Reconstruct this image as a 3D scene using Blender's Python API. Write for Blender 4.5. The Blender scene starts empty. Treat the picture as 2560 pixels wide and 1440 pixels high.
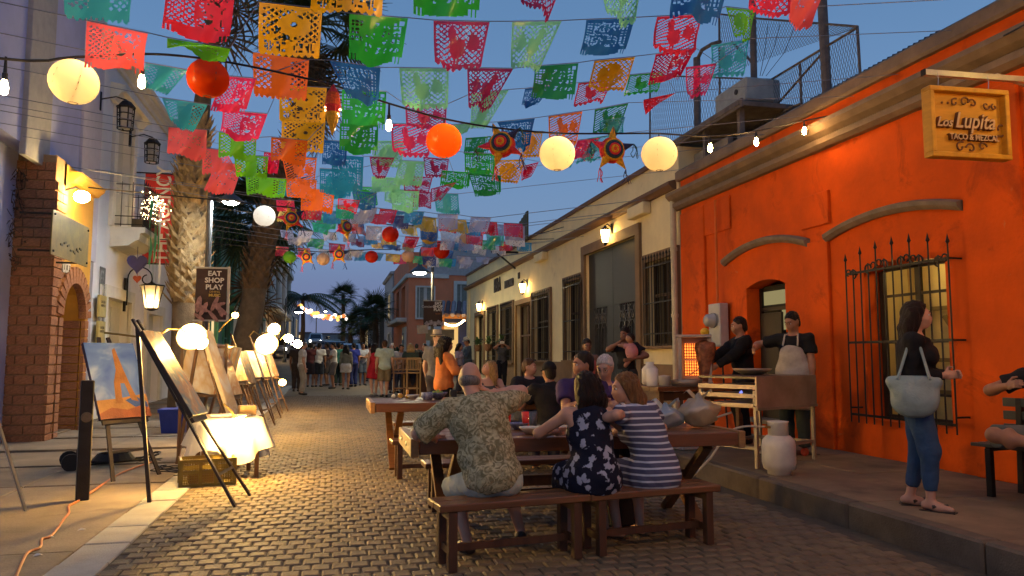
import bpy, math, random
import numpy as np
from mathutils import Vector, Matrix, noise as mnoise
random.seed(7); np.random.seed(7)
R = math.radians
S = bpy.context.scene
COL = S.collection

# ------------------------------------------------------------------ camera
CAM_H = 1.45
YAW, PITCH = R(13.27339), R(5.11285)
FOC = 1900.0 / 2560.0            # focal length over picture width
cam_data = bpy.data.cameras.new("camera")
cam_data.sensor_width = 36.0
cam_data.lens = 36.0 * FOC
cam_data.clip_start = 0.05
cam_data.clip_end = 2000.0
cam = bpy.data.objects.new("camera", cam_data)
COL.objects.link(cam)
cam.location = (0, 0, CAM_H)
cam.rotation_euler = (R(90) + PITCH, 0, -YAW)
S.camera = cam

# ------------------------------------------------------------------ world, dusk
world = bpy.data.worlds.new("World"); S.world = world
world.use_nodes = True
wn = world.node_tree.nodes; wl = world.node_tree.links
SUN_EL, SUN_ROT = R(4.0), R(200.0)
# clear dusk sky after sunset: blue overhead, lilac grey toward the horizon
tcw = wn.new("ShaderNodeTexCoord"); sep = wn.new("ShaderNodeSeparateXYZ"); ramp = wn.new("ShaderNodeValToRGB")
wl.new(tcw.outputs["Generated"], sep.inputs[0]); wl.new(sep.outputs[2], ramp.inputs[0])
el = ramp.color_ramp.elements
el[0].position = 0.0; el[0].color = (.150, .165, .285, 1)
el[1].position = 1.0; el[1].color = (.055, .125, .280, 1)
for pos, c in ((.07, (.140, .180, .320)), (.16, (.150, .242, .400)), (.28, (.125, .232, .415)), (.45, (.098, .200, .375))):
    e = el.new(pos); e.color = c + (1,)
ramp.color_ramp.interpolation = 'EASE'
wl.new(ramp.outputs[0], wn["Background"].inputs[0])
wn["Background"].inputs[1].default_value = 1.2
# the sun has set: only a trace of warm afterglow is left
sun_d = bpy.data.lights.new("sun", 'SUN'); sun_d.energy = 0.02; sun_d.angle = R(12); sun_d.color = (1, .85, .7)
sun_o = bpy.data.objects.new("sun", sun_d); COL.objects.link(sun_o)
sun_o.rotation_euler = (R(90) - SUN_EL, 0, R(180) - SUN_ROT)

S.view_settings.view_transform = 'Standard'
S.view_settings.look = 'None'
S.view_settings.exposure = 0.0
S.view_settings.gamma = 1.0
S.view_settings.use_curve_mapping = False
S.cycles.use_denoising = True
try:
    S.cycles.denoiser = 'OPENIMAGEDENOISE'
except Exception:
    pass
S.cycles.max_bounces = 8
S.cycles.sample_clamp_indirect = 4.0
S.cycles.caustics_reflective = False
S.cycles.caustics_refractive = False

# ------------------------------------------------------------------ picture geometry: a sight line cut by a plane of the place
_f = Vector((math.sin(YAW) * math.cos(PITCH), math.cos(YAW) * math.cos(PITCH), math.sin(PITCH)))
_r = Vector((math.cos(YAW), -math.sin(YAW), 0)); _u = _r.cross(_f)
def P(x, y, X=None, Y=None, Z=None):
    d = _f + _r * ((x - 1280) / 1900.0) + _u * ((720 - y) / 1900.0)
    t = X / d.x if X is not None else (Y / d.y if Y is not None else (Z - CAM_H) / d.z)
    return Vector((d.x * t, d.y * t, d.z * t + CAM_H))
def proj(p):
    q = Vector(p) - Vector((0, 0, CAM_H)); z = q.dot(_f)
    return (1280 + 1900 * q.dot(_r) / z, 720 - 1900 * q.dot(_u) / z, z)

def gnd(y):                      # the street climbs gently, then runs up to a crest
    if y < 8: return 0.0
    if y < 50: return 0.0105 * (y - 8) * min(1, (y - 8) / 6)
    if y < 150: return 0.441 + 0.042 * (y - 50)
    return 4.64

# ------------------------------------------------------------------ materials
M = {}
def mat(key, col, rough=.65, metal=0., var=.22, scale=6., bump=.15, bscale=70., spec=.4, col2=None, emit=0., ecol=None, coat=0., stretch=None, trans=0., alpha=1., patch=None):
    if key in M: return M[key]
    m = bpy.data.materials.new(key); m.use_nodes = True
    nt = m.node_tree; n = nt.nodes; l = nt.links
    b = n["Principled BSDF"]
    b.inputs["Roughness"].default_value = rough; b.inputs["Metallic"].default_value = metal
    b.inputs["Specular IOR Level"].default_value = spec
    if coat: b.inputs["Coat Weight"].default_value = coat; b.inputs["Coat Roughness"].default_value = .15
    if trans: b.inputs["Transmission Weight"].default_value = trans
    if alpha < 1: b.inputs["Alpha"].default_value = alpha
    c = tuple(col) + (1,)
    if var > 0:
        tc = n.new("ShaderNodeTexCoord"); src = tc.outputs["Object"]
        if stretch:
            mp = n.new("ShaderNodeMapping"); mp.inputs["Scale"].default_value = stretch
            l.new(src, mp.inputs[0]); src = mp.outputs[0]
        nz = n.new("ShaderNodeTexNoise"); nz.inputs["Scale"].default_value = scale; nz.inputs["Detail"].default_value = 7
        nz.inputs["Roughness"].default_value = .62
        l.new(src, nz.inputs["Vector"])
        rp = n.new("ShaderNodeValToRGB"); rp.color_ramp.elements[0].position = .3; rp.color_ramp.elements[1].position = .72
        a = col2 if col2 else tuple(max(0, x * (1 - var)) for x in col)
        d = col if col2 else tuple(min(1, x * (1 + var * .6)) for x in col)
        rp.color_ramp.elements[0].color = tuple(a) + (1,); rp.color_ramp.elements[1].color = tuple(d) + (1,)
        l.new(nz.outputs[0], rp.inputs[0]); cs = rp.outputs[0]
        for pc, ps, lo_, hi_ in (patch or ()):          # stains and worn places with a shape of their own
            pn = n.new("ShaderNodeTexNoise"); pn.inputs["Scale"].default_value = ps; pn.inputs["Detail"].default_value = 9; pn.inputs["Roughness"].default_value = .68; pn.inputs["Distortion"].default_value = .6
            l.new(src, pn.inputs["Vector"]); pm_ = n.new("ShaderNodeMapRange"); pm_.inputs[1].default_value = lo_; pm_.inputs[2].default_value = hi_; l.new(pn.outputs[0], pm_.inputs[0])
            mx = n.new("ShaderNodeMix"); mx.data_type = 'RGBA'; l.new(pm_.outputs[0], mx.inputs[0]); l.new(cs, mx.inputs[6]); mx.inputs[7].default_value = tuple(pc) + (1,); cs = mx.outputs[2]
        l.new(cs, b.inputs["Base Color"])
        if bump:
            n2 = n.new("ShaderNodeTexNoise"); n2.inputs["Scale"].default_value = bscale; n2.inputs["Detail"].default_value = 4
            l.new(src, n2.inputs["Vector"])
            bp = n.new("ShaderNodeBump"); bp.inputs["Strength"].default_value = bump; bp.inputs["Distance"].default_value = .02
            l.new(n2.outputs[0], bp.inputs["Height"]); l.new(bp.outputs[0], b.inputs["Normal"])
            mr = n.new("ShaderNodeMapRange"); mr.inputs[3].default_value = max(.03, rough - .12); mr.inputs[4].default_value = min(1, rough + .12)
            l.new(nz.outputs[0], mr.inputs[0]); l.new(mr.outputs[0], b.inputs["Roughness"])
    else:
        b.inputs["Base Color"].default_value = c
    if emit:
        b.inputs["Emission Color"].default_value = tuple(ecol or col) + (1,); b.inputs["Emission Strength"].default_value = emit
    M[key] = m
    return m
def lamp_mat(key, col, strength):
    if key in M: return M[key]
    m = bpy.data.materials.new(key); m.use_nodes = True; n = m.node_tree.nodes
    n.remove(n["Principled BSDF"]); e = n.new("ShaderNodeEmission")
    e.inputs[0].default_value = tuple(col) + (1,); e.inputs[1].default_value = strength
    m.node_tree.links.new(e.outputs[0], n["Material Output"].inputs[0]); M[key] = m
    return m
def film(key, col, tr=.5, rough=.3, gloss=.08, var=.1):
    """thin sheet that lets part of the light through: plastic flags, paper lanterns, cloth"""
    if key in M: return M[key]
    m = bpy.data.materials.new(key); m.use_nodes = True; nt = m.node_tree; n = nt.nodes; l = nt.links
    n.remove(n["Principled BSDF"])
    tc = n.new("ShaderNodeTexCoord"); nz = n.new("ShaderNodeTexNoise"); nz.inputs["Scale"].default_value = 9; nz.inputs["Detail"].default_value = 3
    l.new(tc.outputs["Object"], nz.inputs["Vector"])
    rp = n.new("ShaderNodeValToRGB")
    rp.color_ramp.elements[0].color = tuple(x * (1 - var) for x in col) + (1,); rp.color_ramp.elements[1].color = tuple(min(1, x * (1 + var)) for x in col) + (1,)
    l.new(nz.outputs[0], rp.inputs[0])
    d = n.new("ShaderNodeBsdfDiffuse"); t = n.new("ShaderNodeBsdfTranslucent"); g = n.new("ShaderNodeBsdfGlossy")
    g.inputs["Roughness"].default_value = rough; g.inputs[0].default_value = (1, 1, 1, 1)
    l.new(rp.outputs[0], d.inputs[0]); l.new(rp.outputs[0], t.inputs[0])
    a = n.new("ShaderNodeMixShader"); a.inputs[0].default_value = tr; l.new(d.outputs[0], a.inputs[1]); l.new(t.outputs[0], a.inputs[2])
    c = n.new("ShaderNodeMixShader"); c.inputs[0].default_value = gloss; l.new(a.outputs[0], c.inputs[1]); l.new(g.outputs[0], c.inputs[2])
    l.new(c.outputs[0], n["Material Output"].inputs[0]); M[key] = m
    return m
def cloth_mat(key, kind, c1, c2, scale=10., rough=.85):
    """printed cloth: 'paisley', 'floral', 'stripe' """
    if key in M: return M[key]
    m = bpy.data.materials.new(key); m.use_nodes = True; nt = m.node_tree; n = nt.nodes; l = nt.links
    b = n["Principled BSDF"]; b.inputs["Roughness"].default_value = rough; b.inputs["Specular IOR Level"].default_value = .2
    tc = n.new("ShaderNodeTexCoord"); src = tc.outputs["Object"]
    rp = n.new("ShaderNodeValToRGB"); rp.color_ramp.interpolation = 'LINEAR'
    e = rp.color_ramp.elements
    e[0].color = tuple(c1) + (1,); e[1].color = tuple(c2) + (1,)
    if kind == 'stripe':
        w = n.new("ShaderNodeTexWave"); w.bands_direction = 'Z'; w.inputs["Scale"].default_value = scale
        w.inputs["Distortion"].default_value = 2.2; w.inputs["Detail"].default_value = 1; w.inputs["Detail Scale"].default_value = .35
        l.new(src, w.inputs["Vector"]); l.new(w.outputs[1], rp.inputs[0]); e[0].position = .72; e[1].position = .86
    elif kind == 'floral':
        nz = n.new("ShaderNodeTexNoise"); nz.inputs["Scale"].default_value = scale * 2.2; nz.inputs["Detail"].default_value = 3
        v = n.new("ShaderNodeTexVoronoi"); v.inputs["Scale"].default_value = scale
        l.new(src, nz.inputs["Vector"]); l.new(src, v.inputs["Vector"])
        mx = n.new("ShaderNodeMath"); mx.operation = 'MULTIPLY_ADD'; l.new(nz.outputs[0], mx.inputs[0]); mx.inputs[1].default_value = 1.1
        iv = n.new("ShaderNodeMath"); iv.operation = 'SUBTRACT'; iv.inputs[0].default_value = .30; l.new(v.outputs[0], iv.inputs[1])
        l.new(iv.outputs[0], mx.inputs[2]); l.new(mx.outputs[0], rp.inputs[0]); e[0].position = .46; e[1].position = .54
    else:
        nz = n.new("ShaderNodeTexNoise"); nz.inputs["Scale"].default_value = scale; nz.inputs["Detail"].default_value = 3; nz.inputs["Distortion"].default_value = 3.0
        l.new(src, nz.inputs["Vector"]); l.new(nz.outputs[0], rp.inputs[0]); e[0].position = .40; e[1].position = .60
    l.new(rp.outputs[0], b.inputs["Base Color"])
    n2 = n.new("ShaderNodeTexNoise"); n2.inputs["Scale"].default_value = 26; n2.inputs["Detail"].default_value = 3
    l.new(src, n2.inputs["Vector"]); bp = n.new("ShaderNodeBump"); bp.inputs["Strength"].default_value = .35; bp.inputs["Distance"].default_value = .02
    l.new(n2.outputs[0], bp.inputs["Height"]); l.new(bp.outputs[0], b.inputs["Normal"])
    M[key] = m
    return m

# ------------------------------------------------------------------ objects
def tag(o, label=None, cat=None, group=None, kind=None):
    if label: o["label"] = label
    if cat: o["category"] = cat
    if group: o["group"] = group
    if kind: o["kind"] = kind
    return o
def thing(name, label, cat, loc=(0, 0, 0), rz=0., group=None):
    o = bpy.data.objects.new(name, None); COL.objects.link(o)
    o.empty_display_size = .1
    o.location = loc; o.rotation_euler = (0, 0, rz)
    return tag(o, label, cat, group)
def link_mesh(name, me, parent=None, loc=None, rot=None):
    o = bpy.data.objects.new(name, me); COL.objects.link(o)
    if parent is not None: o.parent = parent
    if loc is not None: o.location = loc
    if rot is not None: o.rotation_euler = rot
    return o
def copy_tree(o, parent=None):
    c = o.copy(); COL.objects.link(c)
    if parent is not None: c.parent = parent
    for ch in list(o.children): copy_tree(ch, c)
    return c
def rotz(a): return Matrix.Rotation(a, 3, 'Z')
def euler(rx=0, ry=0, rz=0): return (Matrix.Rotation(rz, 3, 'Z') @ Matrix.Rotation(ry, 3, 'Y') @ Matrix.Rotation(rx, 3, 'X'))

class MB:
    """collects shapes, then links them as ONE mesh object"""
    def __init__(s): s.v = []; s.f = []; s.m = []; s.mats = []; s.cur = 0
    def use(s, m):
        if m not in s.mats: s.mats.append(m)
        s.cur = s.mats.index(m); return s
    def add(s, vs, fs):
        k = len(s.v); s.v.extend([tuple(p) for p in vs])
        for f in fs: s.f.append(tuple(i + k for i in f)); s.m.append(s.cur)
        return s
    def box(s, c, d, rot=None, bev=0.):
        x, y, z = d[0] / 2, d[1] / 2, d[2] / 2
        c = Vector(c)
        if bev <= 0:
            vs = [(-x, -y, -z), (x, -y, -z), (x, y, -z), (-x, y, -z), (-x, -y, z), (x, -y, z), (x, y, z), (-x, y, z)]
            fs = [(0, 3, 2, 1), (4, 5, 6, 7), (0, 1, 5, 4), (1, 2, 6, 5), (2, 3, 7, 6), (3, 0, 4, 7)]
        else:
            b = min(bev, x * .9, y * .9, z * .9); vs = []; fs = []
            idx = {}
            for sx in (-1, 1):
                for sy in (-1, 1):
                    for sz in (-1, 1):
                        for ax in range(3):
                            p = [sx * (x - b), sy * (y - b), sz * (z - b)]
                            p[ax] = (sx * x, sy * y, sz * z)[ax]
                            idx[(sx, sy, sz, ax)] = len(vs); vs.append(tuple(p))
            I = lambda sx, sy, sz, ax: idx[(sx, sy, sz, ax)]
            for sg in (-1, 1):
                fs.append([I(sg, -1, -1, 0), I(sg, 1, -1, 0), I(sg, 1, 1, 0), I(sg, -1, 1, 0)][::sg])
                fs.append([I(-1, sg, -1, 1), I(-1, sg, 1, 1), I(1, sg, 1, 1), I(1, sg, -1, 1)][::sg])
                fs.append([I(-1, -1, sg, 2), I(1, -1, sg, 2), I(1, 1, sg, 2), I(-1, 1, sg, 2)][::sg])
            for a in (-1, 1):
                for c2 in (-1, 1):
                    fs.append([I(a, c2, -1, 0), I(a, c2, 1, 0), I(a, c2, 1, 1), I(a, c2, -1, 1)][::-a * c2])
                    fs.append([I(a, -1, c2, 0), I(a, -1, c2, 2), I(a, 1, c2, 2), I(a, 1, c2, 0)][::-a * c2])
                    fs.append([I(-1, a, c2, 1), I(1, a, c2, 1), I(1, a, c2, 2), I(-1, a, c2, 2)][::-a * c2])
            for sx in (-1, 1):
                for sy in (-1, 1):
                    for sz in (-1, 1):
                        fs.append([I(sx, sy, sz, 0), I(sx, sy, sz, 1), I(sx, sy, sz, 2)][::sx * sy * sz])
        vs = [Vector(p) for p in vs]
        if rot is not None: vs = [rot @ p for p in vs]
        return s.add([p + c for p in vs], fs)
    def bar(s, a, b, w, h=None, bev=0., up=(0, 0, 1)):
        """square bar from a to b"""
        a, b = Vector(a), Vector(b); d = b - a; L = d.length; y = d.normalized()
        x = y.cross(Vector(up))
        if x.length < 1e-4: x = y.cross(Vector((1, 0, 0)))
        x.normalize(); z = x.cross(y)
        rot = Matrix((x, y, z)).transposed()
        return s.box((a + b) / 2, (w, L, h or w), rot, bev)
    def tube(s, pts, r, n=8, cap=True):
        pts = [Vector(p) for p in pts]; k = len(pts)
        rs = r if isinstance(r, (list, tuple)) else [r] * k
        vs = []; prev = None
        for i, p in enumerate(pts):
            t = (pts[min(i + 1, k - 1)] - pts[max(i - 1, 0)])
            t = t.normalized() if t.length > 1e-9 else Vector((0, 0, 1))
            if prev is None:
                ax = t.cross(Vector((0, 0, 1)))
                if ax.length < .05: ax = t.cross(Vector((1, 0, 0)))
            else:
                ax = prev - t * prev.dot(t)
                if ax.length < 1e-6: ax = t.cross(Vector((1, 0, 0)))
            ax.normalize(); prev = ax; bx = t.cross(ax)
            for j in range(n):
                a = 2 * math.pi * j / n
                vs.append(p + (ax * math.cos(a) + bx * math.sin(a)) * rs[i])
        fs = [(i * n + j, i * n + (j + 1) % n, (i + 1) * n + (j + 1) % n, (i + 1) * n + j) for i in range(k - 1) for j in range(n)]
        if cap: fs += [tuple(range(n))[::-1], tuple((k - 1) * n + j for j in range(n))]
        return s.add(vs, fs)
    def lathe(s, c, prof, n=16, rot=None):
        """prof: (radius, height) list about the vertical through c"""
        c = Vector(c); vs = []
        for r_, h in prof:
            for j in range(n):
                a = 2 * math.pi * j / n; p = Vector((r_ * math.cos(a), r_ * math.sin(a), h))
                vs.append(c + (rot @ p if rot is not None else p))
        k = len(prof)
        fs = [(i * n + j, i * n + (j + 1) % n, (i + 1) * n + (j + 1) % n, (i + 1) * n + j) for i in range(k - 1) for j in range(n)]
        if prof[0][0] > 1e-5: fs.append(tuple(range(n))[::-1])
        if prof[-1][0] > 1e-5: fs.append(tuple((k - 1) * n + j for j in range(n)))
        return s.add(vs, fs)
    def ball(s, c, r, n=12, m=8, sz=1., rot=None):
        pr = [(max(1e-6, r * math.sin(math.pi * i / m)), -r * sz * math.cos(math.pi * i / m)) for i in range(m + 1)]
        return s.lathe(c, pr, n, rot)
    def prism(s, poly, d, tf):
        """poly: 2D outline (ccw), d: thickness, tf(u, v, w) -> point"""
        n = len(poly); vs = [tf(u, v, 0) for u, v in poly] + [tf(u, v, d) for u, v in poly]
        fs = [tuple(range(n))[::-1], tuple(range(n, 2 * n))] + [(i, (i + 1) % n, n + (i + 1) % n, n + i) for i in range(n)]
        return s.add(vs, fs)
    def sweep(s, prof, path):
        """prof: (across, up) closed outline swept along points path = [(origin, across_vec, up_vec)]"""
        n = len(prof); vs = []
        for o, a, u in path:
            for p, q in prof: vs.append(Vector(o) + Vector(a) * p + Vector(u) * q)
        k = len(path)
        fs = [(i * n + j, i * n + (j + 1) % n, (i + 1) * n + (j + 1) % n, (i + 1) * n + j) for i in range(k - 1) for j in range(n)]
        fs += [tuple(range(n))[::-1], tuple((k - 1) * n + j for j in range(n))]
        return s.add(vs, fs)
    def mesh(s, name, m=None, smooth=False):
        me = bpy.data.meshes.new(name)
        me.from_pydata(s.v, [], s.f)
        if m is not None: me.materials.append(m)
        else:
            for q in s.mats: me.materials.append(q)
            if len(s.mats) > 1: me.polygons.foreach_set("material_index", s.m)
        if smooth: me.polygons.foreach_set("use_smooth", [True] * len(s.f))
        me.update()
        return me
    def build(s, name, m=None, parent=None, smooth=False, loc=None, rot=None):
        return link_mesh(name, s.mesh(name, m, smooth), parent, loc, rot)

def text_part(name, body, size, m, parent, loc, rot, extrude=.004, shear=0., align='CENTER', spacing=1., xs=1., offset=0.):
    cu = bpy.data.curves.new(name, 'FONT'); cu.body = body; cu.size = size; cu.extrude = extrude
    cu.align_x = align; cu.align_y = 'CENTER'; cu.shear = shear; cu.space_character = spacing; cu.offset = offset
    cu.resolution_u = 3
    cu.materials.append(m)
    tmp = bpy.data.objects.new(name, cu); COL.objects.link(tmp)
    dg = bpy.context.evaluated_depsgraph_get(); dg.update()
    me = bpy.data.meshes.new_from_object(tmp.evaluated_get(dg)); me.name = name
    bpy.data.objects.remove(tmp); bpy.data.curves.remove(cu)
    o = link_mesh(name, me, parent, loc, rot); o.scale = (xs, 1, 1)
    return o

def arc_pts(c, ax, bx, r, a0, a1, n):
    c, ax, bx = Vector(c), Vector(ax), Vector(bx)
    return [c + ax * (r * math.cos(a0 + (a1 - a0) * i / n)) + bx * (r * math.sin(a0 + (a1 - a0) * i / n)) for i in range(n + 1)]

def wall_holes(mb, X, side, y0, y1, z0, z1, holes, thick, depth=.25):
    """front of a wall on the plane X (street side = -side), with openings (ya, yb, za, zb) and their reveals"""
    ys = sorted(set([y0, y1] + [h[0] for h in holes] + [h[1] for h in holes]))
    zs = sorted(set([z0, z1] + [h[2] for h in holes] + [h[3] for h in holes]))
    def q(a, b, c, d): mb.add([a, b, c, d], [(0, 1, 2, 3)] if side > 0 else [(3, 2, 1, 0)])
    for i in range(len(ys) - 1):
        for j in range(len(zs) - 1):
            cy, cz = (ys[i] + ys[i + 1]) / 2, (zs[j] + zs[j + 1]) / 2
            if any(h[0] < cy < h[1] and h[2] < cz < h[3] for h in holes): continue
            q((X, ys[i], zs[j]), (X, ys[i], zs[j + 1]), (X, ys[i + 1], zs[j + 1]), (X, ys[i + 1], zs[j]))
    Xi = X + side * depth
    for a, b, c, d in holes:
        q((X, a, c), (Xi, a, c), (Xi, a, d), (X, a, d)); q((X, b, c), (X, b, d), (Xi, b, d), (Xi, b, c))
        q((X, a, d), (Xi, a, d), (Xi, b, d), (X, b, d)); q((X, a, c), (X, b, c), (Xi, b, c), (Xi, a, c))
    Xb = X + side * thick
    # top, ends
    mb.add([(X, y0, z1), (Xb, y0, z1), (Xb, y1, z1), (X, y1, z1)], [(0, 1, 2, 3)])
    mb.add([(X, y0, z0), (Xb, y0, z0), (Xb, y0, z1), (X, y0, z1)], [(0, 1, 2, 3)])
    mb.add([(X, y1, z0), (X, y1, z1), (Xb, y1, z1), (Xb, y1, z0)], [(0, 1, 2, 3)])
    mb.add([(Xb, y0, z0), (Xb, y0, z1), (Xb, y1, z1), (Xb, y1, z0)], [(0, 1, 2, 3)])
# ================================================================== the ground
concrete = mat("concrete", (.25, .20, .14), rough=.8, var=.4, scale=1.3, bump=.25, bscale=40, patch=(((.12, .09, .06), 1.1, .55, .72), ((.07, .05, .04), 7, .68, .74)))
concrete2 = mat("old concrete", (.21, .15, .09), rough=.85, var=.38, scale=2.1, bump=.3, bscale=55, patch=(((.09, .065, .04), .9, .54, .70), ((.05, .035, .025), 6, .66, .72), ((.34, .28, .2), 9, .70, .76)))
stripe_m = mat("pale concrete", (.36, .35, .31), rough=.75, var=.25, scale=3, bump=.2)
paver_m = mat("paver", (.155, .112, .062), rough=.72, var=.5, scale=5.5, bump=.3, bscale=45, spec=.5, patch=(((.05, .035, .022), .8, .58, .74), ((.09, .07, .045), 5, .62, .70)))
grout_m = mat("grout", (.085, .068, .048), rough=.9, var=.4, scale=14, bump=.4)
asphalt_m = mat("far paving", (.16, .12, .072), rough=.7, var=.35, scale=3, bump=.4, bscale=22)
kerb_m = mat("kerb", (.13, .10, .07), rough=.85, var=.4, scale=4, bump=.35)
earth_m = mat("earth", (.12, .10, .075), rough=.95, var=.4, scale=.4, bump=.3, bscale=8)
def pavz(y): return .2 + gnd(y) * .6

def sheet(name, x0, x1, ys, zf, m, kind='structure'):
    mb = MB()
    for i in range(len(ys) - 1):
        a, b = ys[i], ys[i + 1]
        mb.add([(x0, a, zf(a)), (x1, a, zf(a)), (x1, b, zf(b)), (x0, b, zf(b))], [(0, 1, 2, 3)])
    return tag(mb.build(name, m), kind=kind)
ysn = [0, 4, 8, 9, 10, 11, 12, 14, 18, 24, 30, 38, 50, 60, 80, 110, 150]
sheet("ground", -700, 700, [-40] + ysn + [900], lambda y: gnd(y) - .09, earth_m)
road = sheet("road", -1.5, 4.3, [0] + ysn[1:], lambda y: gnd(y) - (.012 if y < 26 else 0.0), grout_m)
tag(road, label="grey paver street running between the orange building and the easels")
road.data.materials.append(asphalt_m)
for p in road.data.polygons:
    if p.center.y > 25: p.material_index = 1

def paver_geo(mb, x, y, w, d, z, h, tw):
    b = .012; c, s_ = math.cos(tw), math.sin(tw)
    vs = []
    for (ww, dd, zz) in ((w / 2, d / 2, z - .03), (w / 2, d / 2, z + h - b * .7), (w / 2 - b, d / 2 - b, z + h)):
        for sx, sy in ((-1, -1), (1, -1), (1, 1), (-1, 1)):
            px, py = sx * ww, sy * dd
            vs.append((x + px * c - py * s_, y + px * s_ + py * c, zz))
    mb.add(vs, [(8, 9, 10, 11)] + [(k + i, k + (i + 1) % 4, k + 4 + (i + 1) % 4, k + 4 + i) for k in (0, 4) for i in range(4)])
PW, PD = .132, .152
cand = []
rw = random.Random(3)
for j in range(int((25.5 - 3.6) / PD)):
    y = 3.6 + j * PD; off = (j % 2) * PW / 2
    for i in range(int(5.8 / PW) - 1):
        x = -1.5 + PW * .55 + i * PW + off
        if x > 4.26: continue
        q = proj((x, y, 0)); vis = 10 < q[0] < 2550 and q[1] < 1435
        cand.append((0 if (vis and x < 3.0) else 1, y, x, rw.uniform(-.0035, .0035), rw.uniform(-.035, .035), rw.uniform(-.010, .006), rw.uniform(-.012, .006)))
first = sorted([c for c in cand if c[0] == 0], key=lambda c: c[1])[:300]
fs_ = set(id(c) for c in first)
rest = MB()
pv_mesh = []
for k in range(6):
    b = MB(); paver_geo(b, 0, 0, PW - .010 + rw.uniform(-.008, .004), PD - .011 + rw.uniform(-.01, .004), 0, 0, 0); pv_mesh.append(b.mesh("paver", paver_m))
for k, c in enumerate(first):
    link_mesh("paver", pv_mesh[k % 6], road, (c[2], c[1], gnd(c[1]) + c[3]), (rw.uniform(-.02, .02), rw.uniform(-.02, .02), c[4]))
for c in cand:
    if id(c) in fs_: continue
    paver_geo(rest, c[2], c[1], PW - .010 + c[5], PD - .011 + c[6], gnd(c[1]) + c[3], 0, c[4])
tag(rest.build("paver_field", paver_m, road), kind="stuff")

# left pavement: flush concrete slabs with open joints, then a band of pale slabs along the street
lp = tag(sheet("left_pavement", -9, -1.5, ysn, lambda y: gnd(y) - .03, grout_m), label="flush concrete pavement under the easels on the left", kind='structure')
rs = random.Random(5)
xs_ = [-6.2, -4.75, -3.3, -1.84]
yy = 3.2
while yy < 32:
    for k in range(3):
        b = MB(); x0, x1 = xs_[k], xs_[k + 1]
        b.box(((x0 + x1) / 2, yy + .8, gnd(yy + .8) - .05 + rs.uniform(-.003, .003)), (x1 - x0 - .008, 1.592, .1), bev=.006)
        b.build("slab", concrete, lp)
    yy += 1.6
yy = 3.0
while yy < 32:
    b = MB(); b.box((-1.665, yy + .3, gnd(yy + .3) - .045 + rs.uniform(-.003, .004)), (.335, .588, .1), bev=.008)
    b.build("edging_slab", stripe_m, lp); yy += .6
sheet("left_pavement_far", -5.2, -1.5, [32, 38, 50, 60, 80, 110, 150], lambda y: gnd(y) + .004, concrete2)
# right pavement with a real kerb
rp_ = tag(sheet("right_pavement", 4.5, 6.75, ysn[:13], lambda y: pavz(y) - .02, grout_m), label="raised concrete pavement along the orange building", kind='structure')
yy = 1.6
while yy < 37:
    for x0, x1 in ((4.47, 5.5), (5.5, 6.72)):
        b = MB(); z = pavz(yy + .7)
        b.box(((x0 + x1) / 2, yy + .7, z - .06 + rs.uniform(-.003, .003)), (x1 - x0 - .007, 1.393, .12), bev=.005)
        b.build("slab", concrete2, rp_)
    b = MB(); b.box((4.385, yy + .7, pavz(yy + .7) - .13), (.165, 1.385, .27), bev=.02); b.build("kerbstone", kerb_m, rp_)
    yy += 1.4
b = MB(); b.box((5.75, 8.95, .204), (.62, .62, .012), bev=.004)
tag(b.build("manhole_cover", mat("cast iron", (.05, .045, .04), rough=.6, metal=.6, var=.3, scale=20)), "square metal access cover set in the right pavement beside the gas cylinder", "manhole cover")
sheet("right_pavement_far", 4.3, 7.2, [38.5, 50, 60, 80, 110, 150], lambda y: gnd(y) + .004, concrete2)

# ================================================================== orange building (right)
orange = mat("orange render", (.66, .088, .003), rough=.8, var=.25, scale=1.4, bump=.22, bscale=22, spec=.2, patch=(((.36, .045, .004), 1.3, .56, .70), ((.55, .16, .05), 3.5, .66, .74), ((.22, .04, .012), 6, .70, .76)))
trim_m = mat("brown grey stone trim", (.20, .14, .095), rough=.75, var=.3, scale=4, bump=.3)
iron = mat("black iron", (.018, .016, .015), rough=.5, metal=.4, var=.3, scale=20, bump=.1)
dark_in = mat("dark interior", (.02, .018, .012), rough=.9, var=.2)
XW = 6.6
ob = thing("orange_building", "single storey orange rendered building with grey mouldings, right of the street", "building", (XW, 8, 0))
ob_l = Matrix.Translation((-XW, -8, 0))
def child(mb, name, m, parent, smooth=False):
    o = mb.build(name, m, parent, smooth); o.matrix_parent_inverse = parent.matrix_basis.inverted() if False else Matrix.Identity(4)
    o.data.transform(Matrix.Rotation(-parent.rotation_euler.z, 4, 'Z') @ Matrix.Translation(-parent.location)) if parent.parent is None else None
    return o
DOOR = (10.12, 11.22, .45, 2.66); WIN = (7.05, 8.38, .66, 2.62)
mb = MB(); wall_holes(mb, XW, 1, .5, 13.55, .1, 5.04, [DOOR, WIN], .9, .32)
child(mb, "wall", orange, ob)
# segmental heads over the two openings
for h in (DOOR, WIN):
    mb = MB(); n = 10; pts = []
    ya, yb, zt = h[0], h[1], h[3]
    for i in range(n + 1):
        t = i / n; y = ya + (yb - ya) * t; pts.append((y, zt - .10 * (2 * t - 1) ** 2 - .0))
    poly = [(ya, zt + .002), (yb, zt + .002)] + [(p[0], p[1] - .012) for p in pts[::-1]]
    mb.prism(poly, .318, lambda u, v, w: (XW + .001 + w, u, v)); child(mb, "arch_head", orange, ob)
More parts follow.
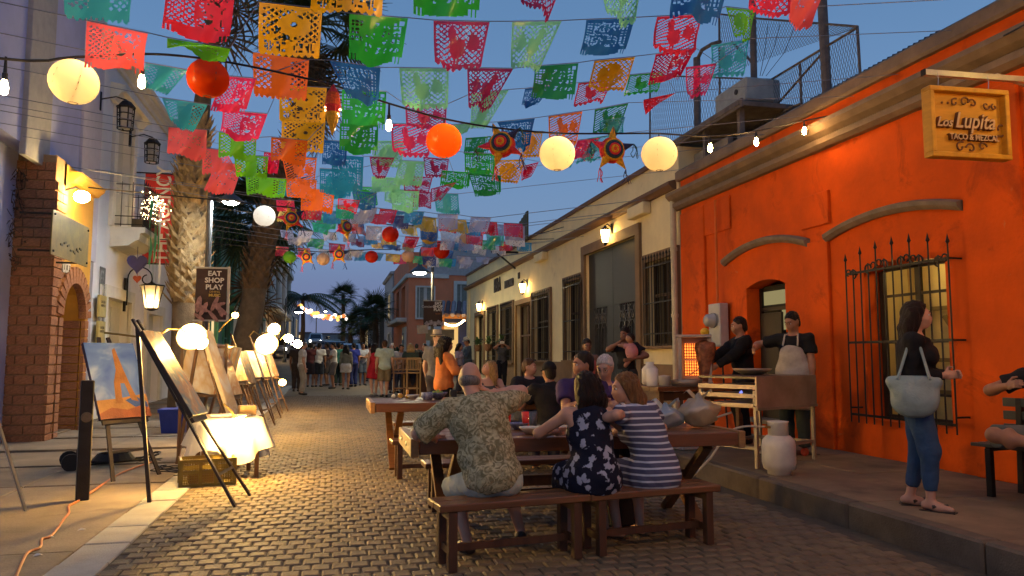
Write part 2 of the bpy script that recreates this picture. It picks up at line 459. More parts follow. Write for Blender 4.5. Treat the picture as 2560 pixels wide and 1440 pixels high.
# raised fields of thicker render
def field(y0, y1, z0, z1, t=.05, name="raised_panel"):
    mb = MB(); mb.box((XW - t / 2, (y0 + y1) / 2, (z0 + z1) / 2), (t, y1 - y0, z1 - z0), bev=.008); child(mb, name, orange, ob)
field(6.0, 6.72, .2, 4.20); field(9.03, 9.6, .2, 3.05); field(8.98, 9.62, 3.26, 3.72); field(12.55, 13.5, .2, 4.2); field(11.64, 12.548, 3.62, 4.2, .035); field(1.0, 5.998, .2, 1.15, .03, "plinth"); field(1.0, 5.2, 1.15, 4.2, .06)
# mouldings
mb = MB()
prof = [(0, 0), (-.10, 0), (-.16, .05), (-.16, .12), (-.11, .15), (-.2, .2), (-.26, .27), (-.26, .33), (0, .36)]
mb.sweep([(p, q) for p, q in prof], [((XW + .01, y, 4.30), (1, 0, 0), (0, 0, 1)) for y in (.5, 13.72)])
child(mb, "cornice", trim_m, ob)
mb = MB(); mb.sweep([(.3, 0), (-.07, 0), (-.09, .04), (-.09, .17), (-.05, .21), (.3, .21)], [((XW, y, 4.87), (1, 0, 0), (0, 0, 1)) for y in (.5, 13.60)])
child(mb, "coping", trim_m, ob)
def hood(y0, y1, zmid, rise, name):
    mb = MB(); n = 16; path = []
    for i in range(n + 1):
        t = -1 + 2 * i / n; y = (y0 + y1) / 2 + (y1 - y0) / 2 * t
        z = zmid + rise * (1 - t * t); path.append(((XW, y, z), (1, 0, 0), (0, 0, 1)))
    mb.sweep([(.02, -.05), (-.05, -.055), (-.10, -.01), (-.11, .04), (-.04, .065), (.02, .065)], path); child(mb, name, mat("hood stone", (.21, .165, .125), rough=.8, var=.3, scale=5), ob)
hood(9.47, 11.86, 3.05, .20, "hood_moulding"); hood(6.74, 9.05, 3.06, .16, "hood_moulding")
# door
d = MB(); d.box((XW + .30, 10.67, 1.5), (.05, 1.06, 2.16)); dr = child(d, "doorway_back", dark_in, ob)
wood_dk = mat("dark door wood", (.028, .022, .012), rough=.55, var=.4, scale=3, stretch=(1, 1, .15))
b = MB()
b.bar((XW + .27, 10.15, .45), (XW + .27, 10.15, 2.55), .07); b.bar((XW + .27, 11.19, .45), (XW + .27, 11.19, 2.55), .07); b.bar((XW + .27, 10.18, 2.2), (XW + .27, 11.16, 2.2), .06)
child(b, "door_frame", wood_dk, ob)
b = MB(); b.box((XW + .23, 10.86, 1.30), (.045, .58, 1.68), bev=.006); dl = child(b, "door_leaf", wood_dk, ob)
b = MB(); b.box((XW + .262, 10.42, 2.02), (.012, .40, .32)); b.box((XW + .262, 10.67, 2.38), (.012, .9, .22))
child(b, "transom_pane", lamp_mat("dim room glow", (.75, .62, .28), .38), ob)  # the pane itself emits the dim room light
b = MB(); b.box((XW + .12, 10.67, .44), (.5, 1.2, .06), bev=.01); child(b, "threshold", concrete, ob)
# lit window: sash, panes, room behind with a hanging sign
b = MB(); b.box((XW + .9, 7.7, 1.65), (.03, 1.9, 2.3))
room_wall = mat("room wall", (.62, .50, .22), rough=.8, var=.1)
child(b, "room_wall", room_wall, ob)
b = MB(); b.box((XW + .6, 7.7, 2.85), (.6, 1.9, .03)); b.box((XW + .6, 7.7, .5), (.6, 1.9, .03)); b.box((XW + .6, 6.74, 1.65), (.6, .03, 2.3)); b.box((XW + .6, 8.66, 1.65), (.6, .03, 2.3))
child(b, "room_lining", room_wall, ob)
wf = MB()
for y in (7.10, 7.72, 8.33): wf.bar((XW + .24, y, .66), (XW + .24, y, 2.56), .075, .05)
for z in (.70, 1.0, 1.62, 2.2, 2.54): wf.bar((XW + .24, 7.1, z), (XW + .24, 8.33, z), .05, .05 if z in (.70, 2.54) else .03)
wfo = child(wf, "window_frame", wood_dk, ob)
dk = mat("pantry stuff", (.20, .15, .06), var=.3)
b = MB()
for (y0, z0, y1, z1) in ((7.85, 2.05, 8.2, 2.05), (7.85, 2.05, 7.85, 1.75), (8.0, 1.95, 7.8, 1.7), (7.8, 1.4, 8.25, 1.4), (7.9, 1.25, 7.75, 1.1), (7.8, 1.0, 8.2, 1.0)):
    b = MB(); b.bar((XW + .84, y0, z0), (XW + .84, y1, z1), .04, .05); child(b, "wall_shelf", dk, ob)
# wrought iron grille proud of the wall: each bar a piece
gr = MB(); gy0, gy1 = 6.82, 8.50; XG = XW - .17
for z in (.72, 1.62, 2.5): gr.bar((XG, gy0, z), (XG, gy1, z), .012, .03)
for y in (gy0, gy1):
    for z in (.80, 1.62, 2.5): gr.bar((XG, y, z), (XW, y, z), .016, .02)
gro = child(gr, "window_grille", iron, ob)
NB = 13; zt = lambda t: 2.5 + .10 * (1 - (2 * t - 1) ** 2)
for i in range(NB):
    t = i / (NB - 1); y = gy0 + (gy1 - gy0) * t; top = zt(t) + (.16 if i % 2 == 0 else .02)
    b = MB(); b.tube([(XG, y, .62), (XG, y, top)], .0095, 6)
    if i % 2 == 0: b.lathe((XG, y, top), [(.001, .11), (.014, .05), (.024, .02), (.010, 0), (.010, -.01)][::-1], 6)
    o = b.build("bar", iron, gro); o.data.transform(Matrix.Translation((-XW, -8, 0)))
for i in range(6):
    b = MB(); t = (i + .5) / 6; y = gy0 + (gy1 - gy0) * t; s_ = 1 if i % 2 else -1
    b.tube(arc_pts((XG, y, zt(t) - .05), (0, s_, 0), (0, 0, 1), .055, 0, 4.6, 12), .011, 5)
    b.tube(arc_pts((XG, y + .09 * s_, zt(t) - .02), (0, -s_, 0), (0, 0, 1), .04, 0, 4.6, 10), .010, 5)
    o = b.build("scrollwork", iron, gro); o.data.transform(Matrix.Translation((-XW, -8, 0)))
# room lamp behind the window only; the transom pane glows by itself
def point(name, loc, energy, col, r=.05):
    d = bpy.data.lights.new(name, 'POINT'); d.energy = energy; d.color = col; d.shadow_soft_size = r
    o = bpy.data.objects.new(name, d); COL.objects.link(o); o.location = loc; return o
WARM = (1.0, .62, .24); WARMER = (1.0, .50, .14); WHITE = (1.0, .93, .80)
point("room_light", (XW + .58, 7.75, 2.6), 9, (1, .74, .32))
# electric meter on the wall
em = thing("electricity_meter", "grey electricity meter box with a glass dome on the orange wall", "meter box", (XW, 11.95, 1.98))
b = MB(); b.box((-.12, 0, 0), (.17, .40, .74), bev=.015); b.build("box", mat("meter grey", (.42, .42, .42), rough=.5, metal=.3, var=.15), em)
b = MB(); b.lathe((-.205, 0, .08), [(.13, 0), (.13, .04), (.115, .05), (.105, .14), (.07, .17), (.001, .18)], 16, Matrix.Rotation(R(-90), 3, 'Y')); b.build("dome", mat("meter glass", (.35, .34, .33), rough=.12, var=0, spec=.8), em, True)
b = MB(); b.tube([(-.1, .05, .36), (-.1, .05, 2.2)], .022, 8); b.build("conduit", mat("pipe orange", (.6, .12, .01), var=.2), em)
b = MB(); b.tube([(-.1, -.05, -.36), (-.08, -.05, -.9), (-.05, -.1, -1.75)], .016, 6); b.build("cable", iron, em)

# ================================================================== cream building
cream = mat("cream render", (.82, .68, .38), rough=.75, var=.13, scale=1.6, bump=.18, bscale=30, patch=(((.5, .38, .2), 1.0, .60, .78),))
brown = mat("brown trim", (.16, .085, .045), rough=.7, var=.25, scale=4, bump=.2)
brown2 = mat("brown reveal", (.20, .12, .06), rough=.75, var=.25, scale=3)
cb = thing("cream_building", "long cream building with brown cornice and barred windows beyond the orange one", "building", (XW, 25, 0))
CW = [(13.80, 15.22, 1.66, 3.45, 'win'), (15.75, 19.3, .45, 4.15, 'gate'), (19.6, 21.1, 1.33, 3.55, 'win'), (22.75, 24.75, 1.31, 3.42, 'win'), (25.0, 27.2, .5, 3.30, 'glass'), (27.75, 29.65, 1.2, 3.38, 'win'), (30.5, 32.3, 1.2, 3.38, 'win'), (33.3, 35.3, .6, 3.3, 'door')]
mb = MB(); wall_holes(mb, XW, 1, 13.62, 38, .1, 5.6, [w[:4] for w in CW], 1.0, .28); child(mb, "wall", cream, cb)
b = MB(); b.sweep([(.01, 0), (-.08, 0), (-.17, .08), (-.17, .15), (.01, .2)], [((XW, y, 4.76), (1, 0, 0), (0, 0, 1)) for y in (13.73, 38.05)]); child(b, "cornice", brown, cb)
b = MB(); b.sweep([(.3, 0), (-.06, 0), (-.06, .10), (.3, .14)], [((XW, y, 5.47), (1, 0, 0), (0, 0, 1)) for y in (13.7, 38.05)]); child(b, "coping", brown, cb)
b = MB()
edges = [13.63] + [v for w in CW if w[4] != 'win' for v in (w[0] - .2, w[1] + .2)] + [38]
for i in range(0, len(edges), 2):
    if edges[i + 1] - edges[i] > .05: b = MB(); b.box((XW - .012, (edges[i] + edges[i + 1]) / 2, .7), (.03, edges[i + 1] - edges[i], 1.16)); child(b, "dado", brown2, cb)
steel = mat("dark sheet steel", (.045, .045, .043), rough=.55, metal=.25, var=.35, scale=2.0, bump=.05)
glass_dk = mat("dark glass", (.012, .012, .012), rough=.08, var=0, spec=.9)
def sub(mbx, name, m, par, top, smooth=False):
    o = mbx.build(name, m, par, smooth); o.data.transform(Matrix.Translation(-top.location)); return o
for (a, bb, za, zb, kind) in CW:
    s = MB(); t = .17 if kind != 'gate' else .24
    s.box((XW - .03, a - t / 2, (za + zb) / 2), (.08, t, zb - za + (.0))); s.box((XW - .03, bb + t / 2, (za + zb) / 2), (.08, t, zb - za)); s.box((XW - .03, (a + bb) / 2, zb + t / 2), (.085, bb - a + 2 * t, t))
    if kind in ('win',): s.box((XW - .05, (a + bb) / 2, za - .03), (.16, bb - a + .3, .06))
    sur = child(s, "window_surround" if kind == 'win' else "door_surround", brown2 if kind != 'glass' else mat("ochre surround", (.36, .2, .06), var=.2), cb)
    if kind == 'gate':
        g = MB(); ym = (a + bb) / 2
        for y0, y1 in ((a, ym - .01), (ym + .01, bb)):
            g.box((XW + .10, (y0 + y1) / 2, 3.42), (.04, y1 - y0, 1.45), bev=.004)
            g.box((XW + .10, y0 + .22, 1.57), (.04, .44, 2.24)); g.box((XW + .10, y1 - .22, 1.57), (.04, .44, 2.24))
        go = child(g, "metal_gate", steel, cb)
        g = MB(); g.box((XW + .22, ym, 1.6), (.02, bb - a, 2.3)); sub(g, "backing", glass_dk, go, cb)
        for y0, y1 in ((a + .44, ym - .45), (ym + .45, bb - .44)):
            n = 9
            for i in range(n):
                y = y0 + (y1 - y0) * i / (n - 1); g = MB(); g.bar((XW + .1, y, .5), (XW + .1, y, 2.69), .02); sub(g, "bar", mat("gate iron", (.13, .12, .11), rough=.4, metal=.6, var=.3), go, cb)
            g = MB()
            for i in range(3):
                yc = y0 + (y1 - y0) * (i + .5) / 3
                for zc in (2.4, 1.2):
                    g.bar((XW + .085, yc - .2, zc - .25), (XW + .085, yc + .2, zc + .25), .025); g.bar((XW + .08, yc + .2, zc - .25), (XW + .08, yc - .2, zc + .25), .025)
                    g.tube(arc_pts((XW + .075, yc, zc), (0, 1, 0), (0, 0, 1), .12, 0, 6.28, 12), .014, 5)
            sub(g, "ornament", mat("gate iron", (.13, .12, .11), rough=.4, metal=.6, var=.3), go, cb)
    else:
        g = MB(); g.box((XW + .2, (a + bb) / 2, (za + zb) / 2), (.02, bb - a, zb - za))
        po = child(g, "window_pane", glass_dk, cb)
        g = MB(); n = 2
        for i in range(n + 1):
            y = a + (bb - a) * i / n; g.bar((XW + .16, y, za), (XW + .16, y, zb), .07, .05)
        for z in (za + .03, (za * .4 + zb * .6), zb - .03): g.bar((XW + .165, a, z), (XW + .165, bb, z), .05, .06)
        sub(g, "sash", mat("glazing wood", (.05, .03, .018), var=.3) if kind != 'glass' else brown, po, cb)
        if kind == 'win':
            g = MB()
            for z in (za + .25, (za + zb) / 2, zb - .12): g.bar((XW - .09, a - .05, z), (XW - .09, bb + .05, z), .012, .03)
            for y in (a - .05, bb + .05):
                for z in (za + .25, zb - .12): g.bar((XW - .09, y, z), (XW, y, z), .015)
            go = child(g, "window_grille", iron, cb); n = 11
            for i in range(n):
                y = a - .03 + (bb - a + .06) * i / (n - 1); g = MB(); g.tube([(XW - .09, y, za), (XW - .09, y, zb + .06)], .011, 5)
                g.lathe((XW - .09, y, zb + .06), [(.02, 0), (.026, .02), (.001, .09)], 5); sub(g, "bar", iron, go, cb)
# drain pipe at the joint with the orange building, and narrow utility boxes high on the wall
b = MB(); b.tube([(XW - .12, 13.66, .25), (XW - .12, 13.66, 4.6)], .06, 10)
for z in (.9, 2.2, 3.5): b.tube([(XW - .12, 13.66, z), (XW - .12, 13.66, z + .07)], .072, 10)
child(b, "drain_pipe", mat("pipe cream", (.58, .5, .33), var=.2), cb)
for y, sz in ((15.4, .9), (23.5, 1.0)):
    b = MB(); b.box((XW - .11, y, 4.62), (.2, sz, .26), bev=.02); child(b, "duct_cover", cream, cb)
b = MB()
for y in (36.9, 37.3): b.tube([(XW - .05, y, .5), (XW - .05, y, 4.7)], .03, 6)
child(b, "conduit", cream, cb)
# raised lettering
RW = (R(90), 0, R(-90))
lt = mat("sign letter", (.05, .035, .02), rough=.5, var=.2)
for body, size, y, z, xs in (("BlAbA", .80, 30.5, 4.34, .62), ("MEXICANO", .40, 28.35, 4.22, .72), ("R1", .30, 26.75, 4.36, .7)):
    o = text_part("lettering", body, size, lt, cb, (-.03, y - 25, z), RW, .02, xs=xs, offset=.012)
# planters hung on the wall between windows
leaf_m = mat("plant leaf", (.06, .11, .025), rough=.5, var=.5, scale=30)
for i, (px, py) in enumerate(((1195, 838), (1222, 838), (1255, 838))):
    y = P(px, py, X=XW - .2).y
    t = thing("hanging_plant", "", "plant", (XW - .22, y, 2.0), 0, "plants hung on the cream wall")
    t["label"] = ("trailing plant in a wall pot by the farthest cream lantern", "spiky plant in a wall pot between two barred windows", "spiky plant in a wall pot above the woman taking a photo")[i]
    b = MB(); b.lathe((0, 0, -.35), [(.10, 0), (.16, .12), (.17, .3), (.15, .3)], 10); b.build("pot", mat("clay pot", (.2, .09, .04), var=.3), t)
    rl = random.Random(i); b = MB()
    for k in range(46):
        a = rl.uniform(0, 6.28); el = rl.uniform(.1, 1.4); L = rl.uniform(.25, .55); w = .03
        dv = Vector((math.cos(a) * math.cos(el), math.sin(a) * math.cos(el), math.sin(el))); sd = dv.cross(Vector((0, 0, 1))).normalized() * w
        p0 = Vector((0, 0, -.05)); p1 = p0 + dv * L * .6 + Vector((0, 0, .03)); p2 = p0 + dv * L - Vector((0, 0, L * .25))
        b.add([p0 - sd * .4, p0 + sd * .4, p1 + sd, p1 - sd, p2], [(0, 1, 2, 3), (3, 2, 4)])
    b.build("foliage", leaf_m, t)
# projecting sign board with bracket on the roof edge, far end
t = thing("roof_sign", "slatted olive sign panel sticking up over the cream roof edge", "sign panel", (XW - .1, 26.0, 5.6))
olive = mat("olive boards", (.10, .085, .02), rough=.6, var=.3, scale=8)
for k in range(7):
    b = MB(); b.box((-.05 + .0, -.9 + k * .3, .35 - .03 * k), (.05, .28, .95 - .06 * k), bev=.006); b.build("board", olive, t)
b = MB(); b.bar((-.9, 1.0, -.35), (.1, 1.0, -.35), .07); b.bar((-.75, 1.0, -.35), (.0, 1.0, -.95), .06); b.build("bracket", iron, t)

# ================================================================== roof-top mesh enclosure over the orange building
rust = mat("rusty steel", (.17, .14, .125), rough=.75, metal=.3, var=.45, scale=6, bump=.3)
XR = 7.5
t = thing("rooftop_fence", "chain link fence with rusty steel posts on the roof of the orange building", "fence", (XR, 11, 5))
def RP(x, y): v = P(x, y, X=XR); return v - Vector((XR, 11, 5))
b = MB()
for (x0, y0, x1, y1) in ((1625, 200, 1625, 380), (1798, 40, 1800, 330), (2143, 65, 2152, 215), (1928, 198, 1932, 280), (2000, 160, 2004, 275)):
    b.tube([RP(x0, y0), RP(x1, y1)], .022, 6)
for pts in (((1880, 45), (2142, 66)), ((1798, 35), (1880, 45)), ((1625, 188), (1928, 199)), ((1928, 199), (2142, 70)), ((1935, 270), (2060, 128)), ((1960, 275), (2005, 258))):
    b.tube([RP(*p) for p in pts], .02, 6)
b.build("frame", rust, t)
for (x0, y0, x1, y1, r_) in ((1742, 145, 1744, 330, .075), (1880, -60, 1886, 250, .062), (2052, -60, 2068, 240, .078)):
    q = MB(); q.tube([RP(x0, y0), RP(x1, y1)], r_, 10); q.build("post", rust, t)
q = MB(); q.tube([RP(1745, 145), RP(1755, 125), RP(1780, 110), RP(1800, 104)], .04, 8); q.tube([RP(1830, 105), RP(1880, 155)], .025, 6); q.build("bent_pipe", rust, t)
q = MB()                                         # diamond wire mesh in the plane of the fence
def seg(a, c): q.tube([a, c], .0035, 3, False)
A = RP(1625, 190); B_ = RP(1928, 199); C_ = RP(2142, 68); D_ = RP(2152, 215); E_ = RP(1625, 380)
def band(p00, p10, p01, p11, n):
    for i in range(-n, n):
        for sgn in (1, -1):
            t0, t1 = i / n, (i + 6) / n
            if sgn < 0: t0, t1 = t1, t0
            lo, hi = 0., 1.
            pts = []
            for v in (0, .25, .5, .75, 1.):
                u = t0 + (t1 - t0) * v
                if 0 <= u <= 1: pts.append((p00 * (1 - u) + p10 * u) * (1 - v) + (p01 * (1 - u) + p11 * u) * v)
            if len(pts) > 1: q.tube([pts[0], pts[-1]], .004, 3, False)
band(A, B_, RP(1625, 380), RP(1928, 330), 46)
band(RP(1928, 199), RP(2142, 70), RP(1932, 300), RP(2152, 225), 38)
band(RP(1798, 38), RP(2142, 66), RP(1798, 190), RP(2142, 70), 52)
q.build("chain_link", mat("mesh wire", (.12, .12, .13), rough=.5, metal=.5, var=0), t)
q = MB()
for (a, c, m_) in (((1920, 60), (1900, 190), (1912, 130)), ((1950, 60), (1905, 190), (1935, 120)), ((1985, 70), (1915, 190), (1962, 130))): q.tube([RP(*a), RP(*m_), RP(*c)], .006, 4)
q.build("hanging_wire", iron, t)
t = thing("rooftop_water_unit", "pale grey steel water cooler box on a raised shelf above the orange parapet", "cooler unit", tuple(P(1890, 262, X=7.3)))
b = MB(); b.box((0, .3, .2), (.7, 1.1, .42), bev=.03); b.build("cabinet", mat("cooler grey", (.30, .32, .31), rough=.6, var=.2), t)
b = MB(); b.lathe((-.36, .05, .22), [(.001, -.01), (.05, -.01), (.05, .02)], 10, Matrix.Rotation(R(90), 3, 'Y')); b.build("pipe_hole", iron, t)
b = MB(); b.lathe((0, .5, .42), [(.07, 0), (.07, .1), (.03, .12), (.03, .2)], 8); b.build("cap", rust, t)
t = thing("rooftop_shelter", "small rusty flat roofed shelter with grey block wall on the orange roof", "shelter", (7.2, 12.9, 5.0))
lo = Vector((7.2, 12.9, 5.0))
b = MB(); b.box(Vector((7.25, 12.6, 5.72)) - lo, (1.3, 2.6, .09), bev=.01); b.box(Vector((6.64, 12.6, 5.71)) - lo, (.05, 2.7, .16), bev=.01); b.build("roof_slab", rust, t)
for y in (11.5, 12.75, 13.8):
    b = MB(); b.bar(Vector((6.75, y, 5.05)) - lo, Vector((6.75, y, 5.68)) - lo, .09); b.build("post", rust, t)
b = MB(); b.box(Vector((7.0, 13.0, 5.2)) - lo, (.12, 1.4, .5), bev=.01); b.build("block_wall", mat("grey block", (.27, .25, .23), rough=.9, var=.3), t)
b = MB(); b.box(Vector((7.8, 12.6, 5.35)) - lo, (.06, 2.4, .7)); b.build("back_wall", mat("shelter brown", (.07, .05, .035), var=.3), t)
t = thing("corrugated_roof", "dark corrugated sheet lean-to roof behind the orange parapet", "lean-to roof", (8.2, 9.5, 5.3))
b = MB(); n = 28; pts = []
for i in range(n * 4 + 1):
    y = -1.4 + 2.8 * i / (n * 4); z = .035 * math.sin(i / 4 * 6.283); pts.append((y, z))
vs = [(-.55, y, z + .38 - .0 * y) for y, z in pts] + [(.9, y, z + .72) for y, z in pts]; k = len(pts)
b.add(vs, [(i, i + 1, k + i + 1, k + i) for i in range(k - 1)])
b.build("sheet", mat("corrugated", (.05, .05, .05), rough=.6, metal=.3, var=.3), t)
b = MB()
for y in (-1.3, 0, 1.3): b.bar((-.5, y, -.4), (-.5, y, .36), .06)
b.bar((-.5, -1.4, .34), (-.5, 1.4, .34), .05); b.build("support", iron, t)

# ================================================================== left: lilac facade, purple facade, brick portal
lilac = mat("lilac render", (.80, .78, .76), rough=.8, var=.10, scale=1.2, bump=.12)
purple = mat("purple render", (.38, .42, .66), rough=.8, var=.16, scale=1.1, bump=.12)
white = mat("white trim", (.70, .67, .58), rough=.65, var=.12, scale=4, bump=.1)
XL = -4.9
lb = thing("lilac_building", "tall lilac rendered house with white cornice and a balcony, left of the street", "building", (XL, 20, 0))
LH = [(18.55, 19.95, 4.35, 7.0), (18.35, 20.35, .18, 2.75), (22.2, 23.9, .18, 2.6)]
mb = MB(); wall_holes(mb, XL, -1, 17.4, 27.0, 0, 8.25, LH, 1.5, .25); child(mb, "wall", lilac, lb)
mb = MB(); mb.sweep([(-.3, 0), (.06, 0), (.08, .08), (.16, .14), (.16, .2), (.24, .26), (.26, .36), (-.3, .4)], [((XL, y, 7.95), (1, 0, 0), (0, 0, 1)) for y in (17.0, 27.0)]); child(mb, "cornice", white, lb)
for k, (a, c, z0, z1) in enumerate(LH):
    b = MB(); t = .26
    b.box((XL + .03, a - t / 2, (z0 + z1) / 2), (.09, t, z1 - z0)); b.box((XL + .03, c + t / 2, (z0 + z1) / 2), (.09, t, z1 - z0)); b.box((XL + .035, (a + c) / 2, z1 + t / 2), (.10, c - a + 2 * t, t))
    child(b, "window_surround" if k == 0 else "door_surround", white, lb)
    b = MB(); b.box((XL - .2, (a + c) / 2, (z0 + z1) / 2), (.03, c - a, z1 - z0)); po = child(b, "shutter" if k == 0 else "door", mat("off white joinery", (.55, .54, .47), rough=.5, var=.12), lb)
    b = MB(); ym = (a + c) / 2
    for y0, y1 in ((a, ym - .02), (ym + .02, c)):
        for zz0, zz1 in ((z0 + .1, z0 + (z1 - z0) * .38), (z0 + (z1 - z0) * .42, z1 - .12)):
            b.box((XL - .175, (y0 + y1) / 2, (zz0 + zz1) / 2), (.02, y1 - y0 - .3, zz1 - zz0 - .05), bev=.008)
    sub(b, "door_panel", mat("joinery panel", (.5, .49, .43), rough=.5, var=.1), po, lb)
b = MB(); b.sweep([(-.1, 0), (.1, 0), (.22, .18), (.32, .2), (.32, .34), (-.1, .42)], [((XL, y, 7.12), (1, 0, 0), (0, 0, 1)) for y in (18.0, 20.5)]); child(b, "hood_moulding", white, lb)
# balcony with iron rail
bc = thing("balcony", "white balcony with iron rail, lights and green ribbons on the lilac house", "balcony", (XL, 19.25, 4.05))
b = MB(); b.sweep([(-.02, 0), (.38, .04), (.55, .16), (.60, .17), (.62, .32), (.72, .34), (.72, .46), (-.02, .46)], [((0, y, -.16), (1, 0, 0), (0, 0, 1)) for y in (-.78, .78)]); b.build("slab", white, bc)
b = MB()
for z in (.36, .55, 1.28): b.bar((.66, -.74, z), (.66, .74, z), .02); [b.bar((.0, y, z), (.66, y, z), .02) for y in (-.74, .74)]
rl_ = b.build("railing", iron, bc)
for i in range(17):
    b = MB(); y = -.74 + 1.48 * i / 16; b.tube([(.66, y, .31), (.66, y, 1.34 if i % 2 else 1.4)], .009, 5); b.build("baluster", iron, rl_)
for y in (-.74, .74):
    for x in (.2, .43):
        b = MB(); b.tube([(x, y, .31), (x, y, 1.34)], .009, 5); b.build("baluster", iron, rl_)
# purple taller wall with a pale pilaster
pb = thing("purple_building", "tall purple rendered wall with a pale stone pilaster, top left", "building", (XL, 15, 0))
b = MB(); b.box((XL - .8, 13.6, 8.0), (1.6, 7.56, 6.3)); b.box((XL - 1.1, 13.6, 2.4), (1.6, 7.4, 4.9)); child(b, "wall", purple, pb)
b = MB(); b.box((XL + .03, 13.85, 7.9), (.1, 1.05, 6.5), bev=.01); child(b, "pilaster", mat("pale stone", (.36, .36, .35), rough=.8, var=.15), pb)
b = MB(); b.box((XL + .02, 16.75, 7.3), (.06, 1.2, 7.8)); child(b, "pale_panel", mat("pale lilac", (.60, .57, .62), var=.1), pb)
# brick portal, bricks laid one by one
brick_m = mat("adobe brick", (.38, .175, .085), rough=.85, var=.5, scale=7, bump=.5, bscale=50)
mortar_m = mat("mortar", (.33, .22, .12), rough=.95, var=.25, scale=10, bump=.4)
ochre = mat("ochre plaster", (.66, .36, .055), rough=.8, var=.15, scale=2, bump=.2)
bp_ = thing("brick_portal", "brick pillar and arched brick portal with ochre plaster, far left", "portal", (-4.5, 15, 0))
PX0, PX1, PY, PT = -5.36, -4.60, 14.1, 4.85
AC, AR, AS = 15.20, .60, 2.15          # arch centre y, radius, spring height
b = MB()
b.box(((PX0 + PX1) / 2, PY + .25, PT / 2), (PX1 - PX0 - .03, .5, PT)); child(b, "pillar_core", mortar_m, bp_)
# arched wall (plane X = -4.68) as a prism with an arch cut
def archpoly(y0, y1, zt_, c, r, s, n=14):
    arch = [(c + r * math.cos(math.pi * i / n), s + r * math.sin(math.pi * i / n)) for i in range(n + 1)]
    return [(y0, 0), (y0, zt_), (y1, zt_), (y1, 0), (c + r, 0)] + arch + [(c - r, 0)]
def archwall(x, t, r, y0, y1, zt_, m, name, par):
    n = 14; b = MB(); arch = [(AC - r * math.cos(math.pi * i / n), AS + r * math.sin(math.pi * i / n)) for i in range(n + 1)]
    f = lambda u, v, w: (x - w, u, v)
    L = [(y0, 0), (AC - r, 0)]
    b.prism([(y0, 0), (AC - r, 0), (AC - r, AS), (y0, AS)], t, f); b.prism([(AC + r, 0), (y1, 0), (y1, AS), (AC + r, AS)], t, f)
    for i in range(n):
        a, c = arch[i], arch[i + 1]
        ya = y0 if i == 0 else a[0]; yc = y1 if i == n - 1 else c[0]
        b.prism([(a[0], a[1]), (c[0], c[1]), (c[0], zt_), (a[0], zt_)], t, f)
    b.prism([(y0, AS), (AC - r, AS), (AC - r, zt_), (y0, zt_)], t, f); b.prism([(AC + r, AS), (y1, AS), (y1, zt_), (AC + r, zt_)], t, f)
    return child(b, name, m, par)
archwall(-4.58, .5, AR + .10, PY + .40, 16.08, PT - .05, ochre, "plaster_wall", bp_)
b = MB(); b.box((-5.5, 15.3, 1.7), (.1, 1.5, 3.4)); b.box((-5.2, 16.0, 1.7), (.6, .08, 3.4)); child(b, "passage_wall", mortar_m, bp_)
b = MB(); b.sweep([(-.1, 0), (.10, 0), (.14, .05), (.2, .1), (.22, .17), (-.1, .2)], [((-4.6, y, 4.52), (1, 0, 0), (0, 0, 1)) for y in (14.62, 16.1)]); child(b, "cornice", ochre, bp_)
bk = []
rb = random.Random(11)
for k in range(5):
    q = MB(); q.box((0, 0, 0), (1, 1, 1), bev=.04); bk.append(q.mesh("brick", brick_m))
def brick(c, d, rot=(0, 0, 0)):
    o = link_mesh("brick", rb.choice(bk), bp_, Vector(c) - Vector((-4.5, 15, 0)), rot); o.scale = d; return o
CH = .163; nrow = int(PT / CH); nb = 0
for r_ in range(nrow):
    z = (r_ + .5) * CH; off = 0 if r_ % 2 else .5
    w = (PX1 - PX0) / 2.6
    xs2 = [PX0, PX0 + w * (.6 if r_ % 2 else 1), PX0 + w * (1.6 if r_ % 2 else 2), PX1]
    for a, c in zip(xs2[:-1], xs2[1:]):
        brick(((a + c) / 2, PY - .005 + rb.uniform(-.004, .004), z), (c - a - .018, .06, CH - .02)); nb += 1
    ys2 = [PY - .03, PY + (.25 if r_ % 2 else .5)] + ([PY + .5] if r_ % 2 else [])
    for a, c in zip(ys2[:-1], ys2[1:]):
        if z < 4.45: brick((PX1 + .005 + rb.uniform(-.004, .004), (a + c) / 2, z), (.06, c - a - .016, CH - .02))
# pier beside the arch and the brick arch ring
for r_ in range(int(AS / CH)):
    z = (r_ + .5) * CH
    brick((-4.575, AC - AR - .10, z), (.07, .20, CH - .02)); brick((-4.575, AC + AR + .10, z), (.07, .20, CH - .02))
    brick((-4.85, AC + AR + .05, z), (.42, .06, CH - .02)); brick((-5.25, AC + AR + .05, z), (.34, .06, CH - .02))
NV = 15
for i in range(NV):
    a = math.pi * (i + .5) / NV; r0 = AR + .16
    brick((-4.60, AC - r0 * math.cos(a), AS + r0 * math.sin(a)), (.14, .30, (AR + .1) * math.pi / NV - .018), (math.pi - a, 0, 0))
b = MB(); b.box((-5.0, AC, .05), (.6, 1.3, .1), bev=.01); child(b, "step", concrete, bp_)
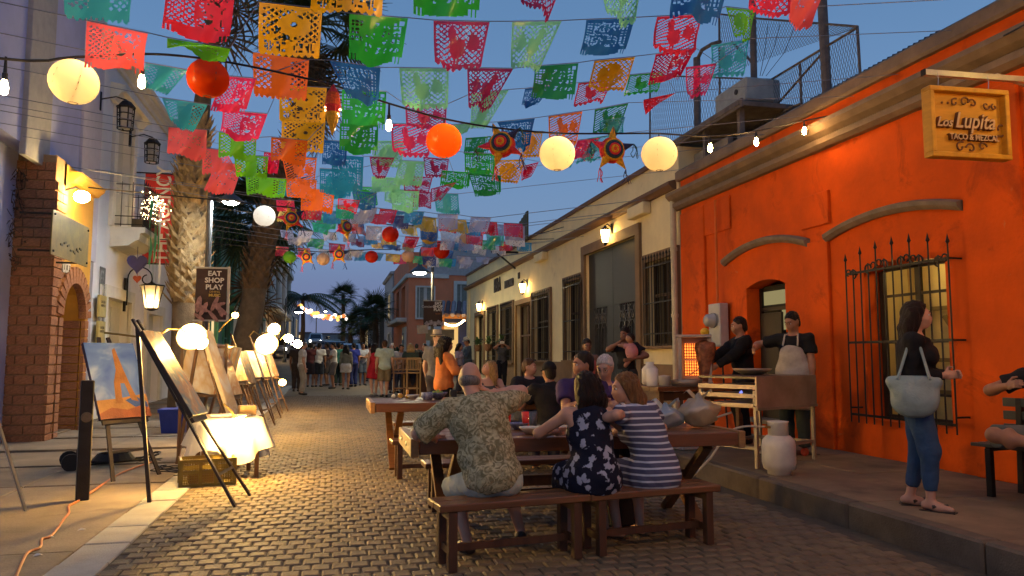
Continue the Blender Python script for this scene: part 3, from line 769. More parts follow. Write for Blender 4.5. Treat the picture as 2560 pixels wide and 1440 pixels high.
# dry vine on the pillar's left
t = thing("dry_vine", "tangle of dry brown creeper hanging at the far left edge of the brick pillar", "creeper", (-5.35, 13.9, 2.2))
b = MB(); rv = random.Random(4)
for k in range(90):
    x, z = rv.gauss(0, .13), rv.uniform(.6, 2.4); pts = [Vector((x, rv.uniform(-.1, .1), z))]
    for i in range(5): pts.append(pts[-1] + Vector((rv.uniform(-.09, .09), rv.uniform(-.05, .05), rv.uniform(-.16, .05))))
    b.tube(pts, .006, 3, False)
    for i in range(4):
        p = rv.choice(pts); e = Vector((rv.uniform(-1, 1), rv.uniform(-1, 1), rv.uniform(-1, 1))) * .05
        b.add([p, p + e, p + Vector((e.y, e.x, -e.z))], [(0, 1, 2)])
b.build("stems", mat("dry stem", (.09, .06, .035), rough=.9, var=.4, scale=20), t)
b = MB(); b.box((-5.52, 13.7, 1.45), (.16, .12, 2.9), bev=.02)
tag(b.build("door_post", white), "white painted door post standing at the left edge before the brick pillar", "post")

# ------------------------------------------------------------------ far left buildings
def block(name, label, X, y0, y1, z, m, wins, side=-1, wm=None, fm=None, roof=None, deep=3.0, cat="building"):
    """far house on a street side: wall, cornice, windows each with frame and pane"""
    t = thing(name, label, cat, (X, (y0 + y1) / 2, 0)); g0 = gnd((y0 + y1) / 2)
    b = MB(); wall_holes(b, X, side, y0, y1, -.3, z, [w[:4] for w in wins], deep, .18); child(b, "wall", m, t)
    b = MB(); b.sweep([(side * .25, 0), (-side * .12, 0), (-side * .22, .12), (-side * .22, .22), (side * .25, .28)], [((X, y, z - .1), (1, 0, 0), (0, 0, 1)) for y in (y0 - .2, y1 + .2)]); child(b, "cornice", roof or m, t)
    for w in wins:
        a, c, za, zb = w[:4]; b = MB(); s = .14
        b.box((X - side * .03, a - s / 2, (za + zb) / 2), (.1, s, zb - za)); b.box((X - side * .03, c + s / 2, (za + zb) / 2), (.1, s, zb - za)); b.box((X - side * .03, (a + c) / 2, zb + s / 2), (.1, c - a + 2 * s, s)); b.box((X - side * .05, (a + c) / 2, za - .05), (.16, c - a + 2 * s, .1))
        fo = child(b, "window", fm or white, t)
        b = MB(); b.box((X + side * .12, (a + c) / 2, (za + zb) / 2), (.03, c - a, zb - za)); sub(b, "pane", w[4] if len(w) > 4 else glass_dk, fo, t)
        b = MB(); b.bar((X + side * .09, (a + c) / 2, za), (X + side * .09, (a + c) / 2, zb), .06); b.bar((X + side * .09, a, za * .35 + zb * .65), (X + side * .09, c, za * .35 + zb * .65), .05); sub(b, "glazing_bar", fm or white, fo, t)
    return t
litp = lamp_mat("lit pane", (1.0, .72, .34), 1.1)
green = mat("green render", (.14, .28, .19), rough=.8, var=.2, scale=1.5)
block("white_house", "plain white house front behind the nearest palm trunk", XL, 27.2, 31.6, 6.4, mat("white render", (.58, .56, .52), var=.12), [(28.0, 29.4, .6, 2.6, litp), (28.1, 29.5, 3.6, 5.3)])
gb = block("green_building", "green two storey house with balconies behind the second palm", XL, 32.0, 56, 8.2, green, [(33, 35, .8, 3.1, litp), (37, 39, .8, 3.1), (42, 44, .8, 3.1, litp), (48, 50, .8, 3.1, litp), (33, 35, 4.4, 6.6), (38, 40, 4.4, 6.6), (44, 46, 4.4, 6.6), (50, 52, 4.4, 6.6)], fm=mat("green joinery", (.10, .32, .20), var=.2))
for z in (3.55, 3.95, 6.9):
    b = MB(); b.box((XL + .55, 40, z), (1.1, 14, .12), bev=.01); child(b, "balcony_slab", mat("green fascia", (.08, .26, .16), var=.2), gb)
b = MB()
for i in range(30): b.bar((XL + 1.02, 33.3 + i * .45, 4.0), (XL + 1.02, 33.3 + i * .45, 4.95), .04)
b.bar((XL + 1.02, 33, 4.98), (XL + 1.02, 47, 4.98), .07); child(b, "balcony_rail", green, gb)
for y in (33.2, 37.5, 42, 46.7):
    b = MB(); b.bar((XL + 1.0, y, .2), (XL + 1.0, y, 3.5), .16); child(b, "column", white, gb)
tan = mat("tan render", (.45, .30, .17), rough=.8, var=.15)
tb = block("tan_building", "tan two storey house with columned upper loggia, far left", XL - .1, 58, 84, 10.0, tan, [(60, 63, 1.0, 3.6, litp), (66, 69, 1.0, 3.6), (73, 76, 1.0, 3.6, litp), (60, 64, 5.6, 8.6), (67, 71, 5.6, 8.6), (74, 78, 5.6, 8.6)], roof=mat("orange fascia", (.52, .2, .06), var=.2))
for y in (58.5, 65.5, 72.5, 79.5):
    b = MB(); b.lathe((XL + .5, y, 5.3), [(.35, 0), (.28, .2), (.24, 3.4), (.36, 3.7)], 10); child(b, "column", white, tb)
b = MB(); b.box((XL + .4, 69, 5.1), (1.1, 22.5, .35), bev=.03); b.box((XL + .4, 69, 9.3), (1.1, 22.5, .4), bev=.03); child(b, "loggia_slab", white, tb)
block("grey_building", "low grey building past the tan one toward the end of the street", XL, 88, 118, 8.2, mat("grey render", (.30, .28, .27), var=.2), [(90, 94, 4, 6.4, litp), (98, 102, 4, 6.4), (106, 110, 4, 6.4, litp)])
# ------------------------------------------------------------------ far right buildings
terra = mat("terracotta render", (.82, .26, .115), rough=.8, var=.18, scale=.9, bump=.1)
tc_ = thing("terracotta_building", "two storey terracotta corner house with white mouldings, right of the far street", "building", (4.8, 50, 0))
X0 = 4.8
mb = MB(); wall_holes(mb, X0, 1, 50.0, 62, -.3, 8.3, [(52.3, 55.2, 4.1, 6.3), (57.2, 59.6, 4.1, 6.3), (51.2, 53.0, .6, 3.2)], 7, .4); child(mb, "wall", terra, tc_)
b = MB(); b.box((8.3, 49.95, 3.9), (7.0, .1, 8.2)); child(b, "gable_wall", terra, tc_)
b = MB(); b.box((8.9, 49.88, 7.75), (5.8, .12, 1.9)); child(b, "parapet", mat("grey white render", (.46, .44, .42), var=.2), tc_)
b = MB(); b.box((X0 - .05, 56, 6.7), (.3, 12.2, .28), bev=.03); b.box((6.1, 49.86, 6.7), (2.7, .24, .28), bev=.03); b.box((X0 - .3, 55.5, 3.85), (.8, 9, .3), bev=.05); child(b, "string_course", white, tc_)
for (xa, xb, za, zb, arch) in ((5.35, 6.45, 3.95, 5.95, 1), (8.0, 9.9, 4.4, 6.2, 0), (6.2, 6.9, .6, 3.2, 0)):
    b = MB(); s = .22 if not arch else .1; yf = 49.84
    for xx in (xa - s / 2, xb + s / 2): b.box((xx, yf, (za + zb) / 2), (s, .16, zb - za))
    b.box(((xa + xb) / 2, yf, zb + s / 2), (xb - xa + 2 * s, .162, s)); b.box(((xa + xb) / 2, yf, za - s / 2), (xb - xa + 2 * s, .2, s)); fo = child(b, "window", white, tc_)
    b = MB(); b.box(((xa + xb) / 2, 49.89, (za + zb) / 2), (xb - xa, .02, zb - za)); sub(b, "pane", mat("curtained glass", (.22, .22, .17), rough=.3, var=.3), fo, tc_)
    b = MB(); b.bar(((xa + xb) / 2, 49.86, za), ((xa + xb) / 2, 49.86, zb), .07); [b.bar((xa + (xb - xa) * k / 7, 49.865, za), (xa + (xb - xa) * k / 7, 49.865, zb), .05) for k in (1, 3, 4, 6)]; sub(b, "glazing_bar", white, fo, tc_)
for y0, y1 in ((52.3, 55.2), (57.2, 59.6)):
    b = MB(); b.box((X0 + .35, (y0 + y1) / 2, 5.2), (.05, y1 - y0, 2.2)); child(b, "window_pane", glass_dk, tc_)
b = MB(); b.box((X0 - .04, 52.1, 1.9), (.1, 2.4, 3.0)); dd = child(b, "door_surround", white, tc_)
b = MB(); b.box((X0 - .1, 52.4, 1.8), (.06, .9, 2.4)); sub(b, "door_panel", glass_dk, dd, tc_)
aw = thing("awning_house", "small blue fronted shop with a striped tile awning and bulbs beyond the cream building", "shop", (7.4, 44, 0))
b = MB(); b.box((7.9, 44.6, 2.0), (3.2, .3, 4.2)); child(b, "wall", mat("blue render", (.10, .11, .22), var=.2), aw)
b = MB(); b.box((6.75, 44.42, 1.9), (.9, .1, 3.0)); child(b, "lit_opening", lamp_mat("shop glow", (1.0, .60, .20), .9), aw)
for k in range(11):
    b = MB(); x = 5.95 + k * .32
    b.tube([(x + .35, 44.3, 4.6), (x, 42.6, 3.75)], .13, 6); child(b, "tile", mat("roof tile dark", (.10, .05, .045), var=.3) if k % 2 else mat("roof tile light", (.30, .24, .24), var=.3), aw)
b = MB(); b.box((7.6, 43.0, 3.7), (3.6, .12, .25)); b.bar((6.1, 43, .2), (6.1, 43, 3.6), .14); b.bar((9, 43, .2), (9, 43, 3.6), .14); child(b, "beam", mat("orange beam", (.4, .15, .03), var=.3), aw)
block("white_corner_house", "narrow white house past the terracotta corner", 4.7, 62.3, 72, 8.2, mat("white render b", (.50, .48, .45), var=.12), [(64, 66, 1, 3.3), (68, 70, 4.6, 6.6), (64, 66, 4.6, 6.6, litp)], side=1, deep=6)
block("dark_shop_row", "dark low shop row under the right hand trees, far down the street", 4.4, 74, 128, 6.6, mat("brown render", (.16, .12, .08), var=.3), [(78, 82, 1.8, 4.4, litp), (88, 92, 2.2, 4.6), (98, 103, 2.6, 5, litp), (110, 116, 3.2, 5.4, litp)], side=1, deep=8)
b = MB(); b.box((0, 0, 0), (1, 1, 1))
# low skyline at the very end
rr = random.Random(21)
for k in range(9):
    x = -40 + k * 10 + rr.uniform(-2, 2); h = rr.uniform(2.0, 4.2); w = rr.uniform(7, 10)
    t = thing("distant_house", "low %s house on the far crest, %s" % (("grey brown", "pale", "dark")[k % 3], ("leftmost", "second from the left", "third from the left", "left of the street end", "straight beyond the lanterns", "behind the lamp post", "right of the street end", "third from the right", "rightmost")[k]), "house", (x, 185 + rr.uniform(-5, 5), 4.5), 0, "houses on the far crest")
    b = MB(); b.box((0, 0, h / 2), (w, 6, h)); b.build("wall", mat("far wall %d" % (k % 3), ((.2, .17, .16), (.3, .26, .24), (.12, .10, .10))[k % 3], var=.2), t)
    b = MB(); b.box((0, 0, h + .12), (w + .5, 6.4, .24)); b.build("roof", mat("far roof", (.14, .08, .06), var=.2), t)
    for q in (-.3, 0, .3):
        b = MB(); b.box((w * q, -3.02, h * .5), (1.1, .06, 1.2)); b.build("window", litp if (k + int(q * 10)) % 3 == 0 else glass_dk, t)
cable_m = mat("black cable", (.012, .012, .012), rough=.6, var=0)
# ================================================================== palms
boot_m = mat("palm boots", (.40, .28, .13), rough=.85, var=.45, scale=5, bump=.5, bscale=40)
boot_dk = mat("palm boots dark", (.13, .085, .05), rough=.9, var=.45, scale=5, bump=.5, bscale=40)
skirt_m = mat("dry fronds", (.13, .085, .04), rough=.9, var=.4, scale=8)
frond_m = mat("fan frond", (.045, .075, .022), rough=.5, var=.45, scale=6)
rpm = random.Random(31)
def trunk_at(path, t):
    k = len(path) - 1; i = min(int(t * k), k - 1); f = t * k - i
    a, c = path[i], path[i + 1]; return Vector(a[0]).lerp(Vector(c[0]), f), a[1] * (1 - f) + c[1] * f
def palm_trunk(par, path, boots_from, boots_to, m, size=.30, per=10, dz=.15, smooth_m=None):
    b = MB(); n = 18; pts = [trunk_at(path, i / n) for i in range(n + 1)]
    b.tube([p for p, r in pts], [r * .82 for p, r in pts], 14); tr = b.build("trunk", smooth_m or m, par, True)
    b = MB(); H = path[-1][0][2] - path[0][0][2]; z = boots_from; row = 0
    while z < boots_to:
        p, r = trunk_at(path, z / H)
        for j in range(per):
            a = 6.2832 * (j + .5 * (row % 2) + rpm.uniform(-.12, .12)) / per; o = Vector((math.cos(a), math.sin(a), 0)); s_ = Vector((-o.y, o.x, 0))
            w = r * 3.0 / per * rpm.uniform(.8, 1.1); L = size * rpm.uniform(.8, 1.25); out = rpm.uniform(.22, .55)
            q = p + o * r * .78 + Vector((0, 0, rpm.uniform(-.03, .03)))
            v = [q - s_ * w, q + s_ * w, q + s_ * w * .62 + o * (L * out * .9) + Vector((0, 0, L * .62)), q - s_ * w * .62 + o * (L * out * .9) + Vector((0, 0, L * .62)), q + o * (L * out * 1.5) + Vector((0, 0, L)) + s_ * rpm.uniform(-.03, .03),
                 q + o * .05 + Vector((0, 0, L * .3)), q + o * (L * out * .9 + .03) + Vector((0, 0, L * .6))]
            b.add(v, [(0, 1, 5), (1, 2, 6, 5), (0, 5, 6, 3), (2, 4, 6), (3, 6, 4), (0, 3, 2, 1)])
        z += dz; row += 1
    tag(b.build("leaf_base", m, tr), kind="stuff")
    return tr
def fan_frond_mesh(seed, L=.95, pet=.8, n=22, droop=.35, m=None):
    r_ = random.Random(seed); b = MB()
    b.tube([(0, 0, 0), (0, pet * .5, .02), (0, pet, -.02)], [.03, .02, .012], 4)
    for k in range(n):
        a = R(-115) + R(230) * k / (n - 1); ln = L * (1 - .25 * abs(a) / 2) * r_.uniform(.9, 1.08); w = .028
        dv = Vector((math.sin(a), math.cos(a), 0)); s_ = Vector((dv.y, -dv.x, 0)); o = Vector((0, pet, -.02))
        pts = [(0, .25, 0), (.35, 1, .02), (.7, .8, -.02 - droop * .12), (1., .05, -droop * r_.uniform(.25, .6))]
        vs = []
        for t, ww, z in pts:
            c = o + dv * ln * t + Vector((0, 0, z * ln * 1.3)); vs += [c - s_ * w * ww, c + s_ * w * ww + Vector((0, 0, .008))]
        b.add(vs, [(0, 1, 3, 2), (2, 3, 5, 4), (4, 5, 7, 6)])
    return b.mesh("frond", m or frond_m)
FM = [fan_frond_mesh(k, droop=.3 + .25 * k) for k in range(3)]
FMD = [fan_frond_mesh(k + 5, droop=.7, n=12, m=skirt_m) for k in range(2)]
def crown(par, c, n, dead, size, lo=-.5, hi=1.35, name="frond"):
    for k in range(n):
        a = k * 2.39996 + rpm.uniform(-.2, .2); el = lo + (hi - lo) * ((k + .5) / n) ** .9
        o = link_mesh(name, FM[k % 3], par, c); s_ = size * rpm.uniform(.85, 1.1); o.scale = (s_, s_, s_)
        o.rotation_euler = (el, rpm.uniform(-.25, .25), a)
    for k in range(dead):
        a = k * 2.39996 + rpm.uniform(-.2, .2); o = link_mesh("dead_frond", FMD[k % 2], par, Vector(c) + Vector((0, 0, -.2 - 1.6 * size * k / max(dead, 1)))); s_ = size * rpm.uniform(.6, .85)
        o.scale = (s_, s_, s_); o.rotation_euler = (rpm.uniform(-1.5, -1.2), rpm.uniform(-.3, .3), a)
t = thing("palm_tree", "palm trunk thick with pale leaf bases, lit by the easel lamps, beside the red banner", "palm tree", (-3.15, 18.0, gnd(18)))
o = Vector((-3.15, 18, gnd(18)))
def tp(x, y, Y): return tuple(P(x, y, Y=Y) - o)
path1 = [((0, 0, 0), .40), (tuple(P(472, 800, Y=18) - o), .41), (tuple(P(470, 640, Y=18) - o), .43), (tuple(P(480, 470, Y=18) - o), .37), (tuple(P(494, 350, Y=18) - o), .27), (tuple(P(508, 240, Y=18) - o), .21), (tuple(P(535, 60, Y=18) - o), .2), (tuple(P(575, -220, Y=18) - o), .2)]
H1 = path1[-1][0][2]
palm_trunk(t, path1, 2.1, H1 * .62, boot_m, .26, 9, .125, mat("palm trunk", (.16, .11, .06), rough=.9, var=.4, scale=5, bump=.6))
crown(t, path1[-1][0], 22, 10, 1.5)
t = thing("palm_tree", "tall fan palm with a shaggy brown skirt, its crown behind the yellow flags", "palm tree", (-2.95, 24.0, gnd(24)), 0)
o = Vector((-2.95, 24, gnd(24)))
path2 = [((0, 0, 0), .42), (tuple(P(625, 800, Y=24) - o), .43), (tuple(P(650, 640, Y=24) - o), .42), (tuple(P(690, 500, Y=24) - o), .40), (tuple(P(730, 380, Y=24) - o), .34), (tuple(P(765, 240, Y=24) - o), .30), (tuple(P(785, 60, Y=24) - o), .3)]
H2 = path2[-1][0][2]
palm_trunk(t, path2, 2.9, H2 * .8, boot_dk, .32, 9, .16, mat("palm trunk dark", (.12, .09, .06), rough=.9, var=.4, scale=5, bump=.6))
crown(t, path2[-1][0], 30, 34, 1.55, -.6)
t = thing("palm_tree", "shorter fan palm with dark green drooping fronds behind the street lamp", "palm tree", (-3.3, 27.0, gnd(27)))
o = Vector((-3.3, 27, gnd(27))); path3 = [((0, 0, 0), .3), (tuple(P(640, 700, Y=27) - o), .28), (tuple(P(648, 545, Y=27) - o), .28)]
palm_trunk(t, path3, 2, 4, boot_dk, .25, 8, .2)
crown(t, path3[-1][0], 46, 14, 1.42, -1.0, 1.2)
def far_palm(x, yc, Y, label, size, feather=False):
    c = P(x, yc, Y=Y); t = thing("palm_tree", label, "palm tree", (c.x, Y, gnd(Y)), 0, "palms far down the street")
    h = c.z - gnd(Y); b = MB(); b.tube([(0, 0, 0), (.1, 0, h * .5), (0, 0, h)], [.26, .2, .17], 8); b.build("trunk", boot_dk, t)
    if not feather: crown(t, (0, 0, h), 26, 6, size, -.7)
    else:
        for k in range(18):
            a = k * 2.4; b = MB(); n = 9; pts = []
            el = .9 - 1.1 * ((k + .5) / 18)
            for i in range(n + 1):
                u = i / n; pts.append(Vector((0, size * 2.2 * u, size * (1.4 * el * u - 1.3 * u * u))))
            b.tube(pts, [.05 * (1 - .8 * i / n) for i in range(n + 1)], 4)
            for i in range(1, n + 1):
                for s_ in (-1, 1):
                    for q in (0, .5):
                        p = pts[i].lerp(pts[i - 1], q); e = p + Vector((s_ * size * .5 * (1 - .5 * i / n), size * .28, -size * .34)); b.add([p, p + Vector((0, size * .10, 0)), e], [(0, 1, 2)])
            b.build("frond", frond_m, t, False, (0, 0, h), (0, 0, a))
far_palm(757, 742, 75, "coconut palm standing above the far left house roofs", 1.7, True)
far_palm(858, 742, 80, "fan palm on the right of the street's far end", 1.1)
far_palm(905, 806, 62, "dark fan palm before the low shop row, left of the terracotta house", 1.1)
far_palm(938, 778, 58, "dark dense palm next to the white corner house", 1.05)
far_palm(875, 822, 70, "low dark palm by the parked cars", 1.0)
# low clipped hedge, far
t = thing("hedge", "low dark hedge behind the white parked car", "hedge", (3.6, 56, gnd(56)))
b = MB(); rh = random.Random(6)
for k in range(900):
    p = Vector((rh.uniform(-.8, .8), rh.uniform(-5, 5), rh.uniform(.1, 1.3))); e = Vector((rh.uniform(-1, 1), rh.uniform(-1, 1), rh.uniform(-1, 1))).normalized() * .2; f2 = e.cross(Vector((rh.uniform(-1, 1), rh.uniform(-1, 1), 1))).normalized() * .1
    b.add([p - e, p + f2, p + e, p - f2], [(0, 1, 2, 3)])
b.build("foliage", frond_m, t)

# ================================================================== street lamps and banners
def street_lamp(label, base, arm, drop, shade_r, power, wire, col=WHITE):
    t = thing("street_lamp", label, "street lamp", base, 0, "pendant street lamps")
    h = arm[1]; d = arm[0]
    b = MB(); b.lathe((0, 0, 0), [(.16, 0), (.16, .25), (.09, .4), (.075, .5), (.055, h + .1)], 10); b.build("pole", mat("lamp post paint", (.09, .09, .085), rough=.45, metal=.3, var=.2), t)
    s_ = 1 if d > 0 else -1
    b = MB(); b.tube([(0, 0, h)] + arc_pts((d / 2, 0, h), (-s_, 0, 0), (0, 0, 1), abs(d) / 2, 0, math.pi, 12) + [(d, 0, h - drop)], .028, 8); b.build("arm", mat("lamp post paint", (0, 0, 0)), t)
    b = MB(); r = shade_r; b.lathe((d, 0, h - drop - r * .9), [(r, 0), (r * .97, .02), (r * .62, r * .38), (r * .25, r * .62), (r * .16, r * .95), (.02, r)], 18)
    b.build("lamp_shade", mat("shade enamel", (.10, .10, .10), rough=.4, metal=.4, var=.2), t, True)
    b = MB(); b.ball((d, 0, h - drop - r * .85), r * .62, 14, 8, .42); b.build("diffuser", lamp_mat("street light %g" % power, col, power), t, True)
    return t
b0 = P(515, 800, Y=16.2); ar = P(578, 470, Y=16.2)
street_lamp("street lamp with a dark bell shade behind the first palm, carrying the banner", (b0.x, 16.2, gnd(16)), (ar.x - b0.x, ar.z - gnd(16)), .05, .27, 620, 0, (.90, .96, 1.0))
b1 = P(1080, 860, Y=30); ar1 = P(1050, 655, Y=30)
street_lamp("street lamp with glowing bell shade in front of the terracotta house", (b1.x, 30, gnd(30)), (ar1.x - b1.x, ar1.z - gnd(30) + .4), .45, .42, 420, 0, (1, .86, .55))
b2 = P(712, 860, Y=62); street_lamp("double headed street lamp before the tan house, far left", (b2.x, 62, gnd(62)), (1.0, 4.9), .5, .5, 120, 0, (1, .80, .5))
b3 = P(790, 840, Y=110); street_lamp("slim lamp post at the end of the street", (b3.x, 110, gnd(110)), (1.2, 5.4), .3, .4, 120, 0, (1, .80, .5))
black_b = mat("banner black", (.055, .030, .022), rough=.7, var=.25, scale=3, bump=.05)
ink = mat("banner white ink", (.75, .70, .60), rough=.7, var=0)
gold_i = mat("banner gold ink", (.65, .42, .08), rough=.6, var=0)
t = thing("street_banner", "dark street banner reading EAT SHOP PLAY on the left lamp post", "banner", P(530, 672, Y=15.95))
o = P(530, 672, Y=15.95); w_ = (P(565, 672, Y=15.95) - P(487, 672, Y=15.95)).x; h_ = (P(530, 672, Y=15.95) - P(530, 800, Y=15.95)).z
b = MB(); n = 10
vs = []
for i in range(n + 1):
    for j in range(2):
        for s_ in (0, 1): vs.append((-w_ / 2 + w_ * j, .02 * math.sin(i * .9) + s_ * .006, -h_ * i / n))
b.add(vs, [f for i in range(n) for f in ((i * 4, i * 4 + 2, i * 4 + 6, i * 4 + 4), (i * 4 + 1, i * 4 + 5, i * 4 + 7, i * 4 + 3), (i * 4, i * 4 + 4, i * 4 + 5, i * 4 + 1), (i * 4 + 2, i * 4 + 3, i * 4 + 7, i * 4 + 6))])
b.build("cloth", black_b, t)
for k, wd in enumerate(("EAT", "SHOP", "PLAY")): text_part("lettering", wd, .135, ink, t, (w_ * .10, -.035, -.10 - .135 * k), (R(90), 0, 0), .003, xs=1.05, offset=.004)
text_part("lettering", "DINING", .055, gold_i, t, (w_ * .12, -.035, -.46), (R(90), 0, 0), .003); text_part("lettering", "MUSIC", .075, gold_i, t, (w_ * .12, -.035, -.53), (R(90), 0, 0), .003, offset=.003)
b = MB(); rp2 = random.Random(3)
for k in range(9):
    c = (rp2.uniform(-.4, .35) * w_, rp2.uniform(-.95, -.66) * h_); a = rp2.uniform(0, 3); L, wd = rp2.uniform(.1, .2), rp2.uniform(.03, .06)
    poly = [(c[0] + L * math.cos(q) * math.cos(a) - wd * math.sin(q) * math.sin(a), c[1] + L * math.cos(q) * math.sin(a) + wd * math.sin(q) * math.cos(a)) for q in [6.283 * i / 8 for i in range(8)]]
    b.prism(poly, .002, lambda u, v, w: (u, -.030 - w - k * .0006, v))
b.build("printed_picture", mat("banner print", (.42, .22, .19), rough=.7, var=.5, scale=12), t)
b = MB(); b.bar((-w_ / 2 - .03, 0, .02), (w_ / 2 + .06, 0, .02), .03); b.bar((-w_ / 2 - .03, 0, -h_ - .01), (w_ / 2 + .06, 0, -h_ - .01), .03); b.bar((w_ / 2 + .03, .02, .05), (w_ / 2 + .03, .02, -h_ - .02), .05); b.build("frame", mat("banner bracket", (.5, .47, .40), var=.2), t)
o = P(1092, 753, Y=29.7)
t = thing("street_banner", "dark banner with EAT SHOP PLAY and a photo strip on the right lamp post", "banner", o)
w_ = (P(1105, 753, Y=29.7) - P(1058, 753, Y=29.7)).x; h_ = (P(1092, 753, Y=29.7) - P(1092, 816, Y=29.7)).z; xc = -.15
b = MB(); b.box((xc, 0, -h_ / 2), (w_, .02, h_)); b.build("cloth", black_b, t)
for k, wd in enumerate(("EAT", "SHOP", "PLAY")): text_part("lettering", wd, .15, ink, t, (xc + w_ * .27, -.02, -.09 - .125 * k), (R(90), 0, 0), .003, offset=.006)
text_part("lettering", "Concierto", .13, ink, t, (xc - w_ * .24, -.02, -.22), (R(90), 0, 0), .003); text_part("lettering", "MUSIC", .07, mat("banner orange ink", (.5, .16, .04), var=0), t, (xc + w_ * .27, -.02, -.5), (R(90), 0, 0), .003)
b = MB()
for k in range(5): b.box((xc - w_ * .30 + k * .15, -.02 - .002 * k, -h_ + .10 + .05 * (k % 2)), (.14, .01, .18), euler(0, .4 * (k - 2), 0))
b.build("printed_picture", mat("banner photo", (.42, .36, .36), var=.6, scale=9), t)
b = MB(); b.bar((xc - w_ / 2, 0, .02), (xc + w_ / 2, 0, .02), .04); b.build("frame", mat("banner bracket", (0, 0, 0)), t)
t = thing("hanging_sign", "small pale sign board stepping out left below the right banner", "sign", P(1072, 830, Y=29.6))
b = MB(); b.box((-.25, 0, .1), (.42, .03, .34), euler(0, -.08, 0)); b.build("board", mat("pale board", (.45, .38, .30), var=.3), t)
b = MB(); b.box((.15, .02, -.12), (.55, .03, .42)); b.box((.75, .02, -.1), (.5, .03, .42)); b.build("panel", mat("dull panel", (.22, .19, .12), var=.2), t)
# red vertical banner on the lilac house
o = P(402, 436, Y=20.4)
t = thing("wall_banner", "long red banner reading THE AGENCY standing out from the lilac house", "banner", o)
w_ = (P(438, 500, Y=20.4) - P(362, 500, Y=20.4)).x; h_ = (P(400, 436, Y=20.4) - P(400, 658, Y=20.4)).z
b = MB(); b.box((0, 0, -h_ / 2), (w_, .02, h_), bev=.004); b.build("cloth", mat("red banner", (.62, .035, .03), rough=.65, var=.2, scale=2), t)
text_part("lettering", "THE AGENCY", .50, ink, t, (.10, -.015, -h_ * .45), (R(90), R(-90), 0), .002, xs=.80, offset=.008)
text_part("lettering", "A PROPERTY GROUP", .07, ink, t, (.1, -.015, -h_ + .32), (R(90), 0, 0), .002)
b = MB(); b.bar((-w_ / 2 - .25, 0, .02), (w_ / 2, 0, .02), .03); b.build("rod", iron, t); b = MB(); b.bar((-w_ / 2 - .25, 0, -h_ - .02), (w_ / 2, 0, -h_ - .02), .03); b.build("rod", iron, t)

# ================================================================== wall lanterns
glow_y = lamp_mat("wall lantern glass", (1.0, .58, .17), 72)
def carriage_lamp(label, loc, s=1., glow=None, group="lit lanterns on the cream wall"):
    t = thing("wall_lantern", label, "wall lantern", loc, 0, group)
    b = MB(); b.tube([(.17, 0, .22), (.05, 0, .30), (0, 0, .24)], .014, 6); b.box((.165, 0, .18), (.02, .09, .26)); b.lathe((0, 0, .14), [(.13, 0), (.05, .07), (.015, .12)], 8); b.lathe((0, 0, -.19), [(.01, -.05), (.05, 0), (.085, .03)], 8); b.build("bracket", iron, t)
    b = MB(); b.lathe((0, 0, -.16), [(.07, 0), (.115, .30)], 8); b.build("glass", glow or glow_y, t)
    for k in range(4):
        a = k * math.pi / 2 + .4; b = MB(); b.bar((.078 * math.cos(a), .078 * math.sin(a), -.16), (.122 * math.cos(a), .122 * math.sin(a), .14), .012); b.build("rib", iron, t)
    return t
for (x, y, lab) in ((1513, 590, "lit lantern above the dark metal gate, nearest of the three"), (1306, 720, "lit lantern beside the raised lettering, middle of the three"), (1197, 768, "lit lantern at the far end of the cream wall")):
    carriage_lamp(lab, P(x, y, X=XW - .2))
# dark unlit cage lanterns
for (x, y, lab) in ((314, 292, "unlit iron cage lantern beside the white window hood"), (380, 380, "unlit iron cage lantern further along the lilac wall, above the red banner")):
    l0 = P(x, y, X=XL + .55); t = thing("cage_lantern", lab, "wall lantern", l0, 0, "unlit cage lanterns on the lilac house")
    b = MB()
    for k in range(6):
        a = k * math.pi / 3; b.bar((.15 * math.cos(a), .15 * math.sin(a), -.26), (.17 * math.cos(a), .17 * math.sin(a), .2), .022)
    for z, r_ in ((-.26, .155), (-.1, .16), (.05, .165), (.2, .18)): b.tube(arc_pts((0, 0, z), (1, 0, 0), (0, 1, 0), r_, 0, 6.2832, 12), .013, 4)
    b.lathe((0, 0, .2), [(.2, 0), (.1, .12), (.02, .16)], 6); b.build("cage", iron, t)
    b = MB(); b.lathe((0, 0, -.24), [(.11, 0), (.13, .42)], 6); b.build("glass", mat("frosted glass", (.42, .40, .36), rough=.3, var=.1), t)
    b = MB(); b.tube([(-.5, 0, .34), (-.2, 0, .42), (0, 0, .36)], .016, 5); b.bar((-.5, 0, .1), (-.5, 0, .5), .05); b.build("bracket", iron, t)
# big lit scroll lantern
l0 = P(380, 738, X=-4.25); t = thing("scroll_lantern", "large lit iron lantern on a scrolled bracket beside the lilac house door", "wall lantern", l0)
b = MB(); sc = .0105
b.tube([(-.55, 0, -.25), (-.55, 0, .35)] + arc_pts((-.28, 0, .40), (-1, 0, 0), (0, 0, 1), .27, 0, math.pi, 10) + arc_pts((-.12, 0, .38), (1, 0, 0), (0, 0, -1), .11, 0, 4.6, 10), .016, 6)
b.box((-.6, 0, .0), (.05, .08, .8)); b.tube([(-.01, 0, .36), (0, 0, .26)], .014, 5); b.lathe((0, 0, .22), [(.30, 0), (.27, .03), (.08, .05), (.03, .09)], 6); b.lathe((0, 0, -.34), [(.04, -.04), (.15, 0), (.155, .03)], 6); b.build("bracket", iron, t)
b = MB(); b.lathe((0, 0, -.31), [(.13, 0), (.255, .53)], 6); b.build("glass", film("lantern glass", (.85, .75, .55), tr=.75, gloss=.05), t)
for k in range(6):
    a = k * math.pi / 3; b = MB(); b.bar((.14 * math.cos(a), .14 * math.sin(a), -.31), (.265 * math.cos(a), .265 * math.sin(a), .22), .018); b.build("rib", iron, t)
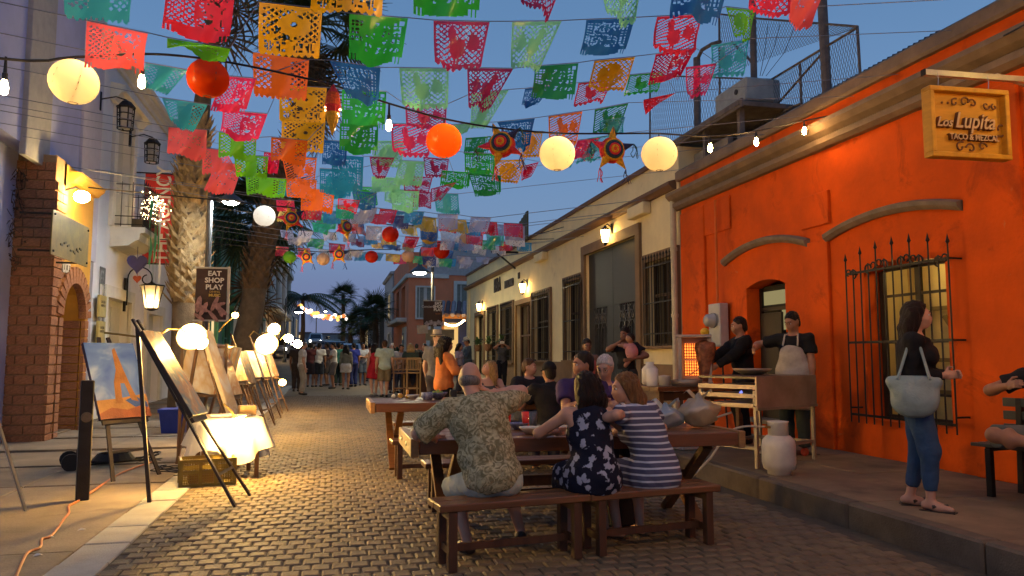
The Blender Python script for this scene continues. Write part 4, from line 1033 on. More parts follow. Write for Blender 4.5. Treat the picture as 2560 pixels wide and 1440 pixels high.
b = MB(); b.ball((0, 0, -.17), .055, 8, 6); b.build("bulb", lamp_mat("scroll bulb", (1, .68, .32), 260), t, True)
# lamp over the portal plaque
l0 = P(205, 492, X=-4.30); t = thing("portal_lamp", "round frosted lamp glaring over the ochre portal", "wall lamp", l0)
b = MB(); b.ball((0, 0, 0), .13, 14, 9, .8); b.build("globe", lamp_mat("portal globe", (1, .66, .24), 260), t, True)
b = MB(); b.tube([(-.3, 0, .1), (-.1, 0, .16), (0, 0, .1)], .02, 6); b.build("arm", iron, t)
# gold plaque on stand-offs, number tiles, notice plaques
gold_p = mat("brass plate", (.30, .22, .07), rough=.45, metal=.6, var=.4, scale=5)
l0 = P(177, 600, X=-4.12); t = thing("portal_plaque", "patinated brass sign plate held off the ochre wall over the arch", "plaque", l0)
b = MB(); b.box((0, 0, 0), (.02, 1.75, .68), bev=.004); b.build("plate", gold_p, t)
for y in (-.8, .8):
    for z in (-.28, .28):
        b = MB(); b.tube([(-.46, y, z), (.03, y, z)], .018, 6); b.build("standoff", iron, t)
b = MB()
for k in range(7): b.box((.014, -.45 + k * .15, -.14 + .05 * math.sin(k * 1.3)), (.012, .10, .03), euler(.3 * math.sin(k), 0, 0))
b.build("relief_emblem", mat("emblem", (.10, .08, .03), rough=.5, metal=.5, var=.2), t)
l0 = P(165, 670, X=-4.56); t = thing("number_tiles", "small white house number tiles above the brick arch", "number tile", l0)
for k in (-1, 0, 1):
    b = MB(); b.box((0, k * .125, 0), (.03, .115, .17), bev=.004); tl = b.build("tile", mat("white tile", (.62, .60, .52), rough=.3, var=.1), t)
    text_part("digit", "107"[k + 1], .14, lt, tl, (.018, k * .125, 0), (R(90), 0, R(90)), .002)
for i, (x, y, lab) in enumerate(((229, 761, "upper gold notice plaque right of the brick arch"), (229, 828, "lower gold notice plaque right of the brick arch"))):
    l0 = P(x, y, X=-4.82); t = thing("notice_plaque", lab, "plaque", (-4.82, 17.72, l0.z), 0, "gold notice plaques")
    b = MB(); b.box((.03, 0, 0), (.05, .5, .46), bev=.006); b.build("plate", mat("gold notice", (.52, .40, .13), rough=.5, var=.2), t)
    text_part("lettering", "GALERIA\nABIERTO", .08, lt, t, (.058, 0, .05), (R(90), 0, R(90)), .001)
# decorations on the balcony: fairy lights, flower box, ribbons, hearts
t = thing("fairy_light_bush", "flower box with bare twigs wrapped in bright fairy lights on the balcony", "fairy lights", (XL + .45, 19.35, 4.35))
b = MB(); b.box((0, 0, .14), (.26, .8, .26), bev=.01); b.build("planter", mat("planter brown", (.12, .09, .05), var=.3), t)
rg = random.Random(9); b = MB(); q = MB()
for k in range(26):
    a = rg.uniform(-1, 1); p = Vector((0, rg.uniform(-.3, .3), .25)); pts = [p]
    for i in range(4): pts.append(pts[-1] + Vector((rg.uniform(-.04, .16), a * .16 + rg.uniform(.0, .12), .22 - .04 * i)))
    b.tube(pts, .007, 4)
    for i in range(1, 5): q.ball(pts[i] + Vector((.03, 0, rg.uniform(-.1, 0))), .012, 6, 4)
    if k % 4 == 1:
        for i in range(5): q.ball(pts[-1] + Vector((rg.uniform(-.1, .1), rg.uniform(-.05, .5), -.05 - .12 * i)), .012, 6, 4)
tw = b.build("twig", mat("twig", (.10, .07, .04), var=.2), t); tag(q.build("tiny_bulbs", lamp_mat("tiny bulb", (1, .72, .38), 34), t), kind="stuff")
grn = mat("green ribbon", (.03, .28, .07), rough=.5, var=.2); wht = mat("white ribbon", (.72, .72, .70), rough=.5, var=.1)
for k, (y, c, L) in enumerate(((-.7, grn, 1.5), (-.55, grn, 1.3), (-.4, grn, 1.6), (.15, grn, 1.7), (.3, grn, 1.9), (.75, grn, 2.3), (.9, wht, 2.2), (1.0, wht, 2.4), (1.1, wht, 2.3), (1.2, wht, 2.5))):
    b = MB(); n = 8; vs = []
    for i in range(n + 1):
        z = -L * i / n; yy_ = .05 * math.sin(i * 1.1 + k) * i / n; vs += [(0, yy_ - .035, z), (.02 * math.sin(i + k), yy_ + .035, z)]
    b.add(vs, [(2 * i, 2 * i + 1, 2 * i + 3, 2 * i + 2) for i in range(n)])
    o = b.build("ribbon", c, None, False, (XL + .74, 19.25 + y * .62, 5.05)); tag(o, ("green ribbon nearest the viewer on the balcony rail", "short green ribbon second from the balcony's near end", "green ribbon just before the balcony flower box", "green ribbon across the balcony flower box", "long green ribbon at the balcony middle", "long green ribbon beside the white ones", "shortest white ribbon, beside the green one", "second white ribbon on the balcony", "third white ribbon on the balcony", "longest white ribbon at the balcony's far end")[k], "ribbon", "ribbons hanging from the balcony")
for i, (x, y, s_, c, lab) in enumerate(((343, 658, .24, (.05, .04, .18), "dark blue padded heart hanging under the balcony"), (343, 697, .10, (.55, .09, .02), "tiny red heart hanging below the blue one"))):
    l0 = P(x, y, X=XL + .5); hp = []
    for q_ in range(24):
        a = 6.2832 * q_ / 24; hp.append((s_ * .062 * 16 * math.sin(a) ** 3 / 1.0, s_ * .062 * (13 * math.cos(a) - 5 * math.cos(2 * a) - 2 * math.cos(3 * a) - math.cos(4 * a))))
    b = MB(); b.prism([(u * .9, v) for u, v in hp][::-1], s_ * .4, lambda u, v, w: (u, w - s_ * .2, v)); b.tube([(0, 0, s_ * .5), (0, 0, s_ * 1.6)], .006, 4)
    tag(b.build("heart_ornament", mat("heart %d" % i, c, rough=.4, var=.2), None, False, l0), lab, "heart ornament")
# iron plant trellis frame on the lilac wall
b = MB()
for k in range(2):
    yb = 17.75 + k * .5
for (y0, z0, y1, z1) in ((17.75, .9, 17.75, 3.35), (18.1, .9, 18.1, 3.35), (17.75, 3.35, 18.1, 3.35), (17.75, 3.0, 18.1, 3.0), (17.75, .9, 18.1, .9), (17.75, 1.25, 18.1, 1.25)): b.bar((-4.86, y0, z0), (-4.86, y1, z1), .02)
for k in range(14): b.bar((-4.86, 17.78 + .33 * ((k * 5) % 7) / 7, 3.0 if k % 2 else .9), (-4.86, 17.78 + .33 * ((k * 3) % 7) / 7, 3.35 if k % 2 else 1.25), .012)
tag(b.build("iron_trellis", mat("grey iron", (.25, .25, .25), rough=.6, metal=.4, var=.2)), "thin iron trellis frame fixed to the lilac wall by the plaques", "trellis")

# ================================================================== hanging sign board, right
wood_s = mat("sign wood", (.56, .27, .018), rough=.55, var=.25, scale=3, stretch=(1, 6, 6), bump=.15)
wood_f = mat("sign frame wood", (.58, .29, .02), rough=.5, var=.25, scale=3, stretch=(5, 1, 5))
pc = (P(2318, 222, Y=5.5) + P(2500, 232, Y=5.5) + P(2322, 395, Y=5.5) + P(2512, 400, Y=5.5)) / 4
t = thing("hanging_sign", "carved wooden taqueria sign hanging from a steel arm, top right", "sign", pc, R(-3))
b = MB(); b.box((0, .02, 0), (.80, .04, .62)); b.build("board", wood_s, t)
b = MB()
for (x, z, w, h) in ((0, .295, .80, .045), (0, -.295, .80, .045), (-.378, 0, .045, .545), (.378, 0, .045, .545)): b.box((x, -.02, z), (w, .10, h), bev=.006)
b.build("frame", wood_f, t)
cut_m = mat("carved letter", (.17, .075, .03), rough=.7, var=.2); edge_m = mat("letter face", (.55, .38, .22), rough=.6, var=.1)
for (s_, sz, x, z, sh, xs) in (("Los", .12, -.245, .0, .35, .9), ("Lupita", .20, .06, .02, .3, .82), ("TACO & MEZCAL", .075, .05, -.125, 0, .85)):
    text_part("lettering", s_, sz, cut_m, t, (x, -.018, z), (R(90), 0, 0), .018, sh, xs=xs, offset=.006 if sz > .1 else .002)
    text_part("lettering", s_, sz, edge_m, t, (x, -.038, z), (R(90), 0, 0), .003, sh, xs=xs, offset=.001)
def swirl(mb, x, z, s_, r0, a0, turns, th=.008):
    pts = []
    for i in range(22):
        u = i / 21; a = a0 + s_ * turns * 6.283 * u; r_ = r0 * (1 - .75 * u); pts.append((x + r_ * math.cos(a), -.022, z + r_ * math.sin(a)))
    mb.tube(pts, th, 5)
for (x, z, s_, r_, a) in ((-.02, .20, 1, .05, 0), (.06, .19, -1, .045, 3), (-.12, .19, 1, .04, 1), (.2, .18, -1, .04, 0), (.28, .17, 1, .03, 2), (-.08, -.21, 1, .05, 1), (.02, -.22, -1, .05, 3), (.14, -.2, 1, .045, 0), (.33, -.03, 1, .07, -2)): b = MB(); swirl(b, x, z, s_, r_, a, .9); b.build("flourish", cut_m, t)
for x in (-.25, -.19): b = MB(); b.ball((x, -.025, .18), .012, 6, 4); b.build("dot", cut_m, t)
b = MB()
for x in (-.27, .24): b.tube([(x, -.01, .31), (x + .01, -.01, .40), (x, -.01, .475)], .004, 4)
b.build("chain", mat("chain steel", (.4, .4, .4), rough=.3, metal=.9, var=0), t)
arm_m = mat("sign arm steel", (.55, .53, .48), rough=.35, metal=.6, var=.15)
t = thing("sign_arm", "pale square steel arm from the orange wall carrying the wooden sign", "bracket", (XW, 5.5, pc.z + .48))
b = MB(); b.bar((0, 0, .0), (-1.52, .05, -.015), .045, .05); b.build("beam", arm_m, t)
b = MB(); b.bar((0, .35, .06), (-.75, .04, .03), .02); b.build("stay", arm_m, t)
b = MB(); b.box((-1.53, .05, -.015), (.012, .05, .055)); b.build("end_cap", iron, t)
# unseen wall lamp outside the view, assumed and added to light the sign
t = thing("assumed_spotlight", "assumed unseen black wall lamp, added to light the wooden sign from the right", "wall lamp", (XW - .35, 4.35, 4.05))
b = MB(); b.lathe((0, 0, 0), [(.03, .12), (.05, .1), (.09, 0)], 10, euler(.3, .2, 0)); b.tube([(.35, 0, .2), (.1, 0, .2), (0, 0, .1)], .015, 5); b.build("housing", iron, t)
b = MB(); b.ball((0, 0, -.01), .06, 10, 7); b.build("bulb", lamp_mat("assumed spot bulb", (1, .62, .16), 300), t, True)

# ================================================================== easels with paintings
blk_wood = mat("easel wood", (.035, .022, .014), rough=.5, var=.4, scale=3, stretch=(3, 3, .4))
brn_wood = mat("easel brown", (.16, .085, .035), rough=.5, var=.4, scale=3, stretch=(3, 3, .4))
canv_edge = mat("canvas edge", (.55, .48, .36), rough=.8, var=.2); canv_dark = mat("canvas edge dark", (.05, .035, .07), rough=.7, var=.3)
def paint_mat(key, cols, scale=2.2, seed=0.):
    if key in M: return M[key]
    m = bpy.data.materials.new(key); m.use_nodes = True; n = m.node_tree.nodes; l = m.node_tree.links; b = n["Principled BSDF"]; b.inputs["Roughness"].default_value = .45
    tc = n.new("ShaderNodeTexCoord"); mp = n.new("ShaderNodeMapping"); mp.inputs["Location"].default_value = (seed, seed * .7, seed * 1.3); nz = n.new("ShaderNodeTexNoise"); nz.inputs["Scale"].default_value = scale; nz.inputs["Detail"].default_value = 3; nz.inputs["Distortion"].default_value = 1.2
    rp = n.new("ShaderNodeValToRGB"); l.new(tc.outputs["Object"], mp.inputs[0]); l.new(mp.outputs[0], nz.inputs["Vector"]); l.new(nz.outputs[0], rp.inputs[0]); l.new(rp.outputs[0], b.inputs["Base Color"])
    e = rp.color_ramp.elements; e[0].position = .3; e[0].color = tuple(cols[0]) + (1,); e[1].position = .7; e[1].color = tuple(cols[-1]) + (1,)
    for k, c in enumerate(cols[1:-1]):
        q = e.new(.3 + .4 * (k + 1) / (len(cols) - 1)); q.color = tuple(c) + (1,)
    M[key] = m; return m
def easel(label, foot, front, w, h, zb, tilt, canvas_m, edge_m, wood, plabel, mast=None, picture=None, rear=1.15, grp="easels in a row along the left pavement"):
    """foot: ground point under the front legs; front: horizontal facing direction"""
    t = thing("easel", label, "easel", foot, 0, grp); g = foot[2]
    f = Vector((front[0], front[1], 0)).normalized(); s_ = Vector((-f.y, f.x, 0)); up = (Vector((0, 0, 1)) * math.cos(tilt) - f * math.sin(tilt)); nrm = f * math.cos(tilt) + Vector((0, 0, 1)) * math.sin(tilt)
    top = (zb + h) / math.cos(tilt)
    for k in (-1, 1):
        b = MB(); b.bar(s_ * k * .30, up * top * 1.02 + s_ * k * .06, .045, .022, up=tuple(nrm)); b.build("leg", wood, t)
    b = MB(); b.bar(up * top * .98 - nrm * .02, -f * (rear + math.sin(tilt) * .3) + s_ * .02, .035); b.build("rear_leg", wood, t)
    b = MB(); b.bar(up * zb / math.cos(tilt) - s_ * w * .45 + nrm * .04, up * zb / math.cos(tilt) + s_ * w * .45 + nrm * .04, .05, .03, up=tuple(nrm)); b.build("ledge", wood, t); b = MB(); b.bar(up * .35 - s_ * .27, up * .35 + s_ * .27, .03, .02, up=tuple(nrm)); b.build("crossbar", wood, t)
    if mast:
        b = MB(); b.bar(up * top * .3, up * mast, .05, .03, up=tuple(nrm)); b.build("mast", wood, t)
    # the painting rests on the ledge
    rot = Matrix((s_, up, nrm)).transposed(); c = Vector(foot) + up * (zb / math.cos(tilt) + .03 + h / 2) + nrm * .055
    o = thing("painting", plabel, "painting", c, 0, "paintings shown on the easels"); o.rotation_euler = rot.to_euler()
    b = MB(); b.use(edge_m); b.box((0, 0, 0), (w, h, .045), bev=.003); b.build("stretcher", None, o)
    b = MB(); b.box((0, 0, .0245), (w - .004, h - .004, .003)); cv = b.build("canvas", canvas_m, o)
    if picture: picture(o, w, h)
    return t, up, s_, nrm
def pic_arch(o, w, h):
    """sky over sand, with a tall rock arch and blue water"""
    f = lambda k: (lambda u, v, q: (u * w / 2, v * h / 2, .0265 + .0008 * k + q))
    for k, (nm, c, poly) in enumerate((("painted_sand", (.34, .17, .05), [(-1, -.52), (-.2, -.5), (.4, -.44), (1, -.4), (1, -1), (-1, -1)]), ("painted_water", (.03, .08, .28), [(.1, -.55), (.5, -.45), (.95, -.62), (.98, -.9), (.55, -.8)]), ("painted_rock", (.27, .12, .03), [(-.30, -.62), (-.18, -.05), (.0, .25), (.04, .80), (.16, .86), (.30, .3), (.42, -.1), (.62, -.6), (.36, -.55), (.22, -.1), (.06, -.1), (-.02, -.62)]), ("painted_shore", (.26, .08, .03), [(-1, -.86), (-.5, -.72), (.1, -.8), (.7, -.7), (1, -.78), (1, -1), (-1, -1)]))):
        b = MB(); b.prism(poly, .0006, f(k)); b.build(nm, mat("oil " + nm, c, rough=.4, var=.35, scale=4, bump=.3, bscale=40), o)
skyp = paint_mat("painted sky", [(.03, .07, .34), (.09, .17, .45), (.34, .42, .60)], 1.6)
abs1 = paint_mat("painting seascape", [(.45, .36, .2), (.07, .12, .16), (.3, .13, .04), (.5, .45, .3)], 3.5, 2)
abs2 = paint_mat("painting warm", [(.85, .7, .4), (.6, .25, .08), (.9, .85, .6)], 3, 5)
abs3 = paint_mat("painting pale", [(.9, .85, .7), (.7, .5, .25), (.85, .8, .7)], 2.2, 9)
easel("black easel tilted to the right, holding the rock arch painting", (-2.22, 9.95, gnd(9.95)), (.74, -.67), .66, 1.0, .64, R(25), skyp, canv_dark, blk_wood, "painting of a tan rock arch under a blue sky, nearest at the left", picture=pic_arch)
easel("black easel seen edge on, its long legs nearest to the viewer", (-.84, 8.2, 0), (1, -.13), .48, .98, .80, R(31.5), abs1, blk_wood, blk_wood, "bright canvas seen nearly edge on, facing the street", rear=.75)
for i, (x, Y, w, h, zb, cm, lab) in enumerate(((-1.10, 10.9, .40, 1.25, .55, abs3, "tall pale canvas glaring white under a lamp"), (-1.12, 11.9, .5, .6, .8, abs2, "square warm canvas under the ribbed rack"), (-1.12, 13.0, .55, .55, .95, abs2, "wide orange canvas, fourth back along the row"), (-1.12, 14.2, .5, .6, .85, abs1, "dark framed seascape, fifth back along the row"), (-1.12, 15.6, .5, .55, .9, abs3, "small cream canvas near the far lamps"), (-1.10, 17.2, .5, .6, .85, abs2, "amber canvas under the farthest lamps"), (-1.05, 19.0, .5, .7, .8, abs1, "last canvas in the row, nearest the crowd"))):
    easel(("brown easel with the tall pale canvas", "brown easel with a square warm canvas", "brown easel with the wide orange canvas", "brown easel with the dark framed seascape", "brown easel with the small cream canvas", "brown easel with the amber canvas", "reddish easel at the end of the row by the crowd")[i], (x, Y, gnd(Y)), (.985, -.17), w, h, zb, R(20), cm, canv_edge, brn_wood, lab, rear=.8, mast=1.9 if i % 2 else None)
# small canvases leaning against each other on the table and rack
t = thing("picture_rack", "wooden rack of thin unframed canvases standing on edge among the easels", "picture rack", (-1.85, 12.1, gnd(12)))
for k in range(10):
    b = MB(); b.box((.05 * k * .4, -.25 + .06 * k, 1.25), (.5, .02, .7), euler(-.12, .2, .1)); b.build("canvas", (abs3, abs2, canv_edge)[k % 3], t)
b = MB()
for y in (-.32, .38):
    for x in (-.25, .35): b.bar((x, y, 0), (x, y, 1.6), .04)
for z in (.85, 1.55): [b.bar((-.25, y, z), (.35, y, z), .035) for y in (-.32, .38)]; [b.bar((x, -.32, z), (x, .38, z), .035) for x in (-.25, .35)]
b.build("frame", brn_wood, t)

# floodlights on arched arms
def flood(label, base, pts, r, power, aim, shade=False, col=(1.0, .57, .15)):
    t = thing("picture_lamp", label, "picture lamp", base, 0, "lamps over the paintings")
    b = MB(); pts = [Vector(p) - Vector(base) for p in pts]; b.tube(pts, .013, 6); b.build("arm", mat("brass arm", (.42, .28, .08), rough=.35, metal=.7, var=.2), t)
    e = pts[-1]; q = Vector(aim).normalized().to_track_quat('Z', 'Y').to_matrix()
    if shade:
        b = MB(); b.lathe(e, [(.02, -r * .55), (r * .7, -r * .42), (r * 1.1, -r * .05), (r * 1.38, r * .38), (r * 1.36, r * .40), (r * 1.06, -r * .02), (r * .66, -r * .36), (.02, -r * .48)], 20, q); b.build("glow_reflector", mat("reflector enamel", (.80, .66, .40), rough=.5, var=0), t, True); r, power = r * .52, power * 3.4  # dish shaped and tinted so its lit bowl imitates lamp glow
    b = MB(); b.ball(e, r, 12, 8, .9); b.build("bulb", lamp_mat("flood %g" % power, col, power), t, True)
    return t
FL = 600
flood("glaring lamp on a brass arch above the edge on canvas", P(392, 840, Y=8.9), [P(392, 840, Y=8.9), P(420, 822, Y=9.0), P(450, 822, Y=9.1), P(478, 838, Y=9.2)], .12, FL, (.28, -.80, -.38), True)
flood("second glaring lamp just right of the brass arch", P(470, 826, Y=9.3), [P(455, 822, Y=9.2), P(480, 830, Y=9.3), P(500, 856, Y=9.4)], .085, 420, (.5, .3, -.8))
flood("very bright lamp low over the cloth covered table", P(560, 1010, Y=9.4), [P(560, 1010, Y=9.5), P(580, 1030, Y=9.45), P(598, 1064, Y=9.4)], .105, 430, (.3, -.3, -.8))
flood("thin brass arm lamp reaching over the tall pale canvas", P(547, 830, Y=11), [P(547, 830, Y=11), P(560, 812, Y=11), P(580, 795, Y=11), P(588, 788, Y=11)], .045, 40, (.5, .3, -.8))
flood("bright lamp over the dark framed seascape", P(625, 845, Y=14), [P(622, 842, Y=14), P(635, 828, Y=14), P(652, 840, Y=14), P(665, 858, Y=14)], .15, FL, (.28, -.80, -.38), True)
flood("twin tube lamp high over the far easels", P(640, 830, Y=16), [P(650, 835, Y=16), P(672, 828, Y=16), P(684, 822, Y=16)], .10, FL, (.28, -.80, -.38), True)
flood("bright lamp over the amber canvas, far row", P(700, 845, Y=17.5), [P(700, 850, Y=17.5), P(712, 838, Y=17.5), P(722, 846, Y=17.5)], .10, 480, (.5, .3, -.8))
flood("farthest bright lamp of the row, near the crowd", P(730, 858, Y=18.8), [P(728, 850, Y=18.8), P(738, 852, Y=18.8), P(744, 860, Y=18.8)], .10, 480, (.5, .3, -.8))
flood("small lamp low behind the last easel", P(700, 950, Y=18.5), [P(696, 945, Y=18.5), P(701, 948, Y=18.5), P(706, 956, Y=18.5)], .085, 40, (.5, .3, -.8))
# bare crossbar lamp on painting one
flood("slim brass bar lamp over the rock arch painting", P(262, 832, Y=9.7), [P(262, 832, Y=9.7), P(300, 836, Y=9.6), P(345, 842, Y=9.5), P(372, 846, Y=9.4)], .022, 210, (.2, -.5, -.8), False, (.85, .88, 1.0))

# table under a white cloth, crate, tub, bucket chair, bollard, ladder, cables
t = thing("display_table", "table draped in a glowing white cloth among the easels", "table", (-1.22, 9.95, gnd(9.95)), R(15))
b = MB(); n = 20; zt_ = .70
rim = []
for i in range(64):
    a = 6.2832 * i / 64; c_, s_ = math.cos(a), math.sin(a); k = 1 / max(abs(c_) / .36, abs(s_) / .34); rim.append((c_ * k, s_ * k))
vs = [(x, y, zt_) for x, y in rim] + [(0, 0, zt_)]
for lv in range(1, 6):
    for i, (x, y) in enumerate(rim):
        d = 1 + .05 * lv + .05 * lv * math.sin(i * 1.23) * .6; drop = (.44 + .10 * math.sin(i * .41)) * lv / 5; vs.append((x * d, y * d, zt_ - drop))
fs = [(i, (i + 1) % 64, 64) for i in range(64)]
for lv in range(5):
    a0 = 0 if lv == 0 else 65 + 64 * (lv - 1); b0_ = 65 + 64 * lv
    fs += [(a0 + i, b0_ + i, b0_ + (i + 1) % 64, a0 + (i + 1) % 64) for i in range(64)]
b.add(vs, fs); o = b.build("white_cloth", film("table cloth", (.80, .76, .68), tr=.45, gloss=.03), None, True, (-1.22, 9.95, gnd(9.95) + .004), (0, 0, R(15)))
tag(o, "white cloth hanging in folds over the display table by the low lamp", "tablecloth")
b = MB(); b.box((0, 0, .67), (.68, .64, .03)); b.build("top", brn_wood, t)
for x in (-.3, .3):
    for y in (-.28, .28):
        b = MB(); b.bar((x, y, 0), (x, y, .655), .045); b.build("leg", brn_wood, t)
for i, (x, y, w, lab) in enumerate(((-1.3, 9.95, .30, "flat print lying on the white table cloth"), (-1.05, 9.85, .2, "small framed print on the white cloth, right end"))):
    b = MB(); b.box((0, 0, .013), (w, w * .8, .022), bev=.003); tag(b.build("print", abs3, None, False, (x, y, gnd(9.95) + .71), (0, 0, .4 + i)), lab, "print")
b = MB(); b.box((0, 0, .06), (.2, .15, .12), bev=.008); tag(b.build("card_box", mat("card box", (.35, .22, .10), var=.3), None, False, (-1.02, 10.1, gnd(9.95) + .71), (0, 0, .3)), "small brown card box on the white cloth", "box")
crate_m = mat("crate plastic", (.20, .15, .025), rough=.45, var=.2)
t = thing("plastic_crate", "ochre open mesh plastic crate on the ground under the easel", "crate", (-1.36, 9.38, 0.004), R(12))
W_, D_c, H_ = .56, .36, .30
b = MB()
for z in (.015, H_ - .02, H_ * .52): 
    b.box((0, -D_c / 2, z), (W_, .022, .035)); b.box((0, D_c / 2, z), (W_, .022, .035)); b.box((-W_ / 2, 0, z), (.022, D_c - .024, .035)); b.box((W_ / 2, 0, z), (.022, D_c - .024, .035))
for x in (-W_ / 2, W_ / 2, -.08, .08):
    for y in (-D_c / 2, D_c / 2): b.box((x, y, H_ / 2), (.04, .03, H_ - .004))
b.box((0, 0, .006), (W_ - .03, D_c - .03, .01))
b.build("frame", crate_m, t)
b = MB()
for k in range(22):
    x = -W_ / 2 + W_ * (k + .5) / 22
    for y in (-D_c / 2, D_c / 2): b.box((x, y, H_ / 2), (.007, .012, H_ - .03))
for k in range(13):
    y = -D_c / 2 + D_c * (k + .5) / 13
    for x in (-W_ / 2, W_ / 2): b.box((x, y, H_ / 2), (.012, .007, H_ - .03))
for k in range(9):
    z = .03 + (H_ - .06) * (k + .5) / 9
    for y in (-D_c / 2, D_c / 2): b.box((0, y, z), (W_ - .02, .010, .006))
    for x in (-W_ / 2, W_ / 2): b.box((x, 0, z), (.010, D_c - .02, .006))
tag(b.build("grid_wall", crate_m, t), kind="stuff")
b = MB(); b.box((-.02, 0, .07), (.36, .22, .12), bev=.01); tag(b.build("boxed_goods", mat("carton", (.20, .12, .05), var=.3), None, False, (-1.36, 9.38, .016), (0, 0, R(12))), "brown carton sitting inside the mesh crate", "carton")
tubm = mat("blue plastic", (.03, .06, .32), rough=.4, var=.2)
l0 = P(437, 1082, Z=gnd(14)); t = thing("storage_tub", "blue plastic storage tub on the pavement behind the easels", "tub", l0)
b = MB(); b.lathe((0, 0, 0), [(.27, 0), (.33, .38), (.36, .38), (.36, .42), (.33, .42)], 4, rotz(R(45))); b.build("tub_body", tubm, t)
b = MB(); b.box((0, 0, .43), (.52, .52, .02), bev=.006); b.build("rim", tubm, t)
l0 = P(470, 1075, Z=gnd(13)); t = thing("plastic_chair", "white moulded chair with steel legs half hidden behind the leaning easel", "chair", l0, R(40))
wp = mat("white plastic", (.62, .58, .50), rough=.35, var=.08)
b = MB(); b.lathe((0, 0, .42), [(.001, 0), (.18, .0), (.23, .03), (.21, .04)], 14); b.build("seat", wp, t, True)
b = MB(); vs = []
for i in range(9):
    a = R(200) + R(140) * i / 8
    for z, r_ in ((.46, .23), (.62, .25), (.8, .26), (.86, .255)): vs.append((r_ * math.cos(a), -r_ * math.sin(a), z))
b.add(vs, [(i * 4 + j, i * 4 + j + 1, i * 4 + j + 5, i * 4 + j + 4) for i in range(8) for j in range(3)]); b.build("backrest", wp, t, True)
for k in range(4):
    a = k * math.pi / 2 + .78; b = MB(); b.tube([(.12 * math.cos(a), .12 * math.sin(a), .42), (.24 * math.cos(a), .24 * math.sin(a), 0)], .012, 6); b.build("leg", mat("chrome leg", (.5, .5, .5), rough=.2, metal=.9, var=0), t)
t = thing("bollard", "dark square steel bollard with a round emblem by the front easel leg", "bollard", (-2.43, 8.63, .002), R(20))
b = MB(); b.box((0, 0, .60), (.12, .12, 1.2), bev=.008); b.build("post", mat("bollard bronze", (.035, .028, .022), rough=.45, metal=.5, var=.35, scale=6), t)
b = MB(); b.lathe((0, -.062, .83), [(.052, 0), (.052, .006), (.04, .008), (.001, .008)], 18, euler(R(90), 0, 0)); b.build("emblem", mat("emblem bronze", (.20, .15, .09), rough=.5, metal=.6, var=.3, scale=30), t)
l0 = P(50, 1315, Z=0); t = thing("step_ladder", "aluminium step ladder cut off by the left edge of the picture", "ladder", (l0.x - .86, l0.y + .12, 0), R(-34))
alu = mat("aluminium", (.58, .58, .58), rough=.32, metal=.85, var=.15)
for x in (-.22, .22):
    b = MB(); b.bar((x, 0, .0), (x * .78, .32, 1.25), .045, .022); b.build("rail", alu, t)
    b = MB(); b.bar((x, .85, .0), (x * .78, .42, 1.25), .03, .02); b.build("back_rail", alu, t)
    b = MB(); b.bar((x, -.005, .0), (x, .012, .05), .055, .035); b.build("foot", mat("rubber", (.01, .01, .01), var=0), t)
for z in (.26, .53, .8, 1.06):
    b = MB(); f_ = z / 1.25; b.box((0, .32 * f_, z), (.44 - .1 * f_, .09, .03), bev=.004); b.build("step", alu, t)
b = MB(); b.box((0, .38, 1.27), (.36, .24, .06), bev=.02); b.build("top_cap", mat("ladder green", (.02, .16, .09), var=.1), t)
orange_c = mat("orange cable", (.55, .20, .07), rough=.5, var=.1)
def ground_cable(label, pts, r, m, zz=None):
    pv = [Vector((x, y, (gnd(y) if zz is None else zz) + r)) for x, y in pts]; out = []
    for i in range(len(pv) - 1):
        p0, p1, p2, p3 = pv[max(i - 1, 0)], pv[i], pv[i + 1], pv[min(i + 2, len(pv) - 1)]
        for k in range(5):
            t = k / 5; out.append(.5 * ((2 * p1) + (p2 - p0) * t + (2 * p0 - 5 * p1 + 4 * p2 - p3) * t * t + (3 * p1 - p0 - 3 * p2 + p3) * t ** 3))
    out.append(pv[-1]); b = MB(); b.tube(out, r, 6); return tag(b.build("ground_cable", m), label, "cable")
gp = [P(x, y, Z=0) for x, y in ((38, 1450), (55, 1410), (70, 1385), (100, 1372), (104, 1352), (125, 1345), (145, 1322), (160, 1300), (172, 1285), (172, 1268), (195, 1255), (240, 1225), (270, 1205), (300, 1188), (330, 1176), (380, 1160))]
ground_cable("pale orange extension cord snaking over the left pavement to the bollard", [(p.x, p.y) for p in gp], .011, orange_c)
rc = random.Random(12)
for k, (cx, cy, n) in enumerate(((-1.85, 10.6, 16), (-1.55, 10.2, 14), (-2.2, 11.4, 10))):
    pts = [(cx + rc.uniform(-.35, .35), cy + rc.uniform(-.4, .4)) for _ in range(n)]
    ground_cable(("tangle of thin dark wires beside the mesh crate", "loose loops of thin wire under the leaning easel", "thin wire run across the pavement to the blue tub")[k], pts, .006, cable_m)
l0 = P(262, 1168, Z=0); t = thing("hand_truck", "folded black hand truck with coiled cable lying behind the bollard", "hand truck", l0, R(20))
b = MB(); [b.tube([(-.42, y, .06), (.45, y, .08)], .016, 6) for y in (-.12, .12)]; b.tube([(.45, -.12, .08), (.62, -.12, .14), (.66, 0, .15), (.62, .12, .14), (.45, .12, .08)], .014, 6); b.build("frame", iron, t)
for y in (-.2, .2):
    b = MB(); b.lathe((-.4, y, .11), [(.04, -.03), (.11, -.03), (.11, .03), (.04, .03)], 14, euler(R(90), 0, 0)); b.build("wheel", mat("rubber", (0, 0, 0)), t)
b = MB()
for k in range(7): b.tube(arc_pts((.1, 0, .10 + .012 * k), (1, 0, 0), (0, 1, 0), .25 - .01 * k, 0, 6.2832, 18), .011, 5)
b.build("cable_coil", mat("black cable", (0, 0, 0)), t)
